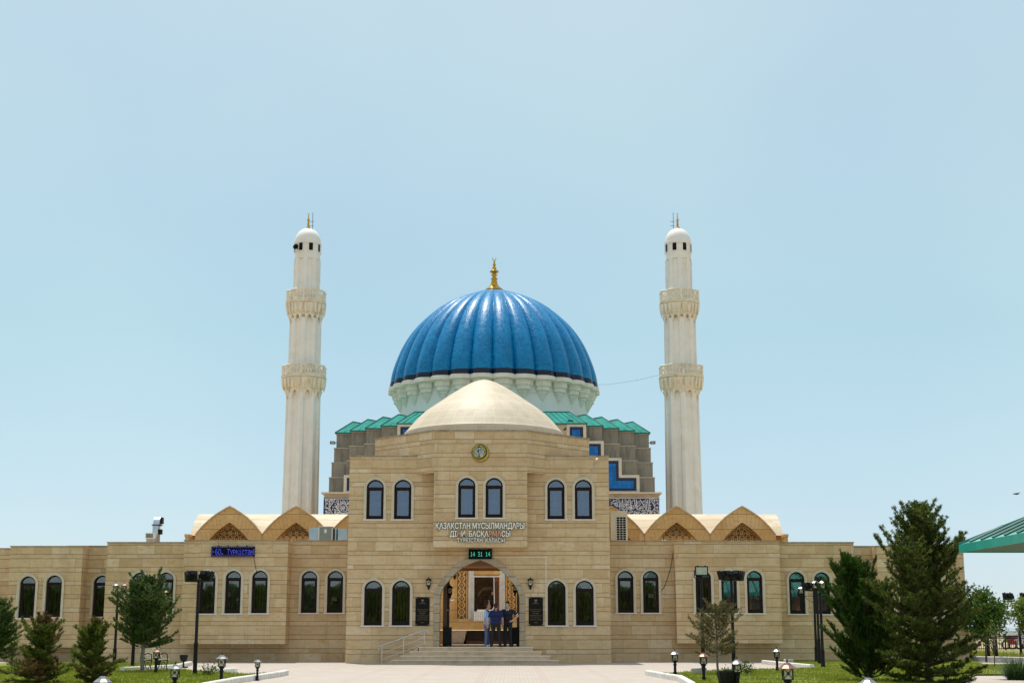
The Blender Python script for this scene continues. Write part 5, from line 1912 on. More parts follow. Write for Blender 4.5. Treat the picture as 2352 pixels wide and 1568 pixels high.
single('cable', mb, M['iron'], 'loose black cable crossing the recess of the right wing', 'cable', loc=tuple(P(1548, 1244, Y1)))

# plaques
M['gilt'] = plain('dull gilt paint', (0.22, 0.14, 0.04), 0.5, 0.3, var=0.4, scale=20)
for (u0, u1, v0, v1, lab) in ((954, 987, 1370.5, 1436, 'black plaque with gilt writing left of the portal, above the handrail'), (1214.5, 1247, 1370.5, 1436, 'black plaque with gilt writing right of the portal')):
    a, b = P(u0, v1, Y0), P(u1, v0, Y0)
    pl = thing('plaque', lab, 'plaque', tuple((a + b) / 2), 'plaques beside the portal')
    mb = MB(); mb.box(a.x, b.x, Y0 - 0.04, Y0 - 0.002, a.z, b.z); mb.build('board', M['black'], pl)
    mb = MB()
    w, h = b.x - a.x, b.z - a.z
    cx = (a.x + b.x) / 2
    rr = random.Random(int(u0))
    for f, ww in ((0.80, 0.26), (0.765, 0.48), (0.55, 0.78), (0.48, 0.58), (0.41, 0.44), (0.34, 0.84), (0.27, 0.64), (0.20, 0.80), (0.10, 0.28)):
        x = cx - w * ww / 2
        while x < cx + w * ww / 2 - 0.01:
            l = rr.uniform(0.012, 0.03)
            mb.box(x, x + l, Y0 - 0.045, Y0 - 0.0405, a.z + h * f, a.z + h * f + rr.uniform(0.014, 0.024))
            x += l + rr.uniform(0.006, 0.014)
    mb.prism_y([(cx, a.z + h * 0.825), (cx + 0.05, a.z + h * 0.875), (cx + 0.055, a.z + h * 0.915), (cx - 0.055, a.z + h * 0.915), (cx - 0.05, a.z + h * 0.875)], Y0 - 0.045, Y0 - 0.0405)
    mb.build('gilt_writing', M['gilt'], pl)
    mb = MB()
    for x in (a.x + 0.035, b.x - 0.035):
        for z in (a.z + 0.035, b.z - 0.035):
            mb.lathe([(0.012, 0), (0.012, 0.01)], (0, 0, 0), 8)
            st_ = len(mb.v) - 16
            mb.xform(Matrix.Translation((x, Y0 - 0.04, z)) @ Matrix.Rotation(math.radians(90), 4, 'X'), st_)
    mb.build('stud', M['steel'], pl)

# ------------------------------------------------------------------ lanterns
def lantern_parts(root, c, w, h, style, cap_mat, pane=True, frame_mat='iron'):
    """a square lantern with a flared cap: c is the middle of its floor"""
    cx, cy, cz = c
    mb = MB()
    t = w * 0.09
    hw = w / 2
    mb.box(cx - hw * 1.18, cx + hw * 1.18, cy - hw * 1.18, cy + hw * 1.18, cz, cz + h * 0.07)
    for sx in (-1, 1):
        for sy in (-1, 1):
            mb.box(cx + sx * hw - t / 2, cx + sx * hw + t / 2, cy + sy * hw - t / 2, cy + sy * hw + t / 2, cz + h * 0.07, cz + h)
    for ang in range(4):
        k0 = len(mb.v)
        if style == 'cross':
            for s in (-1, 1):
                mb.tube([(-hw * s, -hw, h * 0.10), (hw * s, -hw, h * 0.98)], t * 0.4, 4)
            q = [(hw * 0.34 * math.cos(2 * math.pi * i / 12), h * 0.54 + hw * 0.34 * math.sin(2 * math.pi * i / 12)) for i in range(12)]
        else:
            mb.tube([(0, -hw, h * 0.07), (0, -hw, h)], t * 0.4, 4)
            q = [(hw * 0.9 * math.cos(2 * math.pi * i / 14), h * 0.54 + hw * 0.9 * math.sin(2 * math.pi * i / 14)) for i in range(14)]
        rr = q
        qi = [((x) * 0.78, h * 0.54 + (z - h * 0.54) * 0.78) for x, z in rr]
        mb.ring_y(rr, qi, -hw - t * 0.4, -hw + t * 0.4)
        mb.xform(Matrix.Translation((cx, cy, cz)) @ Matrix.Rotation(ang * math.pi / 2, 4, 'Z'), k0)
    mb.build('lantern_cage', M[frame_mat], root)
    mb = MB()
    hp = hw * 0.84
    mb.box(cx - hp, cx + hp, cy - hp, cy + hp, cz + h * 0.075, cz + h * 0.97)
    mb.build('lantern_pane', M['acrylic'], root)
    mb = MB()
    n = 8
    rad = lambda t, k=0: 1.0
    R = w * 1.02
    z = cz + h
    mb.lathe([(R * 0.70, z - 0.012 * w), (R, z - 0.10 * w), (R * 1.0, z - 0.06 * w), (R * 0.55, z + 0.30 * w), (R * 0.55, z + 0.34 * w), (R * 0.42, z + 0.36 * w), (R * 0.30, z + 0.52 * w), (R * 0.10, z + 0.56 * w)], (cx, cy, 0), 8)
    k = mb.build('lantern_cap', M[cap_mat], root)
    mb = MB()
    mb.lathe([(0.10 * w, z + 0.561 * w), (0.12 * w, z + 0.64 * w), (0.05 * w, z + 0.70 * w), (0.09 * w, z + 0.78 * w), (0.01, z + 0.95 * w)], (cx, cy, 0), 8)
    mb.build('finial', M[frame_mat], root)

def bollard(name, label, loc, style, cap, scale, group='bollard lanterns along the lawns'):
    root = thing(name, label, 'bollard lamp', (0, 0, 0), group)
    mb = MB()
    mb.lathe([(0.075, 0), (0.075, 0.03), (0.055, 0.05), (0.05, 0.12), (0.058, 0.13), (0.058, 0.15), (0.042, 0.17), (0.040, 0.34), (0.056, 0.36), (0.056, 0.38), (0.04, 0.40), (0.044, 0.43), (0.075, 0.455), (0.075, 0.475), (0.05, 0.485)], (0, 0, 0), 14)
    p = mb.build('post', M['iron'], root)
    smooth_by_angle(p, 40)
    lantern_parts(root, (0, 0, 0.485), 0.155, 0.20, style, cap)
    return root

BOL = {}
def place_bollard(label, u, vf, vt, style, cap, Y=None):
    """stands where the photo shows its foot, as high as it shows it"""
    if Y is None:
        g = G(u, vf)
        zt = P(u, vt, g.y).z
        h, x, y, z0 = zt, g.x, g.y, 0.0
    else:
        p = P(u, vt, Y)
        x, y = p.x, Y
        h, z0 = 0.84, p.z - 0.84
        if z0 > 0: z0, h = 0.0, p.z
    key = (style, cap)
    s = h / 0.832
    if key not in BOL:
        r = bollard('bollard_lantern', label, (0, 0, 0), style, cap, 1.0)
        BOL[key] = r
        r.location = (x, y, z0); r.scale = (s, s, s)
        return r
    return dup(BOL[key], (x, y, z0), 0, s, label)
place_bollard('bollard lantern with a coppery cap and crossed bars beside the bench', 357, 1549, 1484, 'cross', 'copper')
place_bollard('silver-capped bollard lantern on the left lawn, between litter bin and rose bush', 403.5, 1600, 1518, 'cross', 'silver', 32.5)
place_bollard('bollard lantern with crossed bars just right of the small rose bush on the left lawn', 510.5, 1600, 1497, 'cross', 'silver', 36.6)
place_bollard('bollard lantern at the tip of the left lawn, nearest the entrance', 590.5, 1562, 1509, 'cross', 'silver')
place_bollard('large near lantern cap at the bottom edge in front of the brown-green juniper', 237, 1700, 1543, 'cross', 'silver', 24.5)
place_bollard('bollard lantern with a ring pattern at the tip of the right lawn, nearest the entrance', 1551, 1554.5, 1489, 'ring', 'silver')
place_bollard('coppery-capped bollard lantern with ring pattern in front of the single floodlight pole', 1615, 1600, 1492.5, 'ring', 'copper', 38.0)
place_bollard('bollard lantern with a ring pattern beside the dark litter bin on the right lawn', 1692.5, 1600, 1507, 'ring', 'silver', 33.5)
place_bollard('bollard lantern standing alone by the white kerb of the right lawn', 1785.5, 1542, 1484.5, 'ring', 'silver')
place_bollard('large near bollard lantern with crossed bars and a coppery cap on the right lawn', 1807.5, 1700, 1512, 'cross', 'copper', 25.5)
place_bollard('bollard lantern almost hidden at the foot of the leaning green juniper', 1993, 1700, 1546, 'cross', 'silver', 24.0)

# tall posts with lanterns
def lamp_post(label, loc, H, heads, style, arms=0.0, group='lantern posts on the lawns'):
    """heads: list of (dx, cap) ; arms > 0 hangs them on brackets below the top"""
    root = thing('lamp_post', label, 'lamp post', loc, group)
    x, y, z = loc
    mb = MB()
    top = H - (0.42 if not arms else 0.0)
    mb.lathe([(0.10, 0), (0.10, 0.05), (0.075, 0.10), (0.07, 0.55), (0.08, 0.58), (0.055, 0.64), (0.05, 1.2), (0.045, top)], loc, 12)
    smooth_by_angle(mb.build('post', M['iron'], root), 40)
    mb = MB()
    for dx, cap in heads:
        if arms:
            zz = top - 0.62
            mb.tube([(x, y, zz), (x + dx, y, zz), (x + dx, y, zz + 0.1)], 0.016, 6)
            mb.tube([(x, y, zz - 0.28), (x + dx * 0.35, y, zz - 0.20), (x + dx * 0.75, y, zz - 0.02)], 0.011, 5)
        else:
            mb.tube([(x, y, top - 0.20), (x + dx * 0.7, y, top - 0.16), (x + dx, y, top - 0.02), (x + dx, y, top + 0.02)], 0.02, 6)
            mb.tube([(x, y, top - 0.02), (x + dx, y, top + 0.0)], 0.02, 6)
    mb.build('bracket', M['iron'], root)
    for dx, cap in heads:
        zz = (top - 0.52) if arms else top + 0.02
        lantern_parts(root, (x + dx, y, zz), 0.15, 0.20, style, cap)
    return root
def at_foot(u, v): return tuple(G(u, v))
def top_at(u, v, y): return P(u, v, y).z
f = at_foot(262, 1527)
lamp_post('lantern post with one silver and one coppery lantern, left of the rounded conifer', f, top_at(268, 1331, f[1]), [(-0.10, 'silver'), (0.22, 'copper')], 'cross')
f = at_foot(362, 1532)
lamp_post('lantern post mostly hidden behind the rounded conifer, its coppery cap showing', f, top_at(366, 1338, f[1]), [(-0.15, 'silver'), (0.13, 'copper')], 'cross', 0.2)
f = at_foot(1876, 1522)
lamp_post('leftmost of three posts by the right wing, with ring lanterns on side arms', f, top_at(1871, 1332, f[1]), [(-0.52, 'silver'), (0.42, 'silver')], 'ring', 0.5)
f = at_foot(1891, 1534)
lamp_post('nearest of three posts by the right wing, with twin lanterns on top', f, top_at(1880, 1324, f[1]), [(-0.17, 'silver'), (0.09, 'silver')], 'cross')
f = at_foot(2272, 1516)
lamp_post('slender dark lamp post behind the broadleaf tree, the left one of the pair', f, 2.55, [(0.25, 'silver')], 'cross', 0.3)
f = at_foot(2290, 1516)
lamp_post('slender dark lamp post behind the broadleaf tree, the right one of the pair', f, 2.55, [(0.25, 'silver')], 'cross', 0.3)

def floodlight_post(label, foot, H, heads, group='floodlight poles around the building', sc=1.0):
    """heads: (dx, yaw, tilt)"""
    x, y, z = foot
    root = thing('floodlight_pole', label, 'floodlight pole', foot, group)
    mb = MB()
    mb.lathe([(0.10, 0), (0.10, 0.04), (0.065, 0.06), (0.062, 0.9), (0.072, 0.93), (0.05, 0.98), (0.045, H - 0.12), (0.038, H)], foot, 12)
    smooth_by_angle(mb.build('pole', M['iron'], root), 40)
    mb = MB()
    xs = [h[0] for h in heads] + [0]
    mb.box(x + min(xs) - 0.05, x + max(xs) + 0.05, y - 0.022, y + 0.022, z + H, z + H + 0.04)
    mb.build('crossbar', M['iron'], root)
    for dx, yaw, tilt in heads:
        Mx = Matrix.Translation((x + dx, y, z + H + 0.20 * sc)) @ Matrix.Rotation(math.radians(yaw), 4, 'Z') @ Matrix.Rotation(math.radians(tilt), 4, 'X') @ Matrix.Scale(sc, 4)
        mb = MB()                      # housing opens towards -Y
        w, h, d = 0.19, 0.135, 0.10
        mb.add([(-w, -d, -h), (w, -d, -h), (w, -d, h), (-w, -d, h), (-w * 0.78, d, -h * 0.55), (w * 0.78, d, -h * 0.55), (w * 0.78, d, h * 0.55), (-w * 0.78, d, h * 0.55)],
               [(0, 1, 2, 3), (5, 4, 7, 6), (0, 4, 5, 1), (1, 5, 6, 2), (2, 6, 7, 3), (3, 7, 4, 0)])
        for k in range(5):
            xx = -w * 0.7 + w * 1.4 * k / 4
            mb.box(xx - 0.008, xx + 0.008, d * 0.2, d * 1.25, -h * 0.5, h * 0.62)
        mb.box(-0.08, 0.08, d, d + 0.07, -0.05, 0.06)
        for s in (-1, 1):
            mb.box(s * (w + 0.012) - 0.010, s * (w + 0.012) + 0.010, -0.03, 0.03, -h - 0.07, 0.02)
        mb.box(-w - 0.02, w + 0.02, -0.03, 0.03, -h - 0.085, -h - 0.068)
        for s in (-0.6, 0.6):
            mb.box(s * w - 0.02, s * w + 0.02, -d - 0.02, -d + 0.03, h, h + 0.025)
        mb.xform(Mx)
        hd = mb.build('floodlight', M['iron'], root)
        mb = MB()
        ww, hh = w - 0.022, h - 0.022
        mb.ring_y([(-w - 0.008, -h - 0.008), (w + 0.008, -h - 0.008), (w + 0.008, h + 0.008), (-w - 0.008, h + 0.008)], [(-ww, -hh), (ww, -hh), (ww, hh), (-ww, hh)], -d - 0.025, -d - 0.001)
        mb.xform(Mx)
        mb.build('rim', M['iron'], hd)
        mb = MB()
        mb.box(-ww, ww, -d - 0.014, -d - 0.004, -hh, hh)
        mb.xform(Mx)
        mb.build('lens', M['lamp_glass'], hd)
    return root
f = at_foot(447, 1551)
floodlight_post('tall black pole with twin floodlights in front of the left wing, between bench and entrance', f, top_at(462, 1335, f[1]), [(-0.21, 205, 22), (0.21, 160, 22)])
f = at_foot(304, 1531)
floodlight_post('black pole with twin floodlights half hidden behind the rounded conifer', f, top_at(303, 1354, f[1]), [(-0.05, 205, 22), (0.42, 160, 22)], sc=1.0)
f = at_foot(1616, 1544)
floodlight_post('black pole with a single floodlight whose pale glass faces the lawn', f, top_at(1605, 1325, f[1]), [(0.0, 2, 6)], sc=1.05)
f = at_foot(1686, 1544)
floodlight_post('black pole with twin floodlights in front of the right wing, beside the sparse young conifer', f, top_at(1675, 1333, f[1]), [(-0.20, 215, 20), (0.20, 150, 24)])
f = at_foot(1883, 1526)
floodlight_post('black pole with twin floodlights, the middle one of the three posts by the right wing', f, top_at(1876, 1356, f[1]), [(-0.33, 215, 18), (0.33, 150, 20)])
f = at_foot(2346, 1507)
floodlight_post('slim pole with twin floodlights seen from behind at the right edge, by the fence', f, top_at(2341, 1380, f[1]), [(-0.42, 185, 8), (0.42, 178, 8)], sc=1.25)

# wall lanterns
WL = {}
def wall_lantern(label, c, group):
    root = thing('wall_lantern', label, 'wall lantern', (0, 0, 0), group)
    lantern_parts(root, (0, -0.16, 0.02), 0.14, 0.21, 'cross', 'iron')
    mb = MB()
    mb.lathe([(0.01, -0.16), (0.04, -0.12), (0.03, -0.07), (0.07, -0.02), (0.085, 0.018)], (0, -0.16, 0), 8)
    mb.box(-0.04, 0.04, -0.03, 0.0, -0.10, 0.15)
    mb.tube([(0, -0.02, -0.05), (0, -0.09, -0.10), (0, -0.16, -0.06)], 0.015, 6)
    mb.build('bracket', M['iron'], root)
    return root
wl = wall_lantern('black wall lantern left of the portal, above the plaque', None, 'wall lanterns at the portal')
for lab, u, v, Y, s in (('black wall lantern right of the portal, above the plaque', 1218, 1345, Y0 - 0.002, 1.0),
                        ('black lantern inside the passage at the left gate post', 1034, 1364, 61.2, 1.15),
                        ('black lantern inside the passage at the right gate post', 1183, 1358, 60.4, 1.1),
                        ('black lantern on the golden wall beyond the passage, at its upper left', 1044, 1322, YP - 0.002, 1.35)):
    dup(wl, tuple(P(u, v, Y)), 0, s, lab, 'wall lanterns at the portal')
wl.location = tuple(P(985, 1345, Y0 - 0.002))

# gate posts and black pedestals in the passage
for u, uo, lab in ((1021.5, 1029, 'dark brown gate leaf folded back on the left inside the passage'), (1192, 1186, 'dark brown gate leaf folded back on the right inside the passage')):
    xg = P(u, 1420, 58.9).x
    yq = 61.1
    xq = P(uo, 1420, yq).x
    if u > 1100: xq = xg - 0.02
    g = thing('gate_leaf', lab, 'gate', (xg, 58.9, DZ), 'folded gate leaves')
    mb = MB()
    mb.box(xg - 0.07, xg + 0.07, 58.85, 58.97, DZ, 3.75)
    mb.box(xq - 0.06, xq + 0.06, yq - 0.05, yq + 0.05, DZ, 3.75)
    mb.build('stile', M['darkwood'], g)
    mb = MB()
    for z in (DZ + 0.15, 2.1, 3.55):
        mb.tube([(xg, 58.971, z), (xq, yq - 0.051, z)], 0.04, 6)
    mb.build('cross_rail', M['darkwood'], g)
for u0, u1, lab in ((1016.5, 1037, 'black pedestal box standing left inside the portal'), (1174.5, 1191, 'black pedestal box right of the portal, partly behind the man in navy')):
    YQ = 58.25
    a, b = P(u0, 1484, YQ), P(u1, 1439.5, YQ)
    w = b.x - a.x
    pd = thing('pedestal_box', lab, 'pedestal', ((a.x + b.x) / 2, YQ + w / 2, DZ), 'black boxes flanking the portal')
    mb = MB()
    mb.box(a.x, b.x, YQ, YQ + w, DZ + 0.09, b.z - 0.03)
    mb.build('box', M['black'], pd)
    mb = MB()
    mb.box(a.x - 0.02, b.x + 0.02, YQ - 0.02, YQ + w + 0.02, b.z - 0.029, b.z)
    mb.build('lid', M['black'], pd)
    for sx in (a.x, b.x - 0.09):
        for sy in (YQ, YQ + w - 0.09):
            mb = MB()
            mb.add([(sx, sy, DZ + 0.089), (sx + 0.09, sy, DZ + 0.089), (sx + 0.09, sy + 0.09, DZ + 0.089), (sx, sy + 0.09, DZ + 0.089),
                    (sx + 0.02, sy + 0.02, DZ), (sx + 0.07, sy + 0.02, DZ), (sx + 0.07, sy + 0.07, DZ), (sx + 0.02, sy + 0.07, DZ)],
                   [(0, 1, 2, 3), (7, 6, 5, 4), (4, 5, 1, 0), (5, 6, 2, 1), (6, 7, 3, 2), (7, 4, 0, 3)])
            mb.build('leg', M['black'], pd)

# things by the mosque door: white cabinet and hanging white cord, small rail on the left
YC = YP - 0.75
a, b = P(1088, 1422, YC), P(1128, 1399, YC)
cab = thing('white_cabinet', 'white carved cabinet at the foot of the mosque door, behind the men', 'cabinet', ((a.x + b.x) / 2, YC + 0.2, 1.74))
mb = MB(); mb.box(a.x, b.x, YC + 0.02, YC + 0.36, 1.75, b.z - 0.12); mb.build('body', M['white_plastic'], cab)
mb = MB(); mb.box(a.x + 0.2, b.x + 0.02, YC, YC + 0.38, b.z - 0.119, b.z); mb.box(a.x - 0.03, b.x + 0.03, YC - 0.02, YC + 0.37, b.z - 0.17, b.z - 0.1195); mb.build('top', M['white_plastic'], cab)
mb = MB()
for i in range(8):
    x = a.x + 0.07 + (b.x - a.x - 0.14) * i / 7
    mb.lathe([(0.045, 1.76), (0.06, 1.85), (0.03, 2.0), (0.06, 2.12), (0.04, b.z - 0.18)], (x, YC, 0), 8)
mb.build('baluster', M['white_plastic'], cab)
mb = MB()
q = lambda u, v: P(u, v, YP - 0.6)
mb.tube([P(1134.5, 1325, YP - 0.16), q(1135, 1360), q(1136, 1392)], 0.022, 6)
for du in (0, 4, 8):
    mb.tube([q(1136, 1391), q(1130 - du * 0.5, 1405), q(1124 - du, 1422)], 0.018, 5)
single('hanging_rope', mb, M['white_plastic'], 'white cord hanging in the mosque doorway and fanning out to the left', 'cord', loc=tuple(q(1136, 1391)))
mb = MB()
q = lambda u, v: P(u, v, 67.0)
mb.tube([q(1023, 1437), q(1030, 1388), q(1036, 1379), q(1043, 1377), q(1046, 1380)], 0.025, 6)
mb.tube([q(1027, 1437), q(1034, 1395)], 0.018, 6)
single('inner_handrail', mb, M['steel'], 'bright steel handrail end beside the inner stair, at the left of the passage', 'handrail', loc=tuple(q(1023, 1437)))

# roof equipment
YD = 63.2
duct = thing('roof_duct', 'shiny galvanised duct with a bent hood rising from the left wing roof', 'air duct', tuple(P(354, 1243, YD)))
a, b = P(343.5, 1245, YD), P(363, 1206, YD)
mb = MB(); mb.box(a.x + 0.1, b.x, YD, YD + 0.45, a.z - 0.4, P(343, 1205.5, YD).z); mb.build('shaft', M['zinc'], duct)
mb = MB()
zb4 = P(343, 1205, YD).z; zt4 = P(343, 1186, YD).z
n = 8
prof = [(YD + 0.45, zb4)] + [(YD - 0.03 + 0.28 * (1 - math.cos(t * math.pi / 2 / n)), zb4 + (zt4 - zb4) * math.sin(t * math.pi / 2 / n)) for t in range(n + 1)] + [(YD + 0.45, zt4)]
xa, xb = a.x + 0.12, b.x + 0.06
m_ = len(prof)
mb.add([(xa, y, z) for y, z in prof] + [(xb, y, z) for y, z in prof], [(i, (i + 1) % m_, m_ + (i + 1) % m_, m_ + i) for i in range(m_)] + [tuple(range(m_ - 1, -1, -1)), tuple(range(m_, 2 * m_))])
mb.build('hood', M['zinc'], duct)
mb = MB()
mb.box(xa - 0.05, xb + 0.03, YD - 0.06, YD + 0.47, zb4 - 0.02, zb4 + 0.02)
mb.box(xb + 0.001, xb + 0.09, YD + 0.1, YD + 0.4, zt4 - 0.30, zt4 - 0.02)
mb.box(b.x + 0.002, b.x + 0.13, YD + 0.1, YD + 0.35, zb4 - 0.40, zb4 - 0.18)
mb.build('flange', M['iron'], duct)
vent = thing('roof_vent', 'small louvred vent box in front of the galvanised roof duct', 'vent', tuple(P(345, 1243, 62.6)))
a, b = P(333.5, 1236, 62.6), P(354, 1223, 62.6)
mb = MB(); mb.box(a.x + 0.04, b.x - 0.02, 62.62, 62.9, zat(1250, 62.6), a.z); mb.build('stub', M['concrete'], vent)
mb = MB()
mb.ring_y([(a.x, a.z), (b.x, a.z), (b.x, b.z), (a.x, b.z)], [(a.x + 0.03, a.z + 0.03), (b.x - 0.03, a.z + 0.03), (b.x - 0.03, b.z - 0.03), (a.x + 0.03, b.z - 0.03)], 62.58, 62.92)
mb.box(a.x + 0.031, b.x - 0.031, 62.75, 62.76, a.z + 0.031, b.z - 0.031)
mb.build('casing', M['white_plastic'], vent)
mb = MB()
for i in range(6):
    z = a.z + 0.045 + (b.z - a.z - 0.09) * i / 5.5
    mb.add([(a.x + 0.031, 62.60, z - 0.012), (b.x - 0.031, 62.60, z - 0.012), (b.x - 0.031, 62.64, z + 0.014), (a.x + 0.031, 62.64, z + 0.014)], [(0, 1, 2, 3), (3, 2, 1, 0)])
mb.build('louvre', M['white_plastic'], vent)
YAC = 61.6
M['ac_blue'] = plain('blue grey sheet metal', (0.36, 0.52, 0.64), 0.45, 0.2, var=0.12, scale=3)
M['ac_grey'] = plain('grey green panel', (0.20, 0.27, 0.27), 0.5, var=0.1, scale=3)
ac = thing('air_handler', 'blue-grey air handling unit with white corner strips on the left wing roof', 'air conditioner', tuple(P(750, 1240, YAC)))
def acbox(u0, u1, v0, v1, y0, y1, mat, nm):
    a, b = P(u0, v1, YAC), P(u1, v0, YAC)
    mb = MB(); mb.box(a.x, b.x, y0, y1, a.z, b.z); return mb.build(nm, mat, ac)
acbox(709, 731.5, 1211, 1241, YAC + 0.05, YAC + 0.7, M['ac_blue'], 'duct_section')
pn = acbox(732, 763, 1210, 1242, YAC, YAC + 0.7, M['ac_grey'], 'main_panel')
acbox(768, 772, 1212, 1242, YAC + 0.1, YAC + 0.6, M['ac_blue'], 'duct_section')
acbox(775, 797, 1213, 1242, YAC + 0.05, YAC + 0.6, M['ac_blue'], 'duct_section')
acbox(764, 774.5, 1214, 1241, YAC + 0.3, YAC + 0.5, M['iron'], 'gap_duct')
a, b = P(731, 1243, YAC), P(764, 1209, YAC)
mb = MB()
for x in (a.x, b.x - 0.03):
    mb.box(x, x + 0.035, YAC - 0.02, YAC - 0.001, a.z + 0.05, b.z - 0.04)
mb.box(a.x + 0.04, b.x - 0.04, YAC - 0.02, YAC - 0.001, a.z + 0.01, a.z + 0.045)
mb.box(a.x, b.x, YAC - 0.02, YAC + 0.71, b.z - 0.01, b.z + 0.02)
mb.build('corner_strip', M['white_plastic'], ac)
mb = MB(); c = P(747.5, 1219, YAC); mb.box(c.x - 0.05, c.x + 0.05, YAC - 0.012, YAC - 0.001, c.z - 0.08, c.z + 0.08); mb.build('notice', M['white_plastic'], pn)
ac2 = thing('air_conditioner', 'cream air conditioner with a black grille on the right wing roof', 'air conditioner', tuple(P(1422, 1240, 61.8)))
YB2 = 61.8
a, b = P(1403, 1244, YB2), P(1441, 1174, YB2)
mb = MB(); mb.box(a.x, b.x, YB2, YB2 + 0.5, a.z, b.z); mb.box(a.x - 0.01, b.x + 0.01, YB2 - 0.01, YB2 + 0.51, b.z, b.z + 0.03); mb.build('casing', M['cream'], ac2)
g0, g1 = P(1416.5, 1240, YB2), P(1437.5, 1186.5, YB2)
mb = MB(); mb.box(g0.x, g1.x, YB2 - 0.006, YB2 - 0.001, g0.z, g1.z); mb.build('grille_opening', M['black'], ac2)
mb = MB()
for i in range(4):
    x = g0.x + (g1.x - g0.x) * i / 3
    mb.box(x - 0.007, x + 0.007, YB2 - 0.022, YB2 - 0.007, g0.z, g1.z)
for i in range(11):
    z = g0.z + (g1.z - g0.z) * i / 10
    mb.box(g0.x, g1.x, YB2 - 0.018, YB2 - 0.0072, z - 0.007, z + 0.007)
mb.build('grille', M['white_plastic'], ac2)

# small floodlights and a camera up on the mosque and the block
def small_flood(label, c, yaw):
    root = thing('small_floodlight', label, 'floodlight', c, 'small floodlights on the stepped base')
    mb = MB(); mb.box(-0.17, 0.17, -0.08, 0.08, -0.10, 0.10)
    mb.xform(Matrix.Translation(c) @ Matrix.Rotation(math.radians(yaw), 4, 'Z') @ Matrix.Rotation(math.radians(18), 4, 'X'))
    mb.build('housing', M['iron'], root)
    mb = MB(); mb.box(-0.14, 0.14, -0.09, -0.081, -0.075, 0.075)
    mb.xform(Matrix.Translation(c) @ Matrix.Rotation(math.radians(yaw), 4, 'Z') @ Matrix.Rotation(math.radians(18), 4, 'X'))
    mb.build('lens', M['lamp_glass'], root)
    mb = MB()
    d = 1 if c[0] < AX else -1
    mb.tube([c, (c[0] + d * 0.38, c[1] + 0.05, c[2] - 0.02)], 0.025, 5)
    mb.build('arm', M['iron'], root)
YL = MCY - WB + 4 * SB
small_flood('small black floodlight on an arm at the left corner of the stepped base', (AX - WB - 0.30, YL + 0.3, zat(1015, YL)), 20)
small_flood('small black floodlight on an arm at the right corner of the stepped base', (AX + WB + 0.30, YL + 0.3, zat(1015, YL)), -20)
yq = MCY - WB - 0.2
c = P(1310, 968.5, yq + 0.3)
fl = thing('small_floodlight', 'small black floodlight on the teal roof edge above the blue panel', 'floodlight', tuple(c), 'small floodlights on the stepped base')
mb = MB(); mb.box(c.x - 0.18, c.x + 0.18, c.y, c.y + 0.15, c.z - 0.1, c.z + 0.12); mb.build('housing', M['iron'], fl)
mb = MB(); mb.tube([(c.x, c.y + 0.08, c.z - 0.1), (c.x, c.y + 0.1, c.z - 0.35)], 0.03, 5); mb.build('bracket', M['iron'], fl)
c = P(1297, 985, yq - 0.05)
mb = MB()
mb.capsule((c.x - 0.02, c.y - 0.22, c.z - 0.06), 0.07, (c.x + 0.05, c.y, c.z + 0.02), 0.07, 8)
mb.tube([(c.x + 0.05, c.y, c.z + 0.02), (c.x + 0.10, c.y + 0.19, c.z + 0.12)], 0.025, 5)
single('security_camera', mb, M['iron'], 'dark camera on the front wall beside the upper blue panel', 'camera', loc=tuple(c))
c = P(1371, 1053, Y0 - 0.15)
mb = MB()
mb.capsule((c.x - 0.03, c.y - 0.12, c.z - 0.05), 0.045, (c.x + 0.02, c.y + 0.05, c.z), 0.045, 8)
mb.tube([(c.x + 0.02, c.y + 0.05, c.z), (c.x - 0.05, Y0 + 0.02, c.z + 0.10)], 0.015, 5)
single('security_camera', mb, M['white_plastic'], 'white camera at the top right corner of the entrance block', 'camera', loc=tuple(c))
mb = MB()
mb.tube([P(1367, 1062, Y0 - 0.01), P(1362, 1080, Y0 - 0.01), P(1354, 1098, Y0 - 0.01), P(1357, 1105, Y0 - 0.05)], 0.01, 5)
single('cable', mb, M['zinc'], 'grey cable running down from the corner camera to an upper window', 'cable', loc=tuple(P(1367, 1062, Y0)))

# bench, bins, blocks
bx = P(356, 1540, 46.9)
bench = thing('park_bench', 'cream slatted bench with curled black iron ends in front of the left wing', 'bench', (bx.x, 46.9, 0))
by = 46.9
k0, k1 = P(325, 1520, by).x, P(384, 1520, by).x
mb = MB()
for i in range(6):
    y, z = by - 0.30 + i * 0.072, 0.43 - 0.006 * i
    mb.box(k0, k1, y, y + 0.055, z, z + 0.035)
mb.build('seat', M['bench_wood'], bench)
mb = MB()
for i in range(6):
    y, z = by + 0.16 + 0.045 * i, 0.48 + i * 0.075
    mb.box(k0, k1, y, y + 0.03, z, z + 0.055)
mb.build('backrest', M['bench_wood'], bench)
for s, x in ((-1, k0 + 0.08), (1, k1 - 0.08)):
    mb = MB()
    mb.tube([(x, by - 0.32, 0), (x, by - 0.25, 0.2), (x, by - 0.30, 0.40), (x, by + 0.10, 0.41), (x, by + 0.26, 0.65), (x, by + 0.42, 0.93)], 0.02, 6)
    mb.tube([(x, by + 0.36, 0), (x, by + 0.22, 0.18), (x, by + 0.10, 0.41)], 0.02, 6)
    mb.tube([(x, by - 0.30, 0.41), (x, by - 0.28, 0.60), (x, by - 0.10, 0.66), (x, by + 0.18, 0.60)], 0.018, 6)
    cc = [(x, by - 0.05 + 0.12 * math.cos(t), 0.22 + 0.12 * math.sin(t)) for t in [i * math.pi / 6 for i in range(13)]]
    mb.tube(cc, 0.013, 5)
    mb.build('iron_end', M['iron'], bench)
bench.rotation_euler = (0, 0, math.radians(48))
bench.scale = (0.9, 0.9, 0.9)

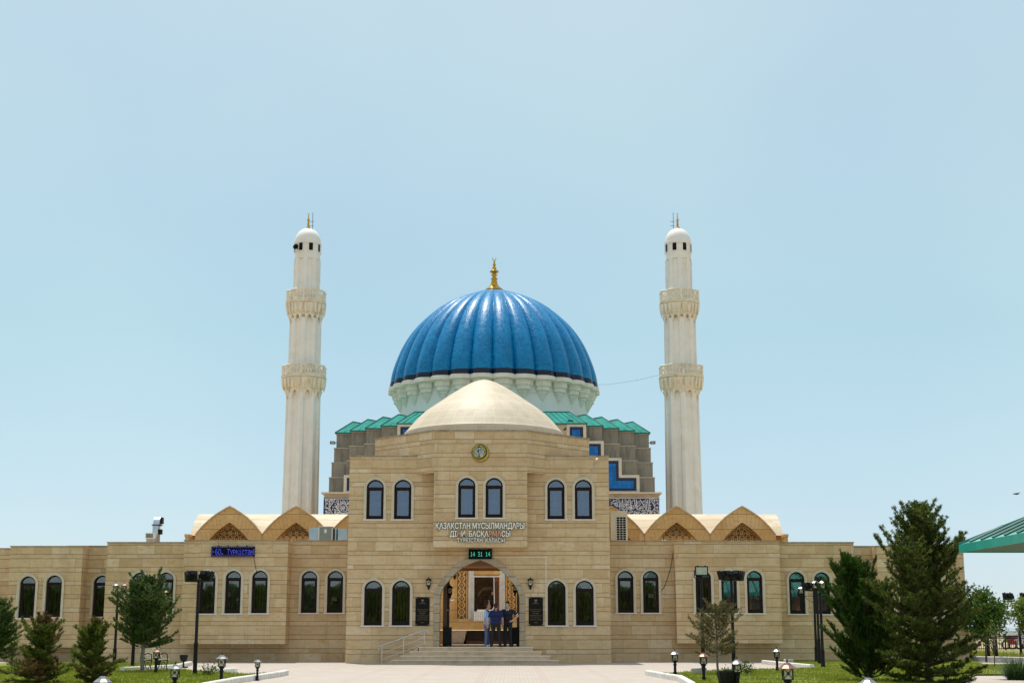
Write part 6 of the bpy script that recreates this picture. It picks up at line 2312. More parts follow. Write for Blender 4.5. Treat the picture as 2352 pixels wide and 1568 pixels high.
def litter_bin(label, loc, h, r, group, legs):
    root = thing('litter_bin', label, 'litter bin', loc, group)
    x, y, z = loc
    mb = MB()
    z0 = z + (0.22 if legs else 0.03)
    prof = [(r * 0.68, z0), (r * 0.72, z0 + 0.01), (r, z + h - 0.03), (r * 1.06, z + h - 0.03), (r * 1.06, z + h), (r * 0.94, z + h), (r * 0.66, z0 + 0.03), (0.01, z0 + 0.03)]
    mb.lathe(prof, (x, y, 0), 20, caps=False)
    mb.lathe([(0.01, z0 + 0.002), (r * 0.68, z0 + 0.002)], (x, y, 0), 20, caps=False)
    smooth_by_angle(mb.build('bucket', M['iron'], root), 40)
    mb = MB()
    if legs:
        mb.tube([(x, y, z + 0.02), (x, y, z0)], 0.03, 8)
        mb.lathe([(0.17, z), (0.17, z + 0.03), (0.04, z + 0.05)], (x, y, 0), 14)
    else:
        mb.lathe([(r * 0.6, z), (r * 0.6, z + 0.029)], (x, y, 0), 14)
    mb.build('stand', M['iron'], root)
    mb = MB()
    for s in range(10):
        a = s * math.pi / 5
        mb.tube([(x + r * 0.74 * math.cos(a), y + r * 0.74 * math.sin(a), z0 + 0.03), (x + r * 1.01 * math.cos(a), y + r * 1.01 * math.sin(a), z + h - 0.04)], 0.009, 4)
    mb.build('rib', M['iron'], root)
f = at_foot(421, 1532.5)
litter_bin('small black litter bin on a foot, behind the bollards of the left lawn', f, P(421, 1503, f[1]).z, 0.14, 'litter bins', True)
f = at_foot(1674.5, 1582)
litter_bin('large dark litter bin on the right lawn at the bottom edge', f, P(1674, 1540, f[1]).z, 0.27, 'litter bins', False)
for u, v, w, h, lab in ((1812, 1529, 0.16, 0.24, 'small rough stone block on the grass beside the white kerb'), (1606, 1549, 0.22, 0.20, 'small concrete footing block at the base of the single floodlight pole')):
    f = Vector(at_foot(u, v))
    mb = MB()
    rr = random.Random(u)
    j = lambda: rr.uniform(-0.02, 0.02)
    pts = [(f.x + sx * w + j(), f.y + sy * w * 0.7 + j(), z + (j() if z else -0.02)) for z in (0, h) for sx, sy in ((-1, -1), (1, -1), (1, 1), (-1, 1))]
    mb.add(pts, [(0, 3, 2, 1), (4, 5, 6, 7), (0, 1, 5, 4), (1, 2, 6, 5), (2, 3, 7, 6), (3, 0, 4, 7)])
    o = single('stone_block', mb, M['concrete'], lab, 'stone block', loc=tuple(f))
    bv = o.modifiers.new('bevel', 'BEVEL'); bv.width = 0.025; bv.segments = 2

# pavilion roof at the right edge
pav = thing('pavilion', 'teal metal hipped canopy roof entering from the right edge', 'pavilion', (15.5, 31, 0))
xc0, yc1 = P(2204, 1256, 35.5).x, 35.5
zc_ = zat(1250, 35.5)
xc1, yc0 = xc0 + 9.0, yc1 - 9.0
fh = 0.20
mx, my, mz = (xc0 + xc1) / 2, (yc0 + yc1) / 2, zc_ + 2.0
mb = MB()
co = [(xc0, yc0, zc_), (xc1, yc0, zc_), (xc1, yc1, zc_), (xc0, yc1, zc_), (mx, my, mz)]
mb.add(co, [(0, 1, 4), (1, 2, 4), (2, 3, 4), (3, 0, 4)])
M['teal_roof'] = plain('teal sheet with sky sheen', (0.10, 0.42, 0.36), 0.18, 0.0, var=0.12, scale=1.5, spec=0.8)  # sky reflection put into the base colour as a paler teal
rf = mb.build('roof', M['teal_roof'], pav)
mb = MB()
apex = Vector((mx, my, mz))
for (p, q) in (((xc0, yc1), (xc0, yc0)), ((xc0, yc0), (xc1, yc0)), ((xc1, yc0), (xc1, yc1)), ((xc1, yc1), (xc0, yc1))):
    a, b = Vector((*p, zc_)), Vector((*q, zc_))
    n_ = 11
    for i in range(1, n_):
        t = i / n_
        s = min(t, 1 - t) * 2
        base = a.lerp(b, t)
        midp = (a + b) / 2
        inward = (apex - midp)
        mb.tube([base + Vector((0, 0, 0.03)), base + inward * s + Vector((0, 0, 0.03))], 0.035, 4)
    mb.tube([a + Vector((0, 0, 0.02)), apex + Vector((0, 0, 0.02))], 0.035, 5)
mb.build('standing_seam', M['teal_dark'], rf)
mb = MB()
t_ = 0.03
for bx_ in ((xc0 - 0.02, xc0 + t_, yc0, yc1), (xc1 - t_, xc1 + 0.02, yc0, yc1), (xc0 - 0.02, xc1 + 0.02, yc0 - 0.02, yc0 + t_ - 0.001), (xc0 + t_ + 0.001, xc1 - t_ - 0.001, yc1 - t_, yc1 + 0.02)):
    mb.box(bx_[0], bx_[1], bx_[2], bx_[3], zc_ - fh, zc_ - 0.004)
mb.build('fascia', M['teal'], pav)
mb = MB()
k = 0
y = yc0 + 0.06
while y < yc1 - 0.08:
    mb.box(xc0 + 0.04, xc1 - 0.04, y, y + 0.11, zc_ - fh + 0.02, zc_ - fh + 0.045)
    y += 0.16
mb.build('soffit_slat', M['teal_dark'], pav)
mb = MB()
mb.box(xc0 + 0.035, xc1 - 0.035, yc0 + 0.035, yc1 - 0.035, zc_ - fh + 0.06, zc_ - fh + 0.065)
mb.build('soffit_board', M['teal_dark'], pav)
for x in (xc0 + 2.4, xc1 - 2.4):
    for y in (yc0 + 2.4, yc1 - 2.4):
        mb = MB(); mb.box(x - 0.09, x + 0.09, y - 0.09, y + 0.09, 0, zc_ - fh + 0.019); mb.build('post', M['teal_dark'], pav)

# fence, motorbikes, far shed, tree belt, bird
YFN = 90.0
fence = thing('fence', 'black iron bar fence across the far right behind the lawn', 'fence', (P(2300, 1490, YFN).x, YFN, 0))
fx0, fx1 = P(2222, 1490, YFN).x, P(2560, 1490, YFN).x
zt5, zb5 = zat(1461, YFN), zat(1491, YFN)
mb = MB()
for z in (zt5, zt5 - 0.10, zb5 + 0.06):
    mb.box(fx0, fx1, YFN - 0.02, YFN + 0.02, z - 0.025, z + 0.025)
mb.build('rail', M['iron'], fence)
mb = MB()
x = fx0
while x < fx1:
    mb.box(x - 0.012, x + 0.012, YFN - 0.012, YFN + 0.012, zb5, zt5 + 0.03)
    x += 0.125
o = mb.build('bar', M['iron'], fence)
o['kind'] = 'stuff'
x = fx0
while x < fx1:
    mb = MB(); mb.box(x - 0.04, x + 0.04, YFN + 0.021, YFN + 0.10, -0.05, zt5 + 0.08); mb.build('post', M['iron'], fence)
    x += 2.4
M['bike_red'] = plain('red motorbike paint', (0.24, 0.025, 0.02), 0.4)
M['bike_pale'] = plain('pale motorbike paint', (0.5, 0.5, 0.52), 0.3)
M['rubber'] = plain('black rubber', (0.012, 0.012, 0.012), 0.7)
for u, lab, bm in ((2327, 'red parked motorbike beyond the fence, the left one', 'bike_red'), (2342, 'parked motorbike with pale panels beyond the fence, the right one', 'bike_pale')):
    c = P(u, 1490, 96.0)
    c.z = -0.03
    bk = thing('motorbike', lab, 'motorbike', tuple(c), 'motorbikes parked beyond the fence')
    for s in (-0.45, 0.45):
        mb = MB()
        n_ = 16
        for i in range(n_):
            a0, a1 = 2 * math.pi * i / n_, 2 * math.pi * (i + 1) / n_
            mb.tube([(c.x + s + 0.25 * math.cos(a0), c.y, 0.27 + 0.25 * math.sin(a0)), (c.x + s + 0.25 * math.cos(a1), c.y, 0.27 + 0.25 * math.sin(a1))], 0.055, 6)
        mb.build('wheel', M['rubber'], bk)
    mb = MB(); mb.capsule((c.x - 0.30, c.y, 0.62), 0.13, (c.x + 0.22, c.y, 0.70), 0.15, 8); mb.capsule((c.x - 0.1, c.y, 0.42), 0.14, (c.x + 0.15, c.y, 0.42), 0.14, 8); mb.build('body', M[bm], bk)
    mb = MB(); mb.capsule((c.x - 0.55, c.y, 0.80), 0.08, (c.x - 0.1, c.y, 0.80), 0.09, 8); mb.build('saddle', M['rubber'], bk)
    mb = MB(); mb.tube([(c.x + 0.45, c.y, 0.27), (c.x + 0.28, c.y, 0.98)], 0.03, 5); mb.tube([(c.x + 0.28, c.y - 0.33, 1.0), (c.x + 0.28, c.y + 0.33, 1.0)], 0.02, 5); mb.build('handlebar', M['steel'], bk)
YSH = 900.0
shed = thing('far_shed', 'long white low shed on the plain at the far right', 'shed', (P(2400, 1458, YSH).x, YSH, -4))
sx0, sx1 = P(2316, 1458, YSH).x, P(2700, 1458, YSH).x
mb = MB(); mb.box(sx0, sx1, YSH, YSH + 20, -4, -0.9); mb.build('wall', M['white_plastic'], shed)
mb = MB(); mb.add([(sx0 - 1, YSH - 1, -0.9), (sx1 + 1, YSH - 1, -0.9), (sx1 + 1, YSH + 10, 1.0), (sx0 - 1, YSH + 10, 1.0), (sx1 + 1, YSH + 21, -0.9), (sx0 - 1, YSH + 21, -0.9)], [(0, 1, 2, 3), (3, 2, 4, 5)]); mb.build('roof', M['zinc'], shed)
mb = MB()
for i in range(12):
    x = sx0 + 6 + i * (sx1 - sx0) / 12
    mb.box(x, x + 4, YSH - 0.1, YSH - 0.01, -3.6, -1.6)
mb.build('doorway', M['interior'], shed)
M['leaf_far'] = foliage('far tree belt leaves', (0.05, 0.10, 0.05), (0.12, 0.19, 0.10), 0.2)
nb = 9000
bxs = rng.uniform(P(2180, 1440, 1050).x, P(2800, 1440, 1050).x, nb)
hh = 6.5 + 2.2 * np.sin(bxs * 0.05) + 1.5 * np.sin(bxs * 0.13 + 1)
bys = rng.uniform(1040, 1065, nb)
bzs = -4 + rng.uniform(0.02, 1, nb) * hh
cen = np.stack([bxs, bys, bzs], 1)
def rand_unit(n):
    v = rng.normal(size=(n, 3)); return v / np.linalg.norm(v, axis=1, keepdims=True)
a_, b_ = rand_unit(nb) * 0.9, rand_unit(nb) * 0.7
set_tag(np_quads('tree_belt', np.stack([cen - a_, cen - b_, cen + a_, cen + b_], 1), M['leaf_far']), kind='stuff')
c = P(2335, 1133.5, 58.0)
bird = thing('bird', 'small dark bird gliding in the sky at the right edge', 'bird', tuple(c))
mb = MB(); mb.sphere((c.x, c.y, c.z), 0.06, 10, 6, (1.7, 0.8, 0.6)); mb.sphere((c.x - 0.11, c.y, c.z - 0.005), 0.028, 8, 5); mb.add([(c.x + 0.08, c.y - 0.02, c.z), (c.x + 0.08, c.y + 0.02, c.z), (c.x + 0.19, c.y + 0.04, c.z + 0.015), (c.x + 0.19, c.y - 0.04, c.z + 0.015)], [(0, 1, 2, 3), (3, 2, 1, 0)]); mb.build('body', M['rubber'], bird, smooth=True)
for s in (-1, 1):
    mb = MB(); mb.add([(c.x - 0.05, c.y + s * 0.03, c.z + 0.01), (c.x + 0.06, c.y + s * 0.03, c.z + 0.01), (c.x + 0.10, c.y + s * 0.2, c.z + 0.035), (c.x + 0.02, c.y + s * 0.26, c.z + 0.03)], [(0, 1, 2, 3), (3, 2, 1, 0)]); mb.build('wing', M['rubber'], bird)

# ------------------------------------------------------------------ plants
def unit(v):
    return v / (np.linalg.norm(v, axis=-1, keepdims=True) + 1e-9)

def needles(pos, dirs, m, length, width, spread, rg, flat=0.0):
    """m slim leaves round every shoot (pos, dir)"""
    n = len(pos)
    p = np.repeat(pos, m, 0)
    d0 = np.repeat(dirs, m, 0)
    r = unit(rg.normal(size=(n * m, 3)))
    d = unit(d0 * (1 - spread) + r * spread)
    L = (length * rg.uniform(0.6, 1.25, n * m))[:, None]
    p = p + d0 * (rg.uniform(-0.5, 0.5, n * m)[:, None] * length)
    side = unit(np.cross(d, unit(rg.normal(size=(n * m, 3))))) * (width * rg.uniform(0.7, 1.2, n * m))[:, None] * 0.5
    mid = p + d * L * 0.45
    return np.stack([p, mid + side, p + d * L, mid - side], 1)

def leaves(pos, m, size, scatter, rg):
    n = len(pos) * m
    p = np.repeat(pos, m, 0) + rg.normal(size=(n, 3)) * scatter
    d = unit(rg.normal(size=(n, 3)) + np.array([0, -0.1, -0.25]))
    s = unit(np.cross(d, unit(rg.normal(size=(n, 3)))))
    L = (size * rg.uniform(0.6, 1.3, n))[:, None]
    mid = p + d * L * 0.45
    return np.stack([p, mid + s * L * 0.32, p + d * L, mid - s * L * 0.32], 1)

def conifer(name, label, cat, base, H, rmax, prof, seed, crown_mat, bark='bark', n_br=90, cb=0.1, elev=(10, 40), upturn=0.25, tuft=0.10, m=12, length=0.07, width=0.011,
            spread=0.55, trunk_r=0.05, lean=(0, 0), twig=0.45, step=0.075, shoot_up=0.0, group=None, bare=0.0, tw_every=0.14, jitter=0.25, brown=None, brown_share=0.0, leader=True):
    rg = np.random.default_rng(seed)
    root = thing(name, label, cat, tuple(base), group)
    bx, by_, bz = base
    ax = lambda t: Vector((bx + lean[0] * t * t * H, by_ + lean[1] * t * t * H, bz + H * t))
    mb = MB()
    ts = [0, 0.15, 0.35, 0.6, 0.8, 0.97]
    mb.tube([ax(t) + Vector((rg.normal() * 0.015, rg.normal() * 0.015, 0)) for t in ts], [trunk_r * (1 - t) ** 0.8 + 0.006 for t in ts], 8)
    pos, dr = [], []
    ga = rg.uniform(0, 6.28)
    for i in range(n_br):
        t = cb + (0.985 - cb) * ((i + rg.uniform(0, 1)) / n_br) ** 0.92
        ga += 2.39996 + rg.normal() * 0.35
        L = rmax * prof((t - cb) / (1 - cb)) * rg.uniform(1 - jitter, 1 + jitter)
        if L < 0.05: continue
        e = math.radians(elev[0] + (elev[1] - elev[0]) * (t - cb) / (1 - cb) + rg.normal() * 8)
        out = Vector((math.cos(ga), math.sin(ga), 0))
        p0 = ax(t * 0.96)
        pts = []
        for k in range(5):
            f = k / 4
            pts.append(p0 + out * (L * f * math.cos(e)) + Vector((0, 0, L * f * math.sin(e) + upturn * L * f * f)) + Vector((rg.normal(), rg.normal(), rg.normal())) * 0.03 * L * f)
        br = max(0.004, trunk_r * 0.30 * L / rmax)
        mb.tube(pts, [br * (1 - 0.75 * k / 4) for k in range(5)], 5, caps=False)
        def walk(pl, f0, stp):
            tot = sum((pl[k + 1] - pl[k]).length for k in range(len(pl) - 1))
            s = f0 * tot
            while s < tot:
                q, k = s, 0
                while k < len(pl) - 2 and q > (pl[k + 1] - pl[k]).length:
                    q -= (pl[k + 1] - pl[k]).length; k += 1
                d = (pl[k + 1] - pl[k]).normalized()
                yield pl[k] + d * q, d, s / tot
                s += stp * rg.uniform(0.7, 1.3)
        for p, d, f in walk(pts, 0.30 + bare, step):
            pos.append(p); dr.append((d + Vector((0, 0, shoot_up))).normalized())
        pos.append(pts[-1]); dr.append((pts[-1] - pts[-2]).normalized())
        for p, d, f in walk(pts, 0.22 + bare, tw_every):
            for s in (-1, 1):
                if rg.uniform() < 0.15: continue
                sd = d.cross(Vector((0, 0, 1))).normalized() * s
                td = (sd * 0.8 + d * 0.65 + Vector((0, 0, rg.uniform(-0.15, 0.35) + shoot_up * 0.6))).normalized()
                tl = L * twig * (1 - f * 0.65) * rg.uniform(0.5, 1.1)
                if tl < 0.03: continue
                tp = [p, p + td * tl * 0.5, p + td * tl + Vector((0, 0, upturn * 0.3 * tl))]
                mb.tube(tp, [br * 0.45, br * 0.3, br * 0.15], 4, caps=False)
                for p2, d2, f2 in walk(tp, 0.25, step):
                    pos.append(p2); dr.append((d2 + Vector((0, 0, shoot_up))).normalized())
                pos.append(tp[-1]); dr.append(td)
    if leader:
        for k in range(10):
            pos.append(ax(0.85 + 0.15 * k / 9)); dr.append(Vector((rg.normal() * 0.3, rg.normal() * 0.3, 1)).normalized())
    smooth_by_angle(mb.build('trunk', M[bark], root), 60)
    pos = np.array([tuple(p) for p in pos]) - np.array(base)
    dr = np.array([tuple(d) for d in dr])
    if brown is not None:
        nz = np.sin(pos[:, 0] * 5 + 1.3) + np.sin(pos[:, 2] * 4.1 + 0.4) + np.sin(pos[:, 1] * 4.7)
        kb = (nz + rg.normal(size=len(pos)) * 0.7) > brown_share
        if kb.any():
            np_quads('dry_twigs', needles(pos[kb], dr[kb], m, length, width, spread, rg), M[brown], root)
        pos, dr = pos[~kb], dr[~kb]
    np_quads('crown', needles(pos, dr, m, length, width, spread, rg), M[crown_mat], root)
    return root

def broadleaf(name, label, cat, base, H, rx, rz, cz, seed, leaf_mat, bark='bark', trunk_r=0.04, n_cl=160, m=22, size=0.09, scatter=0.11, stems=3, group=None, hollow=0.35):
    rg = np.random.default_rng(seed)
    root = thing(name, label, cat, tuple(base), group)
    b = Vector(base)
    mb = MB()
    mb.tube([b, b + Vector((0.02, 0, H * 0.25)), b + Vector((rg.normal() * 0.03, 0, cz - rz * 0.6 if cz - rz * 0.6 > H * 0.26 else H * 0.3))], [trunk_r, trunk_r * 0.8, trunk_r * 0.65], 8)
    fork = b + Vector((0, 0, max(0.1, min(H * 0.3, cz - rz))))
    cl = []
    lob = rg.normal(size=(7, 3)) * 0.5
    while len(cl) < n_cl:
        q = rg.uniform(-1, 1, 3)
        r = np.linalg.norm(q)
        if r > 1 or r < hollow * rg.uniform(0, 1): continue
        w = max(float(np.dot(q / (r + 1e-6), l / np.linalg.norm(l))) for l in lob)
        if r > 0.62 + 0.38 * max(0, w) : continue
        cl.append((q[0] * rx, q[1] * rx, cz + q[2] * rz))
    cl = np.array(cl)
    for k in rg.choice(len(cl), min(26, len(cl)), False):
        p = b + Vector(cl[k])
        mid = fork.lerp(p, 0.5) + Vector((rg.normal() * 0.05, rg.normal() * 0.05, 0.08))
        mb.tube([fork, mid, p], [trunk_r * 0.5, trunk_r * 0.28, 0.005], 5, caps=False)
    smooth_by_angle(mb.build('trunk', M[bark], root), 60)
    np_quads('crown', leaves(cl, m, size, scatter, rg), M[leaf_mat], root)
    return root

M['spruce'] = foliage('spruce needles', (0.016, 0.034, 0.004), (0.11, 0.15, 0.015), 0.40, 0.5, (0.28, 0.30, 0.04))
M['juniper'] = foliage('juniper scales', (0.008, 0.028, 0.003), (0.045, 0.11, 0.010), 0.35, 0.55, (0.14, 0.21, 0.025))
M['yewgreen'] = foliage('dark conifer needles', (0.014, 0.038, 0.005), (0.08, 0.145, 0.018), 0.33, 0.45, (0.20, 0.25, 0.04))
M['sparse'] = foliage('olive brown needles', (0.055, 0.055, 0.012), (0.13, 0.12, 0.03), 0.32, 0.6, (0.22, 0.18, 0.06))
M['brown_twig'] = foliage('dried brown shoots', (0.055, 0.030, 0.007), (0.16, 0.090, 0.022), 0.3, 0.7)
M['shrub'] = foliage('yellow green juniper shoots', (0.022, 0.045, 0.003), (0.13, 0.175, 0.014), 0.35, 0.55, (0.24, 0.25, 0.035))
M['leaf'] = foliage('fresh green leaves', (0.025, 0.065, 0.006), (0.09, 0.17, 0.016), 0.35, 0.4, (0.14, 0.24, 0.04))
M['leaf_bright'] = foliage('bright sapling leaves', (0.08, 0.15, 0.02), (0.19, 0.27, 0.04), 0.4, 0.45, (0.28, 0.30, 0.06))

def base_at(u, Y): 
    p = P(u, 1500, Y); return (p.x, Y, 0.0)
# big spruce at right
conifer('spruce_tree', 'tallest dark spruce with a ragged top in the right foreground', 'tree', base_at(2128, 37.0), zat(1182, 37.0), 1.24,
        lambda t: float(np.interp(t, [0, 0.12, 0.3, 0.5, 0.7, 0.82, 0.92, 0.98, 1], [0.85, 1.06, 1.0, 0.92, 0.82, 0.66, 0.46, 0.30, 0.1])) * (1 + 0.10 * math.sin(t * 23)), 11, 'spruce', n_br=155, cb=0.0, elev=(-10, 64), upturn=0.26,
        m=34, length=0.070, width=0.015, spread=0.72, trunk_r=0.075, step=0.125, tw_every=0.15, jitter=0.28, twig=0.48)
# leaning juniper left of it
conifer('juniper_tree', 'dense leaning green juniper left of the tall spruce', 'tree', base_at(1992, 38.5), zat(1266, 38.5), 0.90,
        lambda t: float(np.interp(t, [0, 0.2, 0.45, 0.7, 0.85, 0.95, 1], [0.86, 1.05, 0.92, 0.58, 0.28, 0.11, 0.02])) * (1 + 0.14 * math.sin(t * 21)), 12, 'juniper', n_br=210, cb=0.0, elev=(18, 66), upturn=0.45, m=15, length=0.095, width=0.013, spread=0.33,
        trunk_r=0.06, step=0.058, tw_every=0.11, shoot_up=0.5, lean=(-0.17, 0), jitter=0.38, twig=0.42)
# sparse young conifer
g = G(1655, 1550)
conifer('young_conifer', 'sparse brownish young conifer between the two floodlight poles on the right lawn', 'tree', (g.x - 0.1, g.y, 0), zat(1388, g.y), 0.82,
        lambda t: (0.8 + 0.35 * math.sin(t * math.pi)) * (1 - t) ** 0.45, 13, 'sparse', 'bark_pale', n_br=66, cb=0.27, elev=(0, 52), upturn=0.25, m=12, length=0.055, width=0.013, spread=0.6,
        trunk_r=0.032, step=0.075, tw_every=0.12, bare=0.08, jitter=0.35)
# rounded conifer by the bench
g = G(327, 1543.5)
conifer('rounded_conifer', 'rounded dark green conifer with a bare trunk in front of the bench', 'tree', (g.x, g.y, 0), zat(1342, g.y), 1.02,
        lambda t: float(np.interp(t, [0, 0.2, 0.45, 0.7, 0.88, 1], [0.72, 0.96, 1.0, 0.80, 0.52, 0.2])) * (0.94 + 0.12 * math.sin(t * 17 + 1)), 14, 'yewgreen', 'bark_pale', n_br=150, cb=0.28, elev=(10, 66), upturn=0.2, m=26, length=0.055,
        width=0.016, spread=0.70, trunk_r=0.065, step=0.095, tw_every=0.13, jitter=0.34)
# shrubs at lower left
conifer('brown_juniper', 'half-dried juniper with rusty brown twigs in the left foreground', 'tree', base_at(93, 36.2), zat(1422, 36.2), 0.64,
        lambda t: float(np.interp(t, [0, 0.3, 0.6, 0.85, 1], [0.95, 1.0, 0.80, 0.58, 0.25])) * (0.9 + 0.25 * math.sin(t * 13)), 15, 'shrub', n_br=110, cb=0.0, elev=(0, 70), upturn=0.15, m=22, length=0.055, width=0.012, spread=0.6, trunk_r=0.04,
        step=0.07, tw_every=0.10, jitter=0.5, brown='brown_twig', brown_share=0.45, leader=False)
conifer('green_juniper', 'bushy yellow-green juniper beside the half-dried one, behind a near lantern cap', 'tree', base_at(216, 37.0), zat(1426, 37.0), 0.58,
        lambda t: float(np.interp(t, [0, 0.25, 0.55, 0.85, 1], [1.0, 1.0, 0.72, 0.55, 0.25])) * (0.88 + 0.26 * math.sin(t * 13)), 16, 'shrub', n_br=105, cb=0.0, elev=(0, 72), upturn=0.16, m=22, length=0.055, width=0.012, spread=0.6, trunk_r=0.035,
        step=0.07, tw_every=0.10, jitter=0.5, brown='brown_twig', brown_share=1.2)
conifer('edge_conifer', 'grey-green conifer cut by the left edge of the picture', 'tree', base_at(-12, 44.5), zat(1377, 44.5), 0.80,
        lambda t: (0.9 + 0.25 * math.sin(t * math.pi)) * (1 - t) ** 0.45, 17, 'yewgreen', n_br=120, cb=0.2, elev=(5, 50), m=14, length=0.06, width=0.013, spread=0.6, trunk_r=0.045, step=0.06, tw_every=0.11)
# saplings and leafy plants
g = G(26, 1545)
broadleaf('sapling', 'thin bright green sapling in front of the conifer at the left edge', 'tree', (g.x, g.y, 0), 1.35, 0.32, 0.34, 0.98, 21, 'leaf_bright', trunk_r=0.014, n_cl=26, m=8, size=0.065, scatter=0.05)
for u, v, h, sd, lab in ((168, 1532, 0.95, 22, 'slender yellow-green stem plant left of the bushy juniper, the shorter one'), (186, 1534, 1.25, 23, 'slender yellow-green stem plant touching the bushy juniper, the taller one')):
    g = G(u, v)
    broadleaf('leafy_stem', lab, 'plant', (g.x, g.y, 0), h, 0.13, h * 0.48, h * 0.52, sd, 'leaf_bright', trunk_r=0.01, n_cl=34, m=7, size=0.055, scatter=0.05, group='leafy stems')
for u, v, h, r, sd, lab in ((482, 1553, 0.34, 0.30, 24, 'small rose bush on the left lawn beside the floodlight pole'), (1716, 1553, 0.46, 0.22, 25, 'small rose bush behind the ring bollard on the right lawn'),
                            (1672, 1551, 0.16, 0.16, 26, 'tiny low plant at the foot of the young conifer')):
    g = G(u, v)
    broadleaf('rose_bush', lab, 'bush', (g.x, g.y, 0), h, r, h * 0.5, h * 0.5, sd, 'leaf', trunk_r=0.010, n_cl=34, m=9, size=0.055, scatter=0.06, group='rose bushes', hollow=0.0)
g = G(2277, 1519)
broadleaf('broadleaf_tree', 'leafy green tree behind the spruce at the right, in front of the fence', 'tree', (g.x - 0.2, g.y, 0), 3.3, 0.95, 1.2, 1.95, 27, 'leaf', trunk_r=0.05, n_cl=240, m=26, size=0.12, scatter=0.12)
g = G(2362, 1512)
broadleaf('broadleaf_tree', 'bright leafy tree cut by the right edge beside the slim floodlight pole', 'tree', (g.x, g.y, 0), 2.8, 0.75, 0.75, 2.0, 28, 'leaf_bright', trunk_r=0.045, n_cl=130, m=24, size=0.12, scatter=0.11)
g = G(2285, 1533)
broadleaf('thin_sapling', 'thin forked sapling with few leaves in front of the fence at the right', 'tree', (g.x, g.y, 0), 1.9, 0.40, 0.7, 1.15, 29, 'leaf_bright', trunk_r=0.022, n_cl=22, m=6, size=0.06, scatter=0.06)
# ornamental grass clump at the right edge
rg = np.random.default_rng(31)
g = G(2338, 1560)
nb = 900
a = rg.uniform(0, 2 * np.pi, nb); r0 = rg.uniform(0, 0.28, nb); L = rg.uniform(0.35, 0.75, nb); tilt = rg.uniform(0.1, 1.15, nb)
qs = []
for s0, s1 in ((0, 0.5), (0.5, 1.0)):
    def pt(s):
        h = L * s
        out = h * np.sin(tilt * (0.6 + 0.7 * s)); up = h * np.cos(tilt * (0.6 + 0.7 * s))
        return np.stack([(r0 + out) * np.cos(a), (r0 + out) * np.sin(a), up], 1)
    w0, w1 = 0.011 * (1 - s0 * 0.8), 0.011 * (1 - s1 * 0.95)
    sd = np.stack([-np.sin(a), np.cos(a), np.zeros(nb)], 1)
    qs.append(np.stack([pt(s0) - sd * w0, pt(s0) + sd * w0, pt(s1) + sd * w1, pt(s1) - sd * w1], 1))
M['reed'] = foliage('strap leaves', (0.012, 0.045, 0.010), (0.05, 0.11, 0.025), 0.25, 0.35, (0.16, 0.18, 0.08))
o = np_quads('grass_clump', np.concatenate(qs), M['reed'])
o.location = (g.x, g.y, 0.0)
set_tag(o, 'big clump of long arching grass leaves at the bottom right edge', 'plant')

# ------------------------------------------------------------------ people
def remesh(mb, voxel, name, mat, parent, sm=4):
    me = mb.mesh(name)
    o = bpy.data.objects.new(name, me)
    COL.objects.link(o)
    r = o.modifiers.new('remesh', 'REMESH'); r.mode = 'VOXEL'; r.voxel_size = voxel; r.use_smooth_shade = True
    s = o.modifiers.new('smooth', 'SMOOTH'); s.factor = 0.5; s.iterations = sm
    dg = bpy.context.evaluated_depsgraph_get()
    me2 = bpy.data.meshes.new_from_object(o.evaluated_get(dg))
    bpy.data.objects.remove(o)
    bpy.data.meshes.remove(me)
    return link_mesh(name, me2, mat, parent, True)

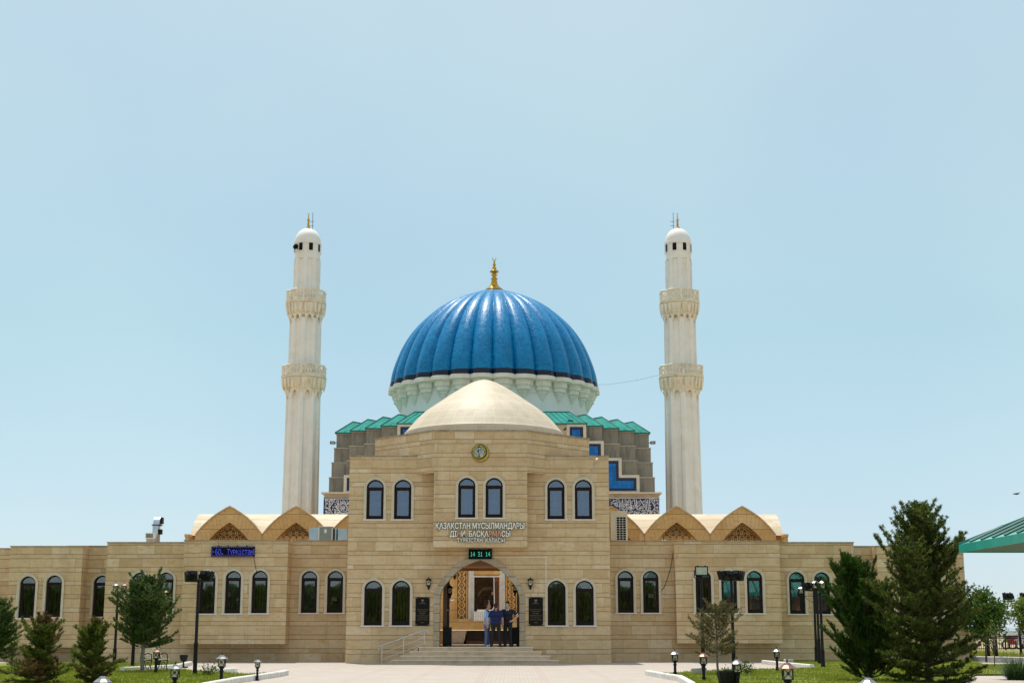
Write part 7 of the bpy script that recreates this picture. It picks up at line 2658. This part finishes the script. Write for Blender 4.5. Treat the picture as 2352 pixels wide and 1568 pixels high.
def person(label, loc, rotz, H, pose, cols, hair='short', belly=0.0):
    """standing figure facing -Y at rotz 0; pose gives the joints of arms and legs for a 1.75 m body"""
    root = thing('person', label, 'person', loc, 'people at the portal')
    root.rotation_euler = (0, 0, rotz)
    s = H / 1.75
    root.scale = (s, s, s)
    V = Vector
    skin = plain('skin ' + label[:12], cols['skin'], 0.5, var=0.06)
    hd = V(pose.get('head', (0, -0.02, 1.63)))
    turn = pose.get('turn', 0.0)
    body = MB()
    # neck, head
    body.capsule((0, 0.01, 1.44), 0.060, (hd.x * 0.6, 0.0, 1.53), 0.055)
    k0 = len(body.v)
    body.sphere((0, 0.012, 0.025), 0.098, 14, 10, (0.80, 0.98, 1.08))
    body.sphere((0, -0.02, -0.045), 0.075, 12, 8, (0.82, 0.92, 1.0))
    body.sphere((0, -0.045, -0.085), 0.035, 8, 6, (1.0, 0.8, 0.8))      # chin
    body.capsule((0, -0.082, 0.018), 0.012, (0, -0.105, -0.022), 0.016, 6)   # nose
    body.capsule((-0.045, -0.074, 0.036), 0.012, (0.045, -0.074, 0.036), 0.012, 6)   # brow
    body.capsule((-0.018, -0.082, -0.058), 0.009, (0.018, -0.082, -0.058), 0.009, 6)   # lips
    for e in (-1, 1):
        body.sphere((e * 0.080, 0.012, 0.0), 0.026, 8, 6, (0.4, 0.8, 1.2))           # ears
    MH = Matrix.Translation(hd) @ Matrix.Rotation(turn, 4, 'Z') @ Matrix.Rotation(pose.get('nod', 0.0), 4, 'X')
    body.xform(MH, k0)
    # trunk and legs under the clothes
    body.capsule((-0.09, 0.01, 1.30), 0.07, (0.09, 0.01, 1.30), 0.07)
    body.capsule((-0.05, 0.0, 1.05), 0.055, (0.05, 0.0, 1.05), 0.055)
    body.capsule((-0.08, 0.01, 0.91), 0.065, (0.08, 0.01, 0.91), 0.065)
    body.capsule((0, 0, 0.95), 0.06, (0, 0, 1.32), 0.06)
    body.capsule((-0.15, 0.01, 1.405), 0.042, (0.15, 0.01, 1.405), 0.042)
    hands = []
    for sd, key in ((-1, 'R'), (1, 'L')):
        sh, el, wr, fd = [V(q) for q in pose['arm' + key]]
        body.capsule(sh, 0.048, el, 0.040)
        body.capsule(el, 0.040, wr, 0.027)
        # hand: palm, four curled fingers of unequal length, thumb from the side of the palm
        fd = fd.normalized()
        inn = V(pose.get('palm' + key, (-sd, 0, 0))); inn = (inn - fd * inn.dot(fd)).normalized()
        across = fd.cross(inn).normalized()
        palm = wr + fd * 0.085
        for q in (-0.026, -0.009, 0.009, 0.026):
            body.capsule(wr + fd * 0.01 + across * q * 0.6, 0.016, palm + across * q, 0.013, 6)
        for q, ln in ((-0.030, 0.070), (-0.010, 0.082), (0.010, 0.078), (0.030, 0.060)):
            a = palm + across * q * 1.05
            b = a + (fd * 0.85 + inn * 0.35).normalized() * ln * 0.5
            c = b + (fd * 0.55 + inn * 0.85).normalized() * ln * 0.5
            body.capsule(a, 0.0095, b, 0.009, 6); body.capsule(b, 0.009, c, 0.0075, 6)
        ts = -1 if (across.y > 0) else 1
        a = wr + fd * 0.03 + across * ts * 0.028
        b = a + (fd * 0.6 + across * ts * 0.7 + inn * 0.25).normalized() * 0.045
        c = b + (fd * 0.9 + inn * 0.35).normalized() * 0.035
        body.capsule(a, 0.014, b, 0.011, 6); body.capsule(b, 0.011, c, 0.009, 6)
        hip, kn, an = [V(q) for q in pose['leg' + key]]
        body.capsule(hip, 0.080, kn, 0.052); body.capsule(kn, 0.050, an, 0.036)
    remesh(body, 0.0085, 'body', skin, root, 3)
    # clothes
    sh_ = MB()
    w = 0.012
    sh_.capsule((-0.15, 0.01, 1.405), 0.062, (0.15, 0.01, 1.405), 0.062)
    sh_.capsule((-0.105, -0.005, 1.28), 0.118, (0.105, -0.005, 1.28), 0.118)
    sh_.capsule((-0.085, -0.01 - belly, 1.10), 0.118 + belly * 0.6, (0.085, -0.01 - belly, 1.10), 0.118 + belly * 0.6)
    sh_.capsule((-0.095, 0.0 - belly * 0.6, 0.95), 0.112 + belly * 0.5, (0.095, 0.0 - belly * 0.6, 0.95), 0.112 + belly * 0.5)
    for key in 'RL':
        sh, el, wr, fd = [V(q) for q in pose['arm' + key]]
        sh_.capsule(sh, 0.066, sh.lerp(el, 0.72), 0.060)
    remesh(sh_, 0.013, 'polo_shirt', plain('shirt ' + label[:12], cols['shirt'], 0.85, var=0.12, scale=9), root, 4)
    if cols.get('trim'):
        tr = MB()
        for key in 'RL':
            sh, el, wr, fd = [V(q) for q in pose['arm' + key]]
            a = sh.lerp(el, 0.76); d = (el - sh).normalized()
            tr.tube([a - d * 0.012, a + d * 0.016], 0.067, 14)
        for sd in (-1, 1):
            tr.tube([(sd * 0.062, 0.045, 1.478), (sd * 0.070, -0.025, 1.462), (sd * 0.02, -0.098, 1.40)], 0.010, 6)
        tr.build_local = None
        me = tr.mesh('shirt_trim'); link_mesh('shirt_trim', me, plain('trim ' + label[:12], cols['trim'], 0.8, var=0.05), root, True)
    else:
        cl = MB()
        cl.tube([(0.0, 0.062, 1.485), (0.062, 0.03, 1.478), (0.066, -0.03, 1.462), (0.02, -0.085, 1.42)], 0.016, 6)
        cl.tube([(0.0, 0.062, 1.485), (-0.062, 0.03, 1.478), (-0.066, -0.03, 1.462), (-0.02, -0.085, 1.42)], 0.016, 6)
        link_mesh('collar', cl.mesh('collar'), plain('collar ' + label[:12], cols.get('collar', cols['shirt']), 0.85, var=0.1), root, True)
    tr = MB()
    tr.capsule((-0.085, 0.012, 0.92), 0.108, (0.085, 0.012, 0.92), 0.108)
    for key in 'RL':
        hip, kn, an = [V(q) for q in pose['leg' + key]]
        tr.capsule(hip, 0.100, kn, 0.074); tr.capsule(kn, 0.072, an + V((0, 0.0, -0.01)), 0.066)
    remesh(tr, 0.013, 'trousers', plain('trousers ' + label[:12], cols['trousers'], 0.85, var=0.15, scale=8), root, 4)
    for key in 'RL':
        hip, kn, an = [V(q) for q in pose['leg' + key]]
        ft = pose.get('foot' + key, (0, -1, 0)); ft = V(ft).normalized()
        so = MB()
        so.capsule(V((an.x, an.y, 0.045)) - ft * 0.04, 0.042, V((an.x, an.y, 0.036)) + ft * 0.16, 0.034)
        so.capsule(V((an.x, an.y, 0.06)) - ft * 0.02, 0.045, V((an.x, an.y, 0.05)) + ft * 0.06, 0.042)
        so.v = [(x, y, max(0.0, z)) for x, y, z in so.v]
        remesh(so, 0.010, 'shoe', plain('shoe ' + label[:12], cols['shoes'], 0.4, var=0.1), root, 2)
    hr = MB()
    k0 = len(hr.v)
    if hair == 'short':
        hr.sphere((0, 0.022, 0.048), 0.104, 14, 10, (0.82, 0.98, 0.98))
        hr.sphere((0, 0.045, 0.0), 0.090, 12, 8, (0.84, 0.80, 1.0))
        hr.sphere((0, -0.045, 0.098), 0.045, 10, 6, (1.3, 0.9, 0.6))
    else:
        hr.sphere((0, 0.028, 0.040), 0.100, 14, 10, (0.825, 0.95, 0.92))
        hr.sphere((0, 0.05, -0.005), 0.084, 12, 8, (0.86, 0.76, 0.95))
    hr.xform(MH, k0)
    remesh(hr, 0.012, 'hair', plain('hair ' + label[:12], cols['hair'], 0.6, var=0.3, scale=30), root, 2)
    ey = MB()
    for e in (-1, 1):
        ey.sphere((e * 0.032, -0.083, 0.014), 0.010, 8, 6)
    ey.xform(MH)
    link_mesh('eyes', ey.mesh('eyes'), M['rubber'], root, True)
    return root

SK = (0.46, 0.26, 0.17)
YM_ = 57.62
def foot_at(u): return (P(u, 1485, YM_).x, YM_, DZ)
std_leg = dict(legR=((-0.095, 0.01, 0.90), (-0.10, 0.0, 0.49), (-0.11, 0.02, 0.08)), legL=((0.095, 0.01, 0.90), (0.10, 0.0, 0.49), (0.12, 0.02, 0.08)))
# man in light blue, turned to the right
p1 = dict(std_leg, armR=((-0.20, 0.01, 1.40), (-0.245, 0.03, 1.12), (-0.235, -0.06, 0.88), (0.02, -0.25, -1)), armL=((0.20, 0.01, 1.40), (0.25, 0.03, 1.12), (0.24, -0.08, 0.89), (-0.02, -0.3, -1)),
          head=(0.0, -0.045, 1.625), turn=0.15, footR=(-0.15, -1, 0), footL=(0.3, -1, 0))
person('man in a light blue polo shirt and blue trousers at the portal', foot_at(1119), math.radians(72), 1.69, p1,
       dict(skin=SK, shirt=(0.36, 0.52, 0.80), collar=(0.02, 0.03, 0.08), trousers=(0.10, 0.13, 0.25), shoes=(0.5, 0.5, 0.52), hair=(0.02, 0.017, 0.015)), 'cropped', 0.035)
# man in royal blue with his back to the camera
p2 = dict(legR=((-0.095, 0.01, 0.90), (-0.13, 0.0, 0.49), (-0.17, 0.02, 0.08)), legL=((0.095, 0.01, 0.90), (0.14, 0.0, 0.49), (0.19, 0.02, 0.08)),
          armR=((-0.20, 0.01, 1.40), (-0.27, 0.02, 1.13), (-0.28, -0.05, 0.88), (0.02, -0.2, -1)), armL=((0.20, 0.01, 1.40), (0.285, 0.03, 1.13), (0.33, -0.03, 0.89), (0.0, -0.2, -1)), head=(0, -0.03, 1.625), turn=-0.2,
          footR=(-0.25, -1, 0), footL=(0.3, -1, 0))
lo = foot_at(1139.5)
person('man in royal blue polo shirt at the portal, his back to the camera', (lo[0], lo[1] - 0.22, lo[2]), math.radians(172), 1.70, p2,
       dict(skin=SK, shirt=(0.008, 0.012, 0.085), trousers=(0.012, 0.012, 0.014), shoes=(0.01, 0.01, 0.01), hair=(0.012, 0.010, 0.009)), 'short', 0.01)
# man in navy, hand on hip
p3 = dict(std_leg, armR=((-0.20, 0.01, 1.40), (-0.25, 0.05, 1.13), (-0.22, -0.05, 0.90), (0.05, -0.2, -1)), armL=((0.20, 0.01, 1.40), (0.40, 0.09, 1.20), (0.20, -0.06, 1.02), (-0.7, -0.3, -0.7)), palmL=(-0.6, 0.5, 0.3),
          head=(-0.01, -0.03, 1.635), turn=-0.25, footR=(-0.3, -1, 0), footL=(0.35, -1, 0))
person('man in navy polo shirt with white trim at the portal, hand on hip', foot_at(1166), math.radians(-14), 1.755, p3,
       dict(skin=(0.52, 0.33, 0.23), shirt=(0.007, 0.008, 0.020), trim=(0.75, 0.75, 0.78), trousers=(0.008, 0.008, 0.010), shoes=(0.01, 0.01, 0.01), hair=(0.012, 0.010, 0.009)), 'short')
# figure in the mosque doorway
pp_ = P(1130.5, 1422, YP + 0.35)
person('dark-clothed person standing in the mosque doorway behind the white cord', (pp_.x, YP + 0.35, 1.905), math.radians(35), 1.66, p1,
       dict(skin=SK, shirt=(0.015, 0.014, 0.016), trousers=(0.012, 0.012, 0.014), shoes=(0.01, 0.01, 0.01), hair=(0.012, 0.010, 0.009)), 'short')

# things behind the camera that the window panes mirror: a brick house, an added belt of trees
M['brick_wall'] = stone('orange brick', [(0.34, 0.13, 0.06), (0.40, 0.16, 0.075), (0.44, 0.19, 0.09), (0.46, 0.21, 0.10)], P_=0.15, tall=0.149, slab=0.3, joint=(0.4, 0.34, 0.28), stain=0.2)
hs = thing('brick_house', 'orange brick house with teal roof, seen only mirrored in the right wing windows', 'house', (30, -42, 0))
mb = MB(); mb.box(17, 46, -50, -40, 0, 7.0); mb.build('wall', M['brick_wall'], hs)
mb = MB(); mb.add([(16, -39, 6.9), (47, -39, 6.9), (47, -45, 8.4), (16, -45, 8.4), (47, -51, 6.9), (16, -51, 6.9)], [(1, 0, 3, 2), (2, 3, 5, 4), (0, 1, 4, 5), (0, 5, 3), (1, 2, 4)]); mb.build('roof', M['teal'], hs)
mb = MB()
for i in range(7):
    mb.box(18.5 + i * 4, 19.7 + i * 4, -39.99, -39.93, 2.6, 4.6)
mb.build('window', M['interior'], hs)
nb = 45000
bx_ = rng.uniform(-64, 16, nb); hh = 5.8 + 0.3 * np.sin(bx_ * 0.55) + 0.25 * np.sin(bx_ * 1.3)
cen = np.stack([bx_, rng.uniform(-44, -40, nb), rng.uniform(0.02, 1, nb) ** 0.8 * hh], 1)
a_, b_ = rand_unit(nb) * 0.35, rand_unit(nb) * 0.25
set_tag(np_quads('added_tree_line', np.stack([cen - a_, cen - b_, cen + a_, cen + b_], 1), M['leaf']), kind='stuff')  # unseen trees, added to keep reflections in the lower panes dark
